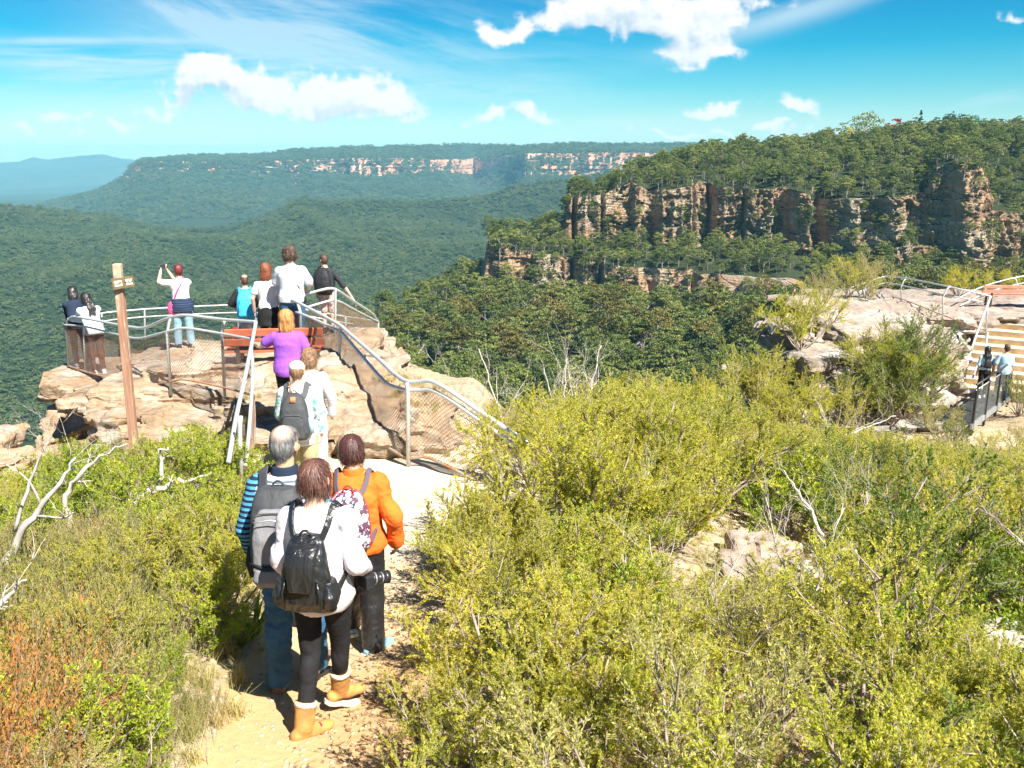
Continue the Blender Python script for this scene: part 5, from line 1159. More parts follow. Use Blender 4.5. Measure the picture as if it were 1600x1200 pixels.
for cx_, txt in ((-.055, 'CLIFF'), (.07, 'WALK')):
    pt = board('sign_plate', (cx_, -.015, 0), (.088 if cx_ < 0 else .078, .006, .072), M_PLATE, bd)
    cu = bpy.data.curves.new('lettering', 'FONT'); cu.body = txt; cu.size = .034; cu.align_x = 'CENTER'; cu.align_y = 'CENTER'; cu.extrude = .0008; cu.offset = .0010
    tx = obj('lettering', cu); dg = bpy.context.evaluated_depsgraph_get(); dg.update(); me = bpy.data.meshes.new_from_object(tx.evaluated_get(dg)); bpy.data.objects.remove(tx)
    me.transform(Matrix.Rotation(math.pi / 2, 4, 'X')); M_ = (R3 @ Matrix.Rotation(-.15, 3, 'Y') @ Matrix.Rotation(.25, 3, 'Z')).to_4x4()
    me.transform(Matrix.Translation(R3 @ Vector((.075, -.066, Lp * .905))) @ M_ @ Matrix.Translation(Vector((cx_, -.0195, 0)))); me.materials.clear(); me.materials.append(M_BLACKM); obj('lettering', me, bd)

# ---- benches
M_REDW = simple('red_timber', (.46, .13, .07), .6, 0, .3, .2, 5, .3, 40); M_PINKW = simple('faded_red_timber', (.55, .24, .17), .7, 0, .25, .2, 5, .3, 40); M_FRAME = simple('dark_bench_frame', (.05, .035, .03), .6)
def bench(label, c, rz, L, mat, name='bench', seat=.45, back=.82):
    b = thing(name, label, 'bench', c, rz)
    for k in range(3): a = MB(); a.box((0, -.16 + k * .145, seat), (L, .125, .045), None); a.build('seat_slat', mat, b, bevel=.006)
    for k in range(2): a = MB(); a.box((0, .235 + k * .03, seat + .17 + k * .17), (L, .04, .125), Euler((-.18, 0, 0)).to_matrix()); a.build('backrest_slat', mat, b, bevel=.006)
    for s in (-1, 1):
        a = MB(); x = s * L * .36
        a.box((x, -.15, seat / 2 - .1), (.06, .06, seat + .2 - .03)); a.box((x, .22, back / 2 - .12), (.06, .05, back + .18)); a.box((x, .02, seat - .05), (.06, .36, .05)); a.build('leg', M_FRAME, b, bevel=.004)
    return b
c = P(478, 556, 15.3); bench('orange-red slatted bench behind the wire mesh in front of the tall visitor', (-4.02, 14.95, zat(-4.02, 14.95) - .16), .10 + math.pi, 1.66, M_REDW)
zb = -5.50; bench('faded pink-red bench on the sand of the right-hand lookout', (XP(1580, 455, 33.5), 33.3, zat(XP(1580, 455, 33.5), 33.3)), 0.0 + math.pi, 2.6, M_PINKW, back=.72)

# ---- stone stairs on the right
M_STEP = ground_material('step_sand', [(.60, .50, .34), (.70, .60, .45)], (.42, .30, .16), .62); M_RISER = simple('timber_riser', (.36, .25, .14), .85, 0, .1, .35, 3, .5, 25, .02)
stt = thing('staircase', 'broad sandy steps with timber risers climbing to the right-hand lookout', 'stairs', (15.6, 27.6, -7.25))
top, bot = Vector((18.0, 31.4, -5.55)), Vector((15.75, 27.6, -7.28)); nst = 9; dirn_ = Vector((bot.x - top.x, bot.y - top.y, 0)); run = dirn_.length / nst; ang = math.atan2(dirn_.y, dirn_.x); Rz = Matrix.Rotation(ang, 3, 'Z'); wS = 3.1
for k in range(nst):
    z = top.z - (k + 0) * (top.z - bot.z) / nst - .19; cxy = top + dirn_ * ((k + .5) / nst); off = Rz @ Vector((0, -.0, 0))
    a = MB(); a.box((cxy.x - stt.location.x + .35, cxy.y - stt.location.y, z - .25 - stt.location.z), (run + .02, wS, .5), Rz, .006); a.build('step', M_STEP, stt, bevel=.012)
    e = Rz @ Vector((run * .5 + .022, 0, 0)); a = MB(); a.box((cxy.x + e.x - stt.location.x + .35, cxy.y + e.y - stt.location.y, z - .105 - stt.location.z), (.06, wS + .06, .20), Rz, .008); a.build('riser', M_RISER, stt, bevel=.008)
# ---- steel walkway
M_GRATE, t, out = new_mat('steel_grating'); pos = t.node('ShaderNodeNewGeometry').outputs['Position']; pbsdf(t, out, t.ramp(t.noise(pos, 3, 4), [(.3, (.20, .23, .24)), (.7, (.30, .33, .34))]), .45, .6, .5)
wk = thing('walkway', 'grey steel grating walkway with black railings at the foot of the stairs', 'walkway', (15.2, 27.2, -7.3)); O = Vector(wk.location)
A0v, A1v = Vector((15.75, 27.35, -7.3)), Vector((11.4, 22.4, -7.3)); dv = (A1v - A0v).normalized(); nv = Vector((dv.y, -dv.x, 0)); nv = nv if nv.x < 0 else -nv; LW = 4.3; WW = 1.55
a = MB(); Rw = Matrix((dv, nv, Vector((0, 0, 1)))).transposed()
for k in range(int(LW / .04)): a.box(A0v + dv * (.02 + k * .04) + nv * WW / 2 - O, (.006, WW, .03), Rw)
for k in range(int(WW / .10)): a.box(A0v + dv * LW / 2 + nv * (.05 + k * .1) - O + Vector((0, 0, -.008)), (LW, .008, .014), Rw)
a.build('grating', M_GRATE, wk)
for sgn, offn in ((1, 0.0), (-1, WW)):
    a = MB(); a.box(A0v + dv * LW / 2 + nv * offn - O + Vector((0, 0, -.06)), (LW, .06, .16), Rw); a.build('edge_beam', M_MESHG, wk)
    hr = MB(); q0 = A0v + nv * offn + Vector((0, 0, 1.16)); hr.tube([q0 - O + dv * (.1 if offn == 0 else 1.2), q0 + dv * LW - O], .030, 8); hr.build('handrail', M_BLACKM, wk, smooth=True)
    hr = MB(); q1 = A0v + nv * offn + Vector((0, 0, 1.0)); hr.tube([q1 - O + dv * (.3 if offn == 0 else 1.2), q1 + dv * LW - O], .018, 6); hr.build('mid_rail', M_MESHG, wk, smooth=True)
    for s_ in ([.3, 1.7, 2.95, 4.2] if offn == 0 else [1.2, 2.7, 4.2]):
        pb = A0v + dv * s_ + nv * offn; a = MB(); a.box(pb - O + Vector((0, 0, .36)), (.10, .06, 1.36), Rw); a.tube([pb - O + Vector((0, 0, 1.0)), pb - O + Vector((0, 0, 1.16))], .015, 5); a.build('post', M_BLACKM, wk, bevel=.004)
    a = MB(); n = int((LW - (.3 if offn == 0 else 1.2)) / .085)
    for k in range(n): q = A0v + dv * ((.3 if offn == 0 else 1.2) + k * .085) + nv * offn - O; a.tube([q + Vector((0, 0, .06)), q + Vector((0, 0, 1.0))], .0032, 3, False)
    for k in range(4): q = A0v + nv * offn - O + Vector((0, 0, .08 + k * .3)); a.tube([q + dv * .3, q + dv * LW], .0032, 3, False)
    a.build('wire_mesh', M_MESHG, wk)
# ------------------------------------------------------------------ people
def cap_(mb, p, q, r0, r1, n=14, flat=False):
    """tapered capsule (flat: frustum with flat ends)"""
    p, q = Vector(p), Vector(q); d = q - p; L = d.length
    if L < 1e-6: return
    d /= L; u = d.orthogonal().normalized(); w_ = d.cross(u); rings = []
    if not flat:
        for k in (80, 60, 35, 15): a = math.radians(k); rings.append((p - d * r0 * math.sin(a), r0 * math.cos(a)))
    for k in range(5): f = k / 4; rings.append((p.lerp(q, f), r0 + (r1 - r0) * f))
    if not flat:
        for k in (15, 35, 60, 80): a = math.radians(k); rings.append((q + d * r1 * math.sin(a), r1 * math.cos(a)))
    vs = [c + (u * math.cos(2 * math.pi * j / n) + w_ * math.sin(2 * math.pi * j / n)) * r for c, r in rings for j in range(n)]; N = len(rings)
    fs = [(i * n + j, i * n + (j + 1) % n, (i + 1) * n + (j + 1) % n, (i + 1) * n + j) for i in range(N - 1) for j in range(n)] + [tuple(range(n - 1, -1, -1)), tuple((N - 1) * n + j for j in range(n))]
    mb.add(vs, fs)
def ell(mb, c, r, R=None, n=16, m_=10):
    c = Vector(c); vs = []
    for i in range(1, m_):
        a = math.pi * i / m_
        for j in range(n):
            b = 2 * math.pi * j / n; p = Vector((r[0] * math.sin(a) * math.cos(b), r[1] * math.sin(a) * math.sin(b), r[2] * math.cos(a))); vs.append(c + (R @ p if R is not None else p))
    fs = [(i * n + j, (i + 1) * n + j, (i + 1) * n + (j + 1) % n, i * n + (j + 1) % n) for i in range(m_ - 2) for j in range(n)] + [tuple(range(n)), tuple((m_ - 2) * n + j for j in range(n - 1, -1, -1))]
    mb.add(vs, fs)
def loft(mb, rings, n=22, T=None, sq=2.0):
    """rings: (centre, rx, ry) stacked; superellipse exponent sq"""
    vs = []
    for c, rx, ry in rings:
        c = Vector(c)
        for j in range(n):
            b = 2 * math.pi * j / n; cb, sb_ = math.cos(b), math.sin(b)
            p = c + Vector((rx * math.copysign(abs(cb) ** (2 / sq), cb), ry * math.copysign(abs(sb_) ** (2 / sq), sb_), 0)); vs.append(T(p) if T else p)
    N = len(rings); mb.add(vs, [(i * n + j, i * n + (j + 1) % n, (i + 1) * n + (j + 1) % n, (i + 1) * n + j) for i in range(N - 1) for j in range(n)] + [tuple(range(n - 1, -1, -1)), tuple((N - 1) * n + j for j in range(n))])
def skin_it(mb, name, mat, parent, voxel, smooth=6, disp=None):
    me = remesh(mb, voxel, smooth, name)
    if disp:
        v, n = mesh_arrays(me); v2 = v + n * disp(v, n)[:, None]; me.vertices.foreach_set('co', v2.astype(np.float32).ravel()); me.update()
    me.materials.append(mat); me.polygons.foreach_set('use_smooth', np.ones(len(me.polygons), bool)); me.name = name
    return obj(name, me, parent)
def folds(amp, fx=9, fz=20, seed=0.0, mod=None):
    def f(v, n):
        x, y, z = v.T; w_ = vnoise(x * 4, y * 4, z * 4 + seed) * .8
        d_ = ridged(x * fx * .8 + z * fz * .35 + w_ * 2, y * fx * .8, z * fz * .7 - x * fx * .3 + seed, 3); r = np.sign(d_) * np.abs(d_) ** .8 * 1.0 + vnoise(x * 5, y * 5, z * 8 + seed) * .8
        return amp * r * (mod(v) if mod else 1)
    return f
def skinmat(name, c):
    if name in MATS: return MATS[name]
    m, t, out = new_mat(name); tc = t.node('ShaderNodeTexCoord').outputs['Object']; n = t.noise(tc, 22, 4)
    col = t.ramp(n, [(.3, tuple(k * .88 for k in c)), (.7, c)]); b = pbsdf(t, out, col, .5, 0, .35, t.bump(t.noise(tc, 180, 3), .12, .002)); t.set(b, 'Subsurface Weight', .12); t.set(b, 'Subsurface Radius', (.02, .008, .005)); t.set(b, 'Subsurface Scale', .3); return m
def hairmat(name, dark, light, gloss=.35, sc=70):
    m, t, out = new_mat(name); tc = t.node('ShaderNodeTexCoord').outputs['Object']
    n = t.noise(t.mapping(tc, (1, 1, .07)), sc, 5, .7, .3); big = t.noise(tc, 9, 3)
    col = t.mix(t.ramp(big, [(.4, 0), (.7, .5)]), t.ramp(n, [(.33, dark), (.68, light)]), light)
    pbsdf(t, out, col, gloss, 0, .5, t.bump(n, .8, .006)); return m
def cloth(name, c, var=.06, rough=.85, wr=.35, ws=7.0, weave=True, sheen=.1):
    return simple(name, c, rough, 0, .2, var, 5.0, .15 if weave else 0, 320.0, .0008, wrinkle=wr, wscale=ws)
def striped(name, a, b, freq, duty=.5, axis=2, wob=.02):
    if name in MATS: return MATS[name]
    m, t, out = new_mat(name); tc = t.node('ShaderNodeTexCoord').outputs['Object']; s = t.node('ShaderNodeSeparateXYZ'); t.set(s, 0, tc)
    v = t.math('ADD', s.outputs[axis], t.math('MULTIPLY', t.noise(tc, 4, 2), wob)); fr = t.math('FRACT', t.math('MULTIPLY', v, freq))
    col = t.mix(t.ramp(fr, [(duty - .04, 0), (duty + .04, 1), (.96, 1), (1.0, 0)]), a, b); pbsdf(t, out, col, .85, 0, .2, t.bump(t.noise(tc, 8, 3, .5, 1.2), .3, .03)); return m
def patterned(name, base, cols, sc=30, thr=.34):
    m, t, out = new_mat(name); tc = t.node('ShaderNodeTexCoord').outputs['Object']; wv = t.vmath('ADD', tc, t.vmath('MULTIPLY', t.noise(tc, sc * .9, 3, out='Color'), (.035, .035, .035)))
    col = base
    for i, (c, s_, th) in enumerate(cols):
        vo = t.node('ShaderNodeTexVoronoi'); t.set(vo, 'Vector', t.vmath('ADD', wv, (i * .37, i * .11, i * .23))); t.set(vo, 'Scale', sc * s_)
        col = t.mix(t.ramp(vo.outputs['Distance'], [(th - .05, 1), (th, 0)]), col if not isinstance(col, tuple) else (*col, 1), c)
    pbsdf(t, out, col, .7, 0, .3, t.bump(t.noise(tc, 9, 3, .5, 1), .3, .02)); return m
SK_A = skinmat('skin_tan', (.55, .34, .22)); SK_B = skinmat('skin_fair', (.66, .42, .31)); SK_C = skinmat('skin_brown', (.46, .27, .17))
M_EYE = simple('eye_white', (.7, .7, .68), .3); M_IRIS = simple('eye_iris', (.03, .02, .015), .2)

class Person:
    def __init__(s, label, x, y, z, H, face=0.0, build=1.0, voxel=.012, skin=SK_A, pose=None, pitch=0.0, roll=0.0, yaw=0.0, head=(0, 0, 0), wide=1.0):
        """face: rotation about Z (0 = looking along +Y, away from the camera)"""
        s.H, s.vx, s.b, s.skin, s.label = H, voxel, build, skin, label; s.M = Matrix.Translation((x, y, z)) @ Matrix.Rotation(face, 4, 'Z'); s.Mi = s.M.inverted()
        h = H; piv = Vector((0, 0, .53 * h)); s.B = Matrix.Translation(piv) @ Euler((-pitch, roll, yaw)).to_matrix().to_4x4() @ Matrix.Translation(-piv)
        hp = Vector((0, -.005, .86 * h)); s.HB = s.B @ Matrix.Translation(hp) @ Euler((-head[0], head[2], head[1])).to_matrix().to_4x4() @ Matrix.Translation(-hp)
        J = {}
        for k, sg in (('l', -1), ('r', 1)):
            J['hip_' + k] = Vector((sg * .052 * h, 0, .515 * h)); J['knee_' + k] = Vector((sg * .055 * h, .015 * h, .285 * h)); J['ankle_' + k] = Vector((sg * .055 * h, -.01 * h, .05 * h)); J['toe_' + k] = Vector((sg * .065 * h, .10 * h, .02 * h))
            J['shoulder_' + k] = s.B @ Vector((sg * .096 * h * wide, 0, .785 * h)); J['elbow_' + k] = s.B @ Vector((sg * .122 * h * wide, -.01 * h, .615 * h)); J['wrist_' + k] = s.B @ Vector((sg * .130 * h * wide, .03 * h, .475 * h))
        for k, v in (pose or {}).items():
            J[k] = Vector(v) * (h if len(v) == 3 else 1) if not isinstance(v, Vector) else s.Mi @ v     # tuples are fractions of height, Vectors are world points
        s.J = J; s.wide = wide
        s.body()
    def T(s, p): return s.B @ Vector(p)
    def rings(s, rows, inf=0.0, scale=1.0):
        h, w_ = s.H, s.wide; return [((0, cy * h, z * h), rx * h * w_ * s.b * scale + inf, ry * h * s.b * scale + inf) for z, cy, rx, ry in rows]
    TORSO = [(.47, 0, .075, .060), (.51, -.004, .094, .068), (.56, -.004, .092, .066), (.62, 0, .080, .058), (.68, 0, .086, .062), (.74, -.002, .094, .066), (.785, -.006, .096, .060), (.812, -.008, .078, .050), (.832, -.006, .052, .040), (.848, -.004, .040, .036)]
    def arm(s, mb, k, inf=0.0, f0=0.0, f1=2.0, flat=False, sc=1.0):
        """sleeve or arm from f0..f1 (0 shoulder, 1 elbow, 2 wrist)"""
        J, h = s.J, s.H; pts = [J['shoulder_' + k], J['elbow_' + k], J['wrist_' + k]]; rr = [.029 * h * s.b, .0235 * h * s.b, .0165 * h]
        segs = [(0, 1), (1, 2)]
        for a, b in segs:
            lo, hi = max(f0, a), min(f1, b)
            if hi <= lo: continue
            p = pts[a].lerp(pts[b], lo - a); q = pts[a].lerp(pts[b], hi - a); r0 = rr[a] + (rr[b] - rr[a]) * (lo - a) + inf; r1 = rr[a] + (rr[b] - rr[a]) * (hi - a) + inf * sc
            cap_(mb, p, q, r0, r1); 
            if flat and hi == f1: cap_(mb, p.lerp(q, .6), q + (q - p).normalized() * .02, r0 + (r1 - r0) * .6, r1, flat=True)
    def leg(s, mb, k, inf=0.0, f1=2.0, sc=1.0, flat=False, straight=0.0):
        J, h = s.J, s.H; pts = [J['hip_' + k], J['knee_' + k], J['ankle_' + k]]; rr = [.052 * h * s.b, .034 * h * s.b, .022 * h]
        if straight: rr[1] = rr[1] + straight * .4; rr[2] = rr[2] + straight
        for a in (0, 1):
            hi = min(f1, a + 1)
            if hi <= a: continue
            q = pts[a].lerp(pts[a + 1], hi - a); r1 = rr[a] + (rr[a + 1] - rr[a]) * (hi - a)
            cap_(mb, pts[a], q, rr[a] + inf, r1 + inf * sc)
            if a == 1 and not straight: m_ = pts[1].lerp(pts[2], .28) + Vector((0, -.008 * h, 0)); ell(mb, m_, (.030 * h * s.b + inf, .032 * h * s.b + inf, .07 * h))
            if flat and hi == f1: cap_(mb, pts[a].lerp(q, .5), q + (q - pts[a]).normalized() * .025, rr[a] * .5 + r1 * .5 + inf, r1 + inf * sc, flat=True)
    def hand(s, mb, k, grip=.5, dirn=None, palm=None):
        J, h = s.J, s.H; w_ = J['wrist_' + k]; d = (Vector(dirn) if dirn else (w_ - J['elbow_' + k])).normalized(); sg = 1 if k == 'r' else -1
        side = Vector(palm) if palm else Vector((0, 1, 0)); side = (side - d * side.dot(d)).normalized(); nrm = d.cross(side) * -sg   # side: from little finger to thumb
        q = h / 1.7; c = w_ + d * .045 * q
        for o_ in (-.022, 0, .022): cap_(mb, w_ + d * .005, w_ + d * .075 * q + side * o_ * q, .014 * q, .012 * q, 8)
        lens = (.062, .078, .084, .074)
        for i, L in enumerate(lens):
            o_ = (-.030 + i * .020) * q; a = w_ + d * .082 * q + side * o_; g = grip * (1 + .12 * (1.5 - i)); p1 = a + (d * math.cos(g * .7) + nrm * math.sin(g * .7)) * L * .42 * q
            p2 = p1 + (d * math.cos(g * 1.6) + nrm * math.sin(g * 1.6)) * L * .33 * q; p3 = p2 + (d * math.cos(g * 2.4) + nrm * math.sin(g * 2.4)) * L * .25 * q
            r = max(.0078 * q, s.vx * .75)
            for u_, v_ in ((a, p1), (p1, p2), (p2, p3)): cap_(mb, u_, v_, r, r * .92, 8)
        a = w_ + d * .028 * q + side * .026 * q; p1 = a + (d * .6 + side * .7 + nrm * .3).normalized() * .038 * q; p2 = p1 + (d * .9 + side * .15 + nrm * .45).normalized() * .032 * q
        r = max(.0095 * q, s.vx * .75); cap_(mb, a, p1, r * 1.15, r, 8); cap_(mb, p1, p2, r, r * .85, 8)
    def body(s):
        mb = MB(); h = s.H; loft(mb, s.rings(s.TORSO), T=s.T)
        cap_(mb, s.B @ Vector((0, -.008 * h, .81 * h)), s.HB @ Vector((0, -.004 * h, .905 * h)), .036 * h, .031 * h)
        R = s.HB.to_3x3(); E = lambda c, r: ell(mb, s.HB @ (Vector(c) * h), tuple(k * h for k in r), R)
        E((0, -.006, .945), (.0455, .055, .053)); E((0, .018, .912), (.036, .038, .045)); E((0, .034, .892), (.022, .020, .018)); E((0, .030, .952), (.036, .024, .030))
        E((0, .060, .922), (.008, .012, .014)); E((0, .056, .935), (.006, .007, .018)); E((0, .050, .902), (.015, .008, .005)); E((0, .050, .896), (.013, .007, .004))
        for sg in (-1, 1): E((sg * .047, -.004, .925), (.006, .014, .019)); E((sg * .024, .040, .918), (.014, .012, .013))
        for k in 'lr':
            ell(mb, s.J['shoulder_' + k], (.031 * h * s.b,) * 3); s.arm(mb, k); s.leg(mb, k)
            a, t_ = s.J['ankle_' + k], s.J['toe_' + k]; cap_(mb, a + Vector((0, 0, -.015 * h)), t_, .026 * h, .018 * h); cap_(mb, a, a - (t_ - a).normalized() * .02 * h + Vector((0, 0, -.02 * h)), .022 * h, .02 * h)
            hd = s.hands.get(k) if hasattr(s, 'hands') else None
            s.hand(mb, k, *(HANDS.get((s.label, k), (.5,))))
        s.o = skin_it(mb, 'person', s.skin, None, min(s.vx, .009), 4 if s.vx < .009 else 5); s.o.matrix_world = s.M
        tag(s.o, s.label, 'person')
        mb = MB()
        for sg in (-1, 1): ell(mb, s.HB @ (Vector((sg * .0175, .0475, .936)) * h), (.008 * h,) * 3, None, 8, 6)
        s.child('eyes', mb, M_EYE); mb = MB()
        for sg in (-1, 1): ell(mb, s.HB @ (Vector((sg * .0175, .0530, .936)) * h), (.0037 * h,) * 3, None, 8, 6)
        s.child('irises', mb, M_IRIS)
    def child(s, name, mb, mat, voxel=None, smooth=5, disp=None, bevel=0, parent=None):
        if voxel: return skin_it(mb, name, mat, parent or s.o, voxel, smooth, disp)
        return mb.build(name, mat, parent or s.o, smooth=not bevel, bevel=bevel)
    # --- garments
    def shirt(s, mat, hem=.50, sleeve=2.0, loose=.016, flare=.0, name='shirt', amp=.006, collar=None, cuff=1.0, sm=None, sleevemat=None):
        mb = MB(); rows = [r for r in s.TORSO if r[0] > hem + .012]; hemr = (hem, -.002, float(np.interp(hem, [r[0] for r in s.TORSO], [r[2] for r in s.TORSO])) + flare, float(np.interp(hem, [r[0] for r in s.TORSO], [r[3] for r in s.TORSO])) + flare)
        rows = [hemr] + [(z, cy, rx + flare * max(0, (.68 - z) / .2) * .8, ry + flare * max(0, (.68 - z) / .2) * .8) for z, cy, rx, ry in rows[:-1]]; R_ = s.rings(rows, loose); R_ = [(c, rx - loose * .55 * float(sstep(.74 * s.H, .82 * s.H, c[2])), ry - loose * .4 * float(sstep(.74 * s.H, .82 * s.H, c[2]))) for c, rx, ry in R_]; loft(mb, R_, T=s.T)
        for k in 'lr':
            ell(mb, s.J['shoulder_' + k], (.031 * s.H * s.b + loose * .45,) * 3)
            if sleeve > 0 and not sleevemat: s.arm(mb, k, loose * .85, 0, sleeve, True, cuff)
            else: s.arm(mb, k, loose * .85, 0, .25, True)
        o = s.child(name, mb, mat, s.vx, sm or 6, folds(amp, 8, 10, s.H)); s.fit = loose
        if sleevemat:
            for k in 'lr': mb = MB(); ell(mb, s.J['shoulder_' + k], (.031 * s.H * s.b + loose * .55,) * 3); s.arm(mb, k, loose * .95, .0, sleeve, True, cuff); s.child('sleeve', mb, sleevemat, s.vx, 5, folds(amp, 8, 22, 3.0))
        if collar:
            mb = MB(); h = s.H; c = s.B @ Vector((0, -.008 * h, .84 * h)); loft(mb, [((0, -.006 * h, .832 * h), .052 * h, .046 * h), ((0, -.006 * h, .862 * h), .043 * h, .040 * h)], T=s.T); s.child('collar', mb, collar, max(.007, s.vx * .7), 2)
        return o
    def trousers(s, mat, f1=2.0, loose=.012, straight=0.0, name='trousers', amp=.005, top=.60, sc=1.0, fz=26):
        mb = MB(); rows = [r for r in s.TORSO if r[0] < top]; rows.append((top, 0, .083, .061)); loft(mb, s.rings(rows, loose * .7), T=lambda p: Vector(p))
        for k in 'lr': s.leg(mb, k, loose, f1, sc, True, straight)
        return s.child(name, mb, mat, s.vx, 5, folds(amp, 6, fz, 7.0, lambda v: .5 + .5 * (v[:, 2] < .42 * s.H)))
    def shoes(s, mat, sole, name='shoe', boot=0.0, furry=None):
        for k in 'lr':
            h = s.H; a, t_ = s.J['ankle_' + k], s.J['toe_' + k]; d = (t_ - a); fl = Vector((d.x, d.y, 0)).normalized(); dd = d.normalized(); heel = a - fl * .030 * h
            heel = Vector((heel.x, heel.y, a.z - .030 * h)) ; up = (a - s.J['knee_' + k]).normalized() * -1
            mb = MB(); cap_(mb, heel + Vector((0, 0, .008 * h)), heel.lerp(t_, .62) + Vector((0, 0, .014 * h)), .025 * h, .025 * h); cap_(mb, heel.lerp(t_, .5) + Vector((0, 0, .006 * h)), t_ + dd * .004 * h, .027 * h, .020 * h); cap_(mb, a, heel.lerp(t_, .45) + Vector((0, 0, .02 * h)), .026 * h, .024 * h)
            if boot: cap_(mb, a - up * .01 * h, a + up * boot * h, .033 * h, .038 * h, flat=True); cap_(mb, a, a + up * boot * .8 * h, .032 * h, .037 * h)
            vx = min(s.vx, .009); o = s.child(name, mb, mat, vx, 3, folds(.0018, 30, 40, 1.0))
            n_ = 16; q = MB(); sidev = Vector((0, 0, 1)).cross(dd).normalized(); upv = dd.cross(sidev); base = heel - upv * -.0; L = (t_ - heel).length
            outl = [(-.030, 0), (-.022, .022), (.0, .026), (.30 * L / h, .022), (.62 * L / h, .030), (.86 * L / h, .028), (L / h + .016, .014), (L / h + .020, 0)]
            ol = [(u_, v_) for u_, v_ in outl] + [(u_, -v_) for u_, v_ in outl[-2:0:-1]]; top_, bot_ = [], []
            for u_, v_ in ol: p = heel + dd * u_ * h + sidev * v_ * h; top_.append(p - upv * .010 * h); bot_.append(p - upv * .024 * h)
            m2 = len(ol); q.add(top_ + bot_, [tuple(range(m2)), tuple(range(2 * m2 - 1, m2 - 1, -1))] + [(i, m2 + i, m2 + (i + 1) % m2, (i + 1) % m2) for i in range(m2)]); so_ = q.build('sole', sole, o, bevel=.003)
            if furry: q = MB(); q.tube([a + up * (boot - .012) * h, a + up * (boot + .004) * h], .040 * h, 14); f_ = q.build('boot_cuff', furry, o, smooth=True)
    def hair(s, mat, style='short', L=.0, vol=.010, seed=0, amp=.004, color2=None, name='hair', freq=46):
        h = s.H; mb = MB(); R = s.HB.to_3x3(); E = lambda c, r: ell(mb, s.HB @ (Vector(c) * h), tuple(k * h + vol for k in r), R, 22, 14)
        E((0, -.012, .952), (.0455, .050, .050)); E((0, -.020, .935), (.0445, .044, .046)); E((0, .012, .974), (.038, .038, .022))
        if style == 'short': E((0, -.034, .908), (.032, .018, .022))
        if style in ('bob', 'long', 'wavy'):
            for sg in (-1, 1): E((sg * .034, .002, .928), (.012, .034, .050)); E((sg * .026, -.022, .912 - L * .2), (.022, .030, .034 + L * .3))
            E((0, -.036, .915 - L * .2), (.040, .022, .036 + L * .3))
        if style == 'long':
            pts = [(0, -.046, .90), (0, -.066, .84), (.004, -.072, .90 - L * .6), (0, -.068, .90 - L)]
            for sg in (-1, 0, 1):
                for a, b in zip(pts[:-1], pts[1:]): cap_(mb, s.B.lerp(s.HB, .5) @ (Vector((a[0] + sg * .026, a[1], a[2])) * h), s.B @ (Vector((b[0] + sg * .024, b[1], b[2])) * h), .021 * h, .018 * h)
        c0 = s.HB @ (Vector((0, -.01, .95)) * h); rng_s = seed * 3.1
        def dsp(v, n):
            q = v - np.array(c0); az = np.arctan2(q[:, 0], q[:, 1]); r = np.sqrt(q[:, 0] ** 2 + q[:, 1] ** 2)
            g = vnoise(az * freq / 6.28 * 2.2 + vnoise(q[:, 2] * 14 + 3, az * 1.5, rng_s) * 1.2, q[:, 2] * 7 + rng_s, 3.0)
            if style == 'wavy': g = g + vnoise(q[:, 0] * 60, q[:, 1] * 60, q[:, 2] * 60) * 1.0
            cut = np.clip((-.02 * h - q[:, 2]) * 30, 0, 1) * vnoise(az * 14, 1.0, rng_s) * .8
            return amp * (g + cut)
        o = s.child(name, mb, mat, max(.0055, s.vx * .65), 3, dsp)
        v, n = mesh_arrays(o.data); rg = np.random.default_rng(seed + 50); N = 2600 if s.vx < .01 else 900
        i_ = rg.integers(0, len(v), N); p, nn = v[i_], n[i_]; c1 = np.array(c0) + np.array([0, -.01 * h, .05 * h]); keepm = (p[:, 2] > np.array(s.HB @ (Vector((0, 0, .845)) * h))[2] - L * h); p, nn = p[keepm], nn[keepm]; N = len(p)
        dwn = np.array([0, 0, -1.0]) + unit(p - c1) * np.array([1, 1, 0]) * .8 + rg.normal(size=(N, 3)) * (.55 if style == 'wavy' else .16); dwn = unit(dwn - nn * (dwn * nn).sum(1)[:, None])
        ln = (.03 if style == 'short' else .055) * rg.uniform(.5, 1.3, N) * h / 1.6; wd = .0011 if s.vx < .01 else .0022; pts_ = [p + nn * .0008 + dwn * (ln * f)[:, None] + nn * (.010 * ln / .05 * f * f * rg.uniform(-.3, 1.0 if style != 'short' else .1, N))[:, None] - np.array([0, 0, 1]) * (.012 * f * f) for f in (0, .33, .66, 1)]
        sd_ = unit(np.cross(dwn, nn)); V = np.stack([q + sg_ * sd_ * wd * w2 for q, w2 in zip(pts_, (1, 1, .8, .2)) for sg_ in (-1, 1)], 1).reshape(-1, 3)
        F = (np.array([(0, 1, 3, 2), (2, 3, 5, 4), (4, 5, 7, 6)])[None] + np.arange(N)[:, None, None] * 8).reshape(-1, 4); obj('strands', mesh_np('strands', V, F, mat), o)
        return o
    def cap(s, mat):
        h = s.H; mb = MB(); R = s.HB.to_3x3(); ell(mb, s.HB @ (Vector((0, -.004, .958)) * h), (.054 * h, .063 * h, .049 * h), R, 24, 14); o = s.child('cap', mb, mat, .009, 3)
        mb = MB(); ell(mb, s.HB @ (Vector((0, .066, .952)) * h), (.044 * h, .048 * h, .006 * h), R, 18, 8); s.child('cap_peak', mb, mat, None, parent=o)
    def glasses(s, mat):
        h = s.H; mb = MB()
        for sg in (-1, 1):
            ell(mb, s.HB @ (Vector((sg * .020, .058, .936)) * h), (.015 * h, .004 * h, .011 * h), s.HB.to_3x3(), 10, 6); mb.tube([s.HB @ (Vector((sg * .034, .052, .938)) * h), s.HB @ (Vector((sg * .049, .0, .936)) * h)], .0018, 5)
        s.child('glasses', mb, mat)
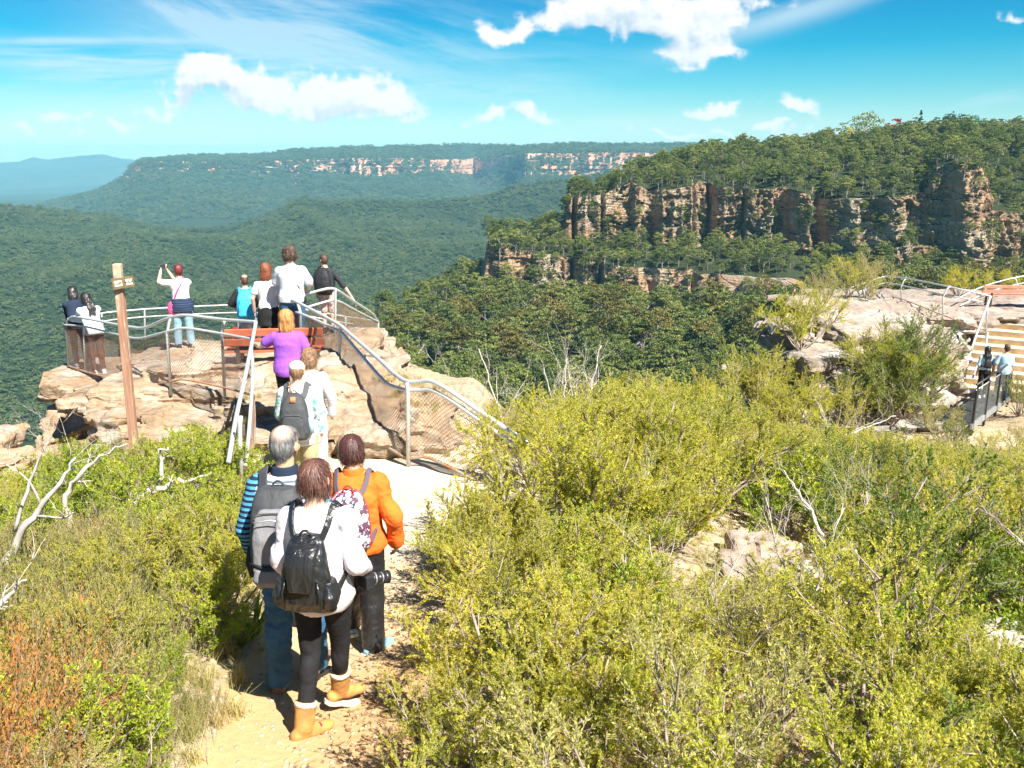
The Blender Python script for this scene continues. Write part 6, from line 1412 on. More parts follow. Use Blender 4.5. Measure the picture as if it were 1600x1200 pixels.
    def pack(s, label, mat, w=.30, hh=.46, dp=.17, zc=.69, style='day', front=None, strapm=None, xoff=0.0, group=None, rim=None, handle=None, pocket=None, tilt=0.0, sw=.055):
        """backpack worn on the back: its own thing, with straps, pocket and handle as parts"""
        h = s.H; g = thing('backpack', label, 'backpack'); g.matrix_world = s.M; y0 = -(.066 * h * s.b + s.fit + .004); T = s.T; m_ = strapm or mat
        zc_ = zc * h; rows = []
        for f, wf, df in ((0, .72, .55), (.06, .90, .82), (.2, 1.0, 1.0), (.45, .98, 1.0), (.7, .90, .86), (.86, .74, .68), (.95, .52, .46), (1.0, .30, .26)):
            if style == 'box': wf = .5 + wf * .5; df = .35 + df * .65
            if style == 'sack': wf = (1.06, 1.12, 1.08, .98, .84, .74, .66, .5)[[0, .06, .2, .45, .7, .86, .95, 1.0].index(f)]
            rows.append(((xoff, y0 - dp * df / 2, zc_ - hh / 2 + hh * f), w / 2 * wf, dp / 2 * df))
        def ch(nm, mb, mt, vx=None, sm=3, dsp=None, par=None, bevel=0):
            if vx: return skin_it(mb, nm, mt, par or g, vx, sm, dsp)
            return mb.build(nm, mt, par or g, smooth=not bevel, bevel=bevel)
        mb = MB(); loft(mb, rows, 28, T, 2.6); ch('main_bag', mb, mat, min(s.vx, .009), 4, folds(.006 if style == 'sack' else .0035, 16, 9, 5.0))
        if pocket:
            mb = MB(); pf, ph_, pmat = pocket; z0 = zc_ - hh / 2 + hh * pf; dpp = dp
            loft(mb, [((xoff, y0 - dpp * k2, z0 + hh * ph_ * f), w * .40 * wf, .035 * wf) for f, wf, k2 in ((0, .8, .90), (.12, 1, 1.0), (.6, .95, .98), (.9, .8, .90), (1, .6, .84))], 24, T, 3); ch('front_pocket', mb, pmat, min(s.vx, .008), 3, folds(.003, 16, 9, 2.0))
            mb = MB(); mb.tube([T((xoff + w * .36 * math.cos(a), y0 - dpp * .97 - .012, z0 + hh * ph_ * (.93 + .05 * math.sin(a)))) for a in np.linspace(math.pi, 0, 9)], .0035, 5); ch('zip', mb, m_)
        for sg in (-1, 1):
            r_ = .012 + s.fit; X = .070 * h
            pts = [(xoff + sg * .045 * h, y0 - .03, zc_ + hh * .42), (sg * X * .92, -.050 * h - r_, .800 * h), (sg * X, -.020 * h, .846 * h + r_ * .55), (sg * X * 1.05, .030 * h, .828 * h + r_ * .5), (sg * X * 1.1, .066 * h + r_, .775 * h), (sg * X * 1.22, .070 * h + r_, .71 * h), (sg * X * 1.42, .040 * h + r_, .65 * h), (sg * X * 1.48, -.01 * h, .61 * h), (sg * w * .46, y0 - .03, zc_ - hh * .38)]
            P_ = [T(p) for p in pts]; P_ = smoothed(P_, 2); cen = T((0, 0, .74 * h)); mb = MB(); mb.strip(P_, sw, .012, [(p - Vector((cen.x, cen.y, min(p.z - .02, cen.z)))).normalized() for p in P_]); ch('shoulder_strap', mb, m_, bevel=.003)
        mb = MB(); zt = zc_ + hh * .5; mb.tube([T((xoff + .035 * math.cos(a), y0 - .05, zt - .015 + .05 * math.sin(a))) for a in np.linspace(math.pi, 0, 9)], .007, 6); ch('grab_handle', mb, handle or m_)
        if rim: mb = MB(); mb.tube([T((xoff + c_[1] * 1.0 * math.cos(0) * sg_, c_[0][1] - c_[2] * .2, c_[0][2])) for sg_, seq in ((-1, rows), (1, rows[::-1])) for c_ in seq], .006, 5); ch('piping', mb, rim)
        return g, ch, T, y0
HANDS = {}
# ------------------------------------------------------------------ the walkers in front
V_ = Vector
WHITE = cloth('white_cotton', (.72, .70, .70)); PALEPINK = cloth('pale_pink_cotton', (.70, .62, .66), .10, ws=6, wr=.6); BLACKC = cloth('black_cloth', (.018, .018, .020), .2, wr=.5); LEATHER = simple('black_leather', (.014, .015, .016), .34, 0, .5, .2, 6, .2, 60, .002, wrinkle=.8, wscale=10)
ORANGE = cloth('orange_fleece', (.72, .155, .022), .12, ws=5, wr=.6); DENIM = cloth('blue_denim', (.045, .12, .22), .3, ws=9, wr=.7); DENIML = cloth('light_denim', (.22, .36, .45), .2, ws=9, wr=.6); GREYP = cloth('charcoal_nylon', (.060, .062, .066), .15, .6); GREYL = cloth('grey_nylon', (.20, .20, .21), .12, .6, wr=.6)
DARKP = cloth('dark_nylon', (.022, .023, .026), .2, .6); SATIN = simple('black_satin', (.016, .016, .018), .42, 0, .5, .25, 6, 0, 60, wrinkle=.9, wscale=8); NAVY = cloth('navy_cloth', (.020, .032, .060), .2)
TANB = simple('tan_boot_leather', (.42, .21, .065), .75, 0, .25, .35, 12, .3, 80, .003, wrinkle=.4); CREAM = simple('cream_rubber', (.62, .55, .42), .7); FUR = simple('cream_fleece', (.68, .60, .46), .95, 0, .1, .2, 40, .8, 120, .01)
SNEAK = simple('white_sneaker', (.58, .62, .66), .6); SNEAKB = simple('blue_sneaker', (.20, .36, .48), .6, var=.3, vscale=30); WSOLE = simple('white_sole', (.70, .70, .68), .6); BROWNS = simple('brown_shoe', (.20, .13, .10), .7); BSOLE = simple('black_sole', (.03, .025, .022), .7)
H_BROWN = hairmat('chestnut_hair', (.055, .022, .016), (.20, .09, .065)); H_RED = hairmat('dark_red_hair', (.030, .014, .012), (.14, .050, .040)); H_BLACK = hairmat('black_hair', (.006, .005, .006), (.040, .034, .034), .3); H_GREY = hairmat('grey_hair', (.10, .10, .10), (.36, .35, .34), .6, 90)
H_BLOND = hairmat('strawberry_blond_hair', (.34, .12, .035), (.68, .34, .12), .45); H_LBR = hairmat('light_brown_hair', (.14, .07, .035), (.36, .21, .11), .5); H_DKBR = hairmat('dark_brown_hair', (.025, .015, .010), (.13, .075, .05), .5); H_AUB = hairmat('auburn_hair', (.09, .025, .012), (.32, .11, .05), .45); H_MAR = hairmat('maroon_hair', (.07, .008, .012), (.22, .03, .035), .45)

# woman in the white shirt, nearest
gz = zat(-1.1, 4.5)
HANDS[('', 'r')] = (.9,)
p = Person('person in a loose white shirt, black leggings and tan boots', -1.065, 4.55, gz, 1.60, face=-.12, voxel=.008, build=.95, skin=SK_B, head=(.06, -.06, 0), wide=1.0, pose={
    'hip_l': (-.050, 0, .515), 'knee_l': (-.040, -.025, .29), 'ankle_l': (-.048, -.115, .052), 'toe_l': (.014, -.045, .020),
    'hip_r': (.050, 0, .515), 'knee_r': (.036, .075, .29), 'ankle_r': (.008, .125, .060), 'toe_r': (.066, .185, .025),
    'elbow_l': (-.128, -.005, .625), 'wrist_l': (-.105, .09, .52), 'elbow_r': (.138, -.010, .630), 'wrist_r': (.125, .115, .560)})
p.trousers(BLACKC, loose=.006, name='leggings', amp=.0025); p.shirt(PALEPINK, hem=.475, loose=.024, flare=.010, sleeve=1.75, amp=.016, cuff=.9, name='shirt')
p.shoes(TANB, CREAM, 'boot', boot=.085, furry=FUR); p.hair(H_BROWN, 'bob', L=-.035, vol=.004, seed=1, amp=.0035, freq=60)
g, ch, T, y0 = p.pack('glossy black leather backpack on the white-shirted walker', LEATHER, w=.27, hh=.42, dp=.16, zc=.64, style='sack', sw=.034, handle=LEATHER)
h = p.H
mb = MB(); loft(mb, [((0, y0 - .075, .755 * h), .085, .055), ((0, y0 - .118, .735 * h), .088, .045), ((0, y0 - .160, .70 * h), .080, .022), ((0, y0 - .178, .655 * h), .072, .014), ((0, y0 - .183, .61 * h), .064, .010)], 20, T, 3); ch('flap', mb, LEATHER, .007, 3, folds(.002, 20, 10))
for sg in (-1, 1):
    mb = MB(); mb.tube([T((sg * .085, y0 - .155, .60 * h + .07)), T((sg * .10, y0 - .175, .60 * h)), T((sg * .095, y0 - .165, .60 * h - .09))], .006, 6); ch('side_cord', mb, LEATHER)
    mb = MB(); loft(mb, [((sg * .125, y0 - .08, .54 * h), .035, .06), ((sg * .138, y0 - .085, .58 * h), .042, .072), ((sg * .125, y0 - .08, .63 * h), .03, .05)], 16, T, 2.5); ch('side_pocket', mb, LEATHER, .008, 3, folds(.004, 20, 10))
mb = MB(); q = T((-.155, y0 - .06, .535 * h)); ell(mb, q, (.014, .012, .018)); ch('charm', mb, simple('red_charm', (.7, .03, .03), .4))
WRED = simple('red_lace', (.62, .02, .08), .7); mb = MB(); q = p.J['ankle_l'] + V_((.055, .05, -.005)); mb.tube([q, q + V_((.02, .0, .012)), q + V_((.038, -.006, -.004))], .004, 5); mb.tube([q, q + V_((.022, .006, -.008)), q + V_((.03, .0, -.022))], .004, 5); mb.build('lace', WRED, p.o)
# camera at her right hip
cp = p.M @ (V_((.135, .09, .525)) * h); cmr = thing('camera', 'black camera with a zoom lens hanging at the right hip of the white-shirted walker', 'camera', cp, -.9)
mb = MB(); mb.box((0, 0, 0), (.12, .055, .085)); mb.box((0, -.005, .05), (.05, .05, .025)); mb.build('camera_body', DARKP, cmr, bevel=.008)
mb = MB(); mb.tube([(0, .025, -.005), (0, .065, -.012)], .035, 18); mb.tube([(0, .065, -.012), (0, .115, -.02)], .031, 18); mb.tube([(0, .113, -.0196), (0, .145, -.025)], .036, 18, r2=.040); mb.build('lens', simple('lens_black', (.02, .02, .022), .35, 0, .5), cmr, smooth=True)
mb = MB(); mb.tube([(0, .050, -.0095), (0, .060, -.011)], .0355, 18); mb.tube([(0, .096, -.017), (0, .104, -.0182)], .0325, 18); mb.build('lens_ring', simple('grey_ring', (.3, .3, .3), .4, .5), cmr, smooth=True)

# man in the striped shirt
SH1 = striped('striped_shirt', (.60, .70, .76), (.10, .13, .17), 30, .58); SL1 = striped('striped_sleeve', (.08, .30, .48), (.015, .025, .05), 30, .5)
p = Person('person with thinning grey hair in a striped shirt and blue jeans', XP(450, 800, 5.12), 5.12, zat(-1.35, 5.1), 1.73, face=.02, voxel=.009, build=1.04, skin=SK_A, wide=1.02, head=(.10, -.28, .0), pose={
    'knee_l': (-.055, -.01, .285), 'ankle_l': (-.062, -.055, .052), 'toe_l': (-.080, .035, .020), 'knee_r': (.05, .06, .285), 'ankle_r': (.052, .07, .05), 'toe_r': (.075, .165, .02), 'elbow_l': (-.145, -.02, .625), 'wrist_l': (-.140, .05, .49), 'elbow_r': (.13, .03, .62), 'wrist_r': (.10, .12, .55)})
p.trousers(DENIM, loose=.016, straight=.020, amp=.008); p.shirt(SH1, hem=.49, loose=.020, sleeve=1.6, sleevemat=SL1, collar=NAVY, amp=.007)
p.shoes(BROWNS, BSOLE)
# thin grey hair round a bald crown
M_THIN, t, out = new_mat('thinning_hair'); tc = t.node('ShaderNodeTexCoord').outputs['Object']; n = t.noise(t.mapping(tc, (1, 1, .1)), 90, 5, .7)
dd_ = t.vmath('LENGTH', t.vmath('SUBTRACT', tc, tuple(p.HB @ (V_((0.004, -.038, .998)) * 1.73)))); bald = t.ramp(t.math('ADD', dd_, t.math('MULTIPLY', t.math('SUBTRACT', n, .5), .04)), [(.045, 1.0), (.095, 0.0)])
pbsdf(t, out, t.mix(t.math('MULTIPLY', bald, .8), t.ramp(n, [(.33, (.05, .05, .05)), (.68, (.28, .275, .27))]), (.60, .42, .32)), .55, 0, .35, t.bump(n, .6, .004))
p.hair(M_THIN, 'short', vol=.000, seed=2, amp=.0015, freq=90)
g, ch, T, y0 = p.pack('large grey and black hiking backpack on the striped-shirt walker', GREYP, w=.33, hh=.56, dp=.22, zc=.66, style='box', pocket=(.10, .74, GREYL), sw=.065, strapm=GREYP)
h = p.H
mb = MB(); mb.strip([T((-.15, y0 - .225, .585 * h)), T((-.07, y0 - .262, .58 * h)), T((.08, y0 - .262, .58 * h)), T((.15, y0 - .225, .585 * h))], .022, .006, V_((0, -1, 0))); ch('compression_strap', mb, DARKP)
mb = MB(); loft(mb, [((0, y0 - .20, .505 * h), .125, .05), ((0, y0 - .225, .53 * h), .135, .058), ((0, y0 - .22, .57 * h), .12, .05)], 20, T, 3); ch('lower_pocket', mb, GREYL, .008, 3, folds(.003, 16, 9))
for sg in (-1, 1): mb = MB(); loft(mb, [((sg * .165, y0 - .09, .51 * h), .022, .05), ((sg * .178, y0 - .09, .56 * h), .03, .06), ((sg * .17, y0 - .09, .62 * h), .018, .045)], 16, T, 2.5); ch('side_pocket', mb, DARKP, .008, 3)
mb = MB(); mb.strip([T((-.10, y0 - .262, .742 * h)), T((0, y0 - .268, .752 * h)), T((.09, y0 - .262, .738 * h))], .006, .004, V_((0, -1, 0))); ch('reflective_trim', mb, simple('silver_trim', (.6, .62, .64), .3, .3))
mb = MB(); mb.tube([T((.06, y0 - .06, .792 * h)), T((.09, y0 - .08, .80 * h)), T((.11, y0 - .08, .785 * h))], .005, 5); ch('zip_pull', mb, simple('red_pull', (.6, .08, .05), .5))

# woman in the orange jacket
p = Person('person in a bright orange jacket and black trousers with a floral backpack', XP(558, 850, 5.8), 5.8, zat(-1.05, 5.8), 1.585, face=-.05, voxel=.009, build=1.10, skin=SK_B, wide=1.05, head=(.22, .22, -.06), pose={
    'knee_l': (-.055, .03, .285), 'ankle_l': (-.07, .10, .06), 'toe_l': (-.10, .17, .03), 'knee_r': (.06, -.01, .28), 'ankle_r': (.068, -.06, .052), 'toe_r': (.125, .015, .02), 'elbow_r': (.172, -.020, .640), 'wrist_r': (.165, .035, .505), 'elbow_l': (-.14, .02, .63), 'wrist_l': (-.11, .12, .56)})
p.trousers(SATIN, loose=.018, straight=.024, amp=.0045); p.shirt(ORANGE, hem=.485, loose=.024, flare=.006, sleeve=1.95, amp=.015, name='jacket', collar=ORANGE); p.shoes(SNEAKB, WSOLE, 'sneaker'); p.hair(H_RED, 'bob', L=-.05, vol=.009, seed=3, amp=.003, freq=60); p.glasses(simple('glasses_frame', (.05, .03, .03), .3))
FLORAL = patterned('floral_fabric', (.10, .045, .07), [((.66, .62, .70), 1.0, .46), ((.25, .45, .55), 1.5, .26), ((.62, .12, .30), 1.3, .25), ((.75, .72, .76), 1.9, .28)], 22)
g, ch, T, y0 = p.pack('small floral backpack with dark straps on the orange jacket', FLORAL, w=.30, hh=.42, dp=.13, zc=.665, style='day', strapm=simple('slate_webbing', (.10, .08, .10), .7), pocket=(.04, .42, FLORAL), sw=.036, handle=simple('red_webbing', (.62, .04, .02), .6), rim=simple('red_piping', (.55, .05, .03), .6))

# ------------------------------------------------------------------ the group on the steps
AQUA = patterned('aqua_patterned_cloth', (.62, .70, .70), [((.20, .52, .48), .8, .42), ((.10, .38, .30), 1.3, .24), ((.25, .5, .65), 1.1, .25)], 12)
p = Person('person in a white cap with a long plait and a dark grey backpack', XP(466, 620, 9.3), 9.3, zat(-2.2, 9.3), 1.60, face=.02, voxel=.011, build=1.05, skin=SK_B, head=(.25, .10, 0), pose={'elbow_r': (.14, .01, .625), 'wrist_r': (.135, .04, .49), 'elbow_l': (-.135, .03, .63), 'wrist_l': (-.12, .11, .56), 'knee_l': (-.055, .05, .29), 'ankle_l': (-.055, .06, .06), 'toe_l': (-.065, .16, .03)})
KHAKI = cloth('khaki_cloth', (.46, .38, .22)); p.trousers(KHAKI, loose=.018, straight=.02); p.shirt(WHITE, hem=.44, loose=.026, flare=.012, sleeve=1.8, sleevemat=AQUA); p.shoes(SNEAK, WSOLE, 'sneaker')
p.hair(H_LBR, 'short', vol=.004, seed=4); p.cap(cloth('white_cap_cloth', (.72, .72, .70)))
mb = MB(); h = p.H
for k in range(9): q = V_((-.030 + .004 * math.sin(k * 2.2), -.062 - .012 * min(k, 3), .905 - k * .0185)) * h; ell(mb, p.T(q), (.013, .012, .021), None, 10, 8)
skin_it(mb, 'plait', H_LBR, p.o, .007, 1)
g, ch, T, y0 = p.pack('dark charcoal backpack with a tan patch under the white cap', GREYP, w=.31, hh=.50, dp=.20, zc=.655, pocket=(.06, .56, GREYP), sw=.06, strapm=cloth('slate_strap', (.09, .09, .095)))
mb = MB(); q = T((-.0, y0 - .10, .80 * p.H)); loft(mb, [((0, y0 - .145, .765 * p.H), .034, .006), ((0, y0 - .112, .800 * p.H), .026, .006)], 14, T); ch('patch', mb, simple('tan_patch', (.45, .20, .08), .7))
mb = MB(); mb.tube([T((.17, y0 - .09, .55 * p.H)), T((.172, y0 - .09, .55 * p.H + .17))], .032, 12); ch('water_bottle', mb, simple('blue_bottle', (.35, .50, .62), .25, 0, .5))
STR2 = striped('fine_striped_shirt', (.62, .61, .62), (.40, .38, .42), 46, .55)
p = Person('person with wavy light brown hair in a fine-striped long-sleeved top', XP(484, 600, 10.15), 10.15, zat(-2.3, 10.15) , 1.60, face=-.1, voxel=.012, build=1.08, skin=SK_B, head=(.30, .0, 0), pose={'elbow_r': (.165, -.01, .64), 'wrist_r': (.150, .015, .505), 'ankle_l': (-.055, .09, .10), 'knee_l': (-.055, .10, .32), 'toe_l': (-.06, .19, .07)})
p.trousers(cloth('white_trousers', (.62, .60, .56)), loose=.016, straight=.02); p.shirt(STR2, hem=.47, loose=.022, sleeve=1.95); p.shoes(SNEAK, WSOLE, 'sneaker'); p.hair(H_LBR, 'wavy', L=.02, vol=.014, seed=5, amp=.006, freq=40)
lh = P(396, 537, 12.35)
p = Person('person with strawberry blond hair in a purple T-shirt holding the handrail', XP(451, 560, 11.7), 11.7, zat(-2.85, 11.7), min(1.66, -1.966 - zat(-2.85, 11.7)), face=.05, voxel=.012, build=1.14, skin=SK_B, head=(.05, .05, 0), pose={'elbow_l': (-.235, .06, .70), 'wrist_l': lh, 'elbow_r': (.165, .01, .64), 'wrist_r': (.16, .08, .52), 'knee_r': (.055, .10, .32), 'ankle_r': (.055, .08, .10), 'toe_r': (.06, .18, .07)})
p.trousers(BLACKC, loose=.012); p.shirt(cloth('purple_jersey', (.30, .095, .52), .10, ws=5), hem=.47, loose=.024, flare=.01, sleeve=.55, cuff=1.3); p.shoes(DARKP, BSOLE); p.hair(H_BLOND, 'bob', L=.11, vol=.020, seed=6, amp=.006, freq=40)

# ------------------------------------------------------------------ visitors on the left lookout
ph = P(255, 417, 17.75); x0, yb = XP(284, 480, 17.8), 17.8
p = Person('person in a white T-shirt and light jeans photographing the valley with a phone', x0, yb, zat(x0, yb), -2.0 - zat(x0, yb) if False else 1.66, face=.25, voxel=.013, build=1.05, skin=SK_B, head=(0, .1, 0), pose={'elbow_l': P(248, 441, 17.6), 'wrist_l': P(251, 423, 17.95), 'elbow_r': P(272, 437, 18.1), 'wrist_r': P(263, 424, 18.05), 'ankle_l': (-.075, 0, .05), 'ankle_r': (.075, 0, .05), 'knee_l': (-.065, 0, .285), 'knee_r': (.065, 0, .285), 'toe_l': (-.11, .09, .02), 'toe_r': (.11, .09, .02)})
p.trousers(DENIML, loose=.016, straight=.02); p.shirt(WHITE, hem=.56, loose=.020, sleeve=.7, cuff=1.3); p.shoes(DARKP, BSOLE); p.hair(H_MAR, 'short', vol=.008, seed=7)
QUILT = striped('quilted_navy', (.018, .030, .065), (.05, .08, .13), 22, .75); mb = MB(); loft(mb, p.rings([(.44, -.01, .125, .088), (.50, -.01, .118, .088), (.56, -.01, .104, .078), (.60, -.006, .092, .068)], .025), T=p.T); p.child('tied_jacket', mb, QUILT, .014, 3, folds(.008, 6, 30))
bg_ = thing('shoulder_bag', 'bright pink shoulder bag on the person with the raised phone', 'bag'); bg_.matrix_world = p.M; PINK = simple('pink_bag', (.72, .07, .22), .6)
h = p.H; mb = MB(); loft(mb, [((-.155, -.09, .50 * h - .13), .085, .04), ((-.155, -.09, .50 * h - .05), .10, .055), ((-.15, -.085, .50 * h + .06), .085, .04), ((-.145, -.08, .50 * h + .12), .06, .02)], 18, None, 2.6); skin_it(mb, 'bag', PINK, bg_, .012, 2, folds(.006, 14, 10))
mb = MB(); mb.strip([V_((-.13, -.10, .57 * h)), V_((-.06, -.15, .68 * h)), V_((.04, -.13, .78 * h)), V_((.075, -.03, .855 * h)), V_((.03, .10, .78 * h)), V_((-.10, .12, .62 * h)), V_((-.15, -.04, .56 * h))], .03, .008, [V_((-.5, -1, 0)), V_((0, -1, .2)), V_((0, -1, .4)), V_((0, 0, 1)), V_((0, 1, 0)), V_((-1, 1, 0)), V_((-1, 0, 0))]); mb.build('strap', PINK, bg_)
fn = thing('phone', 'dark phone held up towards the valley by the white-shirted person', 'phone', P(255.5, 417, 18.02), .25); mb = MB(); mb.box((0, 0, 0), (.15, .009, .075)); mb.build('phone_case', DARKP, fn, bevel=.003); mb = MB(); mb.box((0, -.006, 0), (.135, .003, .066)); mb.build('screen', simple('phone_screen', (.03, .04, .05), .15, 0, .5), fn)
# two women at the far left rail
x0, yb = XP(147, 520, 17.0), 17.0
WTOP = cloth('white_jacket_cloth', (.68, .69, .70)); MAROON = cloth('maroon_leggings', (.085, .035, .030))
p = Person('person in a white jacket and maroon leggings leaning on the left corner of the railing', x0, yb, zat(x0, yb), 1.60, face=.75, voxel=.013, build=.98, skin=SK_A, pitch=.38, head=(.1, .3, 0), pose={'elbow_l': P(122, 497, 17.3), 'wrist_l': P(108, 500, 17.5), 'elbow_r': P(134, 500, 17.0), 'wrist_r': P(118, 500, 17.3)})
p.trousers(MAROON, loose=.010); p.shirt(WTOP, hem=.47, loose=.030, flare=.012, sleeve=1.9, name='jacket'); p.shoes(SNEAK, WSOLE, 'sneaker'); p.hair(H_BLACK, 'long', L=.20, vol=.012, seed=8)
x0, yb = XP(114, 520, 17.5), 17.5
p = Person('person with straight black hair and a dark top looking over the left corner railing', x0 + .1, yb, max(-4.35, zat(x0 + .1, yb)), 1.62, face=.5, voxel=.013, build=.95, skin=SK_A, pitch=.30, head=(.1, 0, 0), pose={'elbow_l': P(108, 500, 18.0), 'wrist_l': P(104, 505, 17.9), 'elbow_r': P(126, 502, 17.8), 'wrist_r': P(112, 503, 17.9)})
p.trousers(NAVY, loose=.010); p.shirt(NAVY, hem=.49, loose=.022, sleeve=1.9); p.shoes(SNEAK, WSOLE, 'sneaker'); p.hair(H_BLACK, 'bob', L=.10, vol=.014, seed=9)
# man with blue backpack
x0, yb = XP(385, 480, 17.0), 17.0; zb = zat(x0, yb)
p = Person('balding person in a black jacket and jeans with a bright blue backpack', x0, yb, zb, min(1.7, float(ray(385, 430)[1]) * yb - zb), face=.25, voxel=.013, build=1.12, skin=SK_A, head=(.15, .35, 0), pose={'elbow_l': (-.185, .0, .65), 'wrist_l': (-.12, .12, .60), 'elbow_r': (.185, 0, .65), 'wrist_r': (.12, .12, .60)})
p.trousers(DENIML, loose=.016, straight=.02); p.shirt(DARKP, hem=.46, loose=.026, sleeve=1.95, name='jacket'); p.shoes(DARKP, BSOLE); p.hair(H_DKBR, 'short', vol=.001, seed=10)
mb = MB(); ell(mb, p.HB @ (V_((0, -.026, .978)) * p.H), (.036 * p.H, .036 * p.H, .028 * p.H), p.HB.to_3x3()); p.child('bald_crown', mb, SK_A)
BLUEP = cloth('bright_blue_nylon', (.045, .36, .62), .15, .55, wr=.6); p.pack('bright sky-blue backpack worn over a black jacket', BLUEP, w=.34, hh=.56, dp=.20, zc=.66, pocket=(.08, .60, BLUEP), strapm=BLUEP)
# woman beside the tall man
x0, yb = XP(419, 480, 16.1), 16.1; zb = zat(x0, yb)
p = Person('person with auburn hair in a white top standing left of the tall visitor', x0, yb, zb, min(1.75, float(ray(419, 408)[1]) * yb - zb), face=.1, voxel=.013, build=.95, skin=SK_B, head=(.1, -.2, 0), pose={'elbow_l': (-.15, -.01, .64), 'wrist_l': (-.15, .05, .50)})
p.trousers(BLACKC, loose=.010); mb = MB(); loft(mb, p.rings([(.36, 0, .115, .09), (.46, 0, .108, .085), (.56, 0, .095, .07)], .015)); p.child('skirt', mb, BLACKC, .014, 3, folds(.006, 8, 8)); p.shirt(WHITE, hem=.50, loose=.018, sleeve=.55, cuff=1.2); p.shoes(DARKP, BSOLE); p.hair(H_AUB, 'bob', L=.12, vol=.014, seed=11, amp=.005)
# tall man
x0, yb = XP(455, 440, 15.75), 15.75; zb = zat(x0, yb)
p = Person('tall person with curly dark hair and a thin black strap across a pale T-shirt', x0, yb, zb, min(1.98, float(ray(455, 386)[1]) * yb - zb), face=.15, voxel=.012, build=1.12, skin=SK_B, wide=1.05, head=(.08, .45, 0), pose={'elbow_l': (-.15, .06, .66), 'wrist_l': (-.08, .16, .70), 'elbow_r': (.17, 0, .66), 'wrist_r': (.12, .12, .58)})
p.trousers(DENIM, loose=.016, straight=.015); p.shirt(cloth('pale_blue_white_cotton', (.60, .64, .70)), hem=.50, loose=.026, sleeve=.85, cuff=1.2); p.shoes(BROWNS, BSOLE); p.hair(H_DKBR, 'wavy', L=-.05, vol=.020, seed=12, amp=.012); p.glasses(DARKP)
bg_ = thing('crossbody_bag', 'small dark bag on a thin strap across the tall visitor', 'bag'); bg_.matrix_world = p.M; h = p.H
mb = MB(); mb.strip([V_((.17, -.02, .56 * h)), V_((.14, -.13, .64 * h)), V_((.0, -.15, .76 * h)), V_((-.075, -.05, .855 * h)), V_((-.03, .09, .80 * h)), V_((.12, .14, .64 * h)), V_((.18, .04, .56 * h))], .016, .006, [V_((1, -.5, 0)), V_((.5, -1, 0)), V_((0, -1, .3)), V_((0, 0, 1)), V_((0, 1, .3)), V_((.5, 1, 0)), V_((1, .5, 0))]); mb.build('strap', DARKP, bg_)
mb = MB(); loft(mb, [((.20, .01, .47 * h), .035, .09), ((.21, .01, .51 * h), .04, .10), ((.195, .01, .56 * h), .03, .085)], 16, None, 3); skin_it(mb, 'bag', DARKP, bg_, .012, 2)
# man with the black backpack, hand on the rail
x0, yb = XP(512, 470, 17.15), 17.15; zb = zat(x0, yb)
p = Person('person in black with short dark hair resting a hand on the upper railing', x0, yb, zb, max(1.5, min(1.75, float(ray(510, 410)[1]) * yb - zb)), face=-.1, voxel=.013, build=1.0, skin=SK_B, head=(.05, .9, 0), pitch=-.02, roll=-.05, pose={'elbow_r': P(541, 452, 17.2), 'wrist_r': P(553, 470, 17.3), 'elbow_l': (-.15, -.02, .64), 'wrist_l': (-.15, .02, .50)})
p.trousers(patterned('pink_patterned_shorts', (.50, .40, .38), [((.30, .14, .14), .8, .35), ((.66, .60, .58), 1.2, .3)], 9), f1=1.0, loose=.024, name='shorts', sc=1.2); p.shirt(cloth('charcoal_cotton', (.035, .04, .045)), hem=.49, loose=.020, sleeve=.8, cuff=1.2); p.shoes(DARKP, BSOLE); p.hair(H_DKBR, 'short', vol=.003, seed=13); p.glasses(simple('blue_lens', (.03, .25, .35), .1, 0, .5))
p.pack('plain black backpack on the person with a hand on the upper railing', DARKP, w=.32, hh=.50, dp=.20, zc=.68)
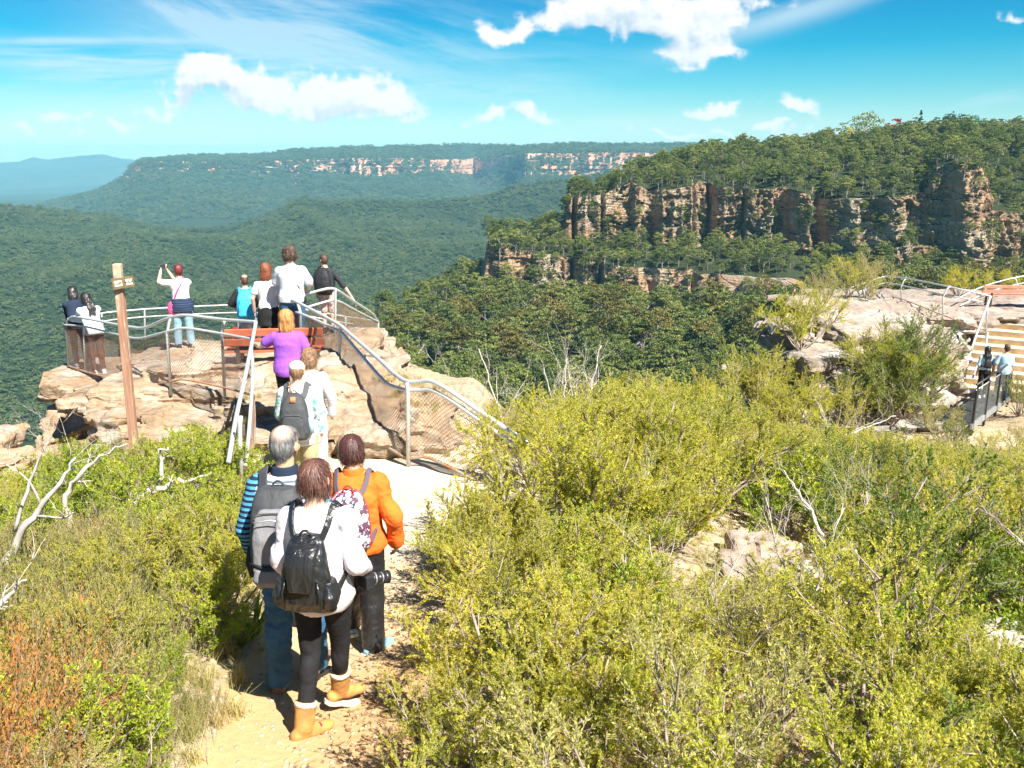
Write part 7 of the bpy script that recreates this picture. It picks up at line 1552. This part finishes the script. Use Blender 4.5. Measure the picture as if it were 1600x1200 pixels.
# bags on the bench
bp = V_((-4.55, 14.72, zat(-4.55, 14.72))); bb = thing('bag', 'black bag beside a red one at the left end of the orange-red bench', 'bag', P(386, 523, 14.95)); mb = MB(); loft(mb, [((0, 0, -.22), .15, .10), ((0, 0, -.05), .17, .12), ((0, 0, .12), .13, .08), ((0, 0, .18), .08, .04)], 18, None, 3); skin_it(mb, 'main_bag', DARKP, bb, .014, 2, folds(.01, 10, 8)); mb = MB(); mb.tube([(-.05, 0, .17), (-.04, 0, .24), (.04, 0, .24), (.05, 0, .17)], .01, 6); mb.build('handle', DARKP, bb)
bb = thing('bag', 'red bag left of the black one on the orange-red bench', 'bag', P(370, 521, 14.98)); mb = MB(); loft(mb, [((0, 0, -.18), .075, .07), ((0, 0, -.05), .09, .08), ((0, 0, .10), .06, .05)], 16, None, 2.6); skin_it(mb, 'main_bag', simple('red_bag', (.66, .02, .02), .5), bb, .012, 2, folds(.008, 10, 8)); mb = MB(); mb.tube([(-.03, 0, .09), (0, 0, .16), (.03, 0, .09)], .008, 6); mb.build('handle', DARKP, bb)

# ------------------------------------------------------------------ pair at the stairs and the far visitor
PBLUE = cloth('pale_blue_cotton', (.36, .52, .62)); 
p = Person('person with long black hair, pale top and black trousers walking beside a taller companion', 14.62, 26.95, -7.27, 1.63, face=-.15, voxel=.014, build=.98, skin=SK_A, pose={'knee_r': (.055, .03, .285), 'ankle_r': (.055, .07, .05), 'toe_r': (.06, .17, .02), 'elbow_r': (.16, .02, .64), 'wrist_r': (.155, .06, .50)})
p.trousers(BLACKC, loose=.012); p.shirt(PBLUE, hem=.55, loose=.018, sleeve=.9, cuff=1.2); p.shoes(SNEAK, WSOLE, 'sneaker'); p.hair(H_BLACK, 'long', L=.13, vol=.010, seed=14)
p.pack('tiny black backpack on the long-haired person at the stairs', DARKP, w=.22, hh=.28, dp=.11, zc=.69, sw=.03)
p = Person('person in a light blue T-shirt and dark trousers at the foot of the stairs', 15.08, 26.72, -7.27, 1.74, face=-.15, voxel=.014, build=1.08, skin=SK_B, pose={'knee_l': (-.055, .04, .285), 'ankle_l': (-.055, .08, .05), 'toe_l': (-.06, .18, .02), 'elbow_l': (-.155, 0, .64), 'wrist_l': (-.15, .03, .49)})
p.trousers(NAVY, loose=.016, straight=.02); p.shirt(PBLUE, hem=.47, loose=.024, sleeve=.85, cuff=1.2); p.shoes(DARKP, BSOLE); p.hair(H_DKBR, 'short', vol=.004, seed=15)
x0, yb = XP(1240, 465, 33), 33.0; zb = zat(x0, yb)
p = Person('distant person in a dark vest over pink seen above the shrubs by the lookout', x0, yb, zb, min(1.8, float(ray(1240, 449)[1]) * yb - zb), face=.8, voxel=.016, skin=SK_B)
p.trousers(NAVY); p.shirt(cloth('pink_cotton', (.55, .25, .30)), loose=.02, sleeve=1.9, sleevemat=NAVY); p.shoes(DARKP, BSOLE); p.hair(H_LBR, 'bob', seed=16)
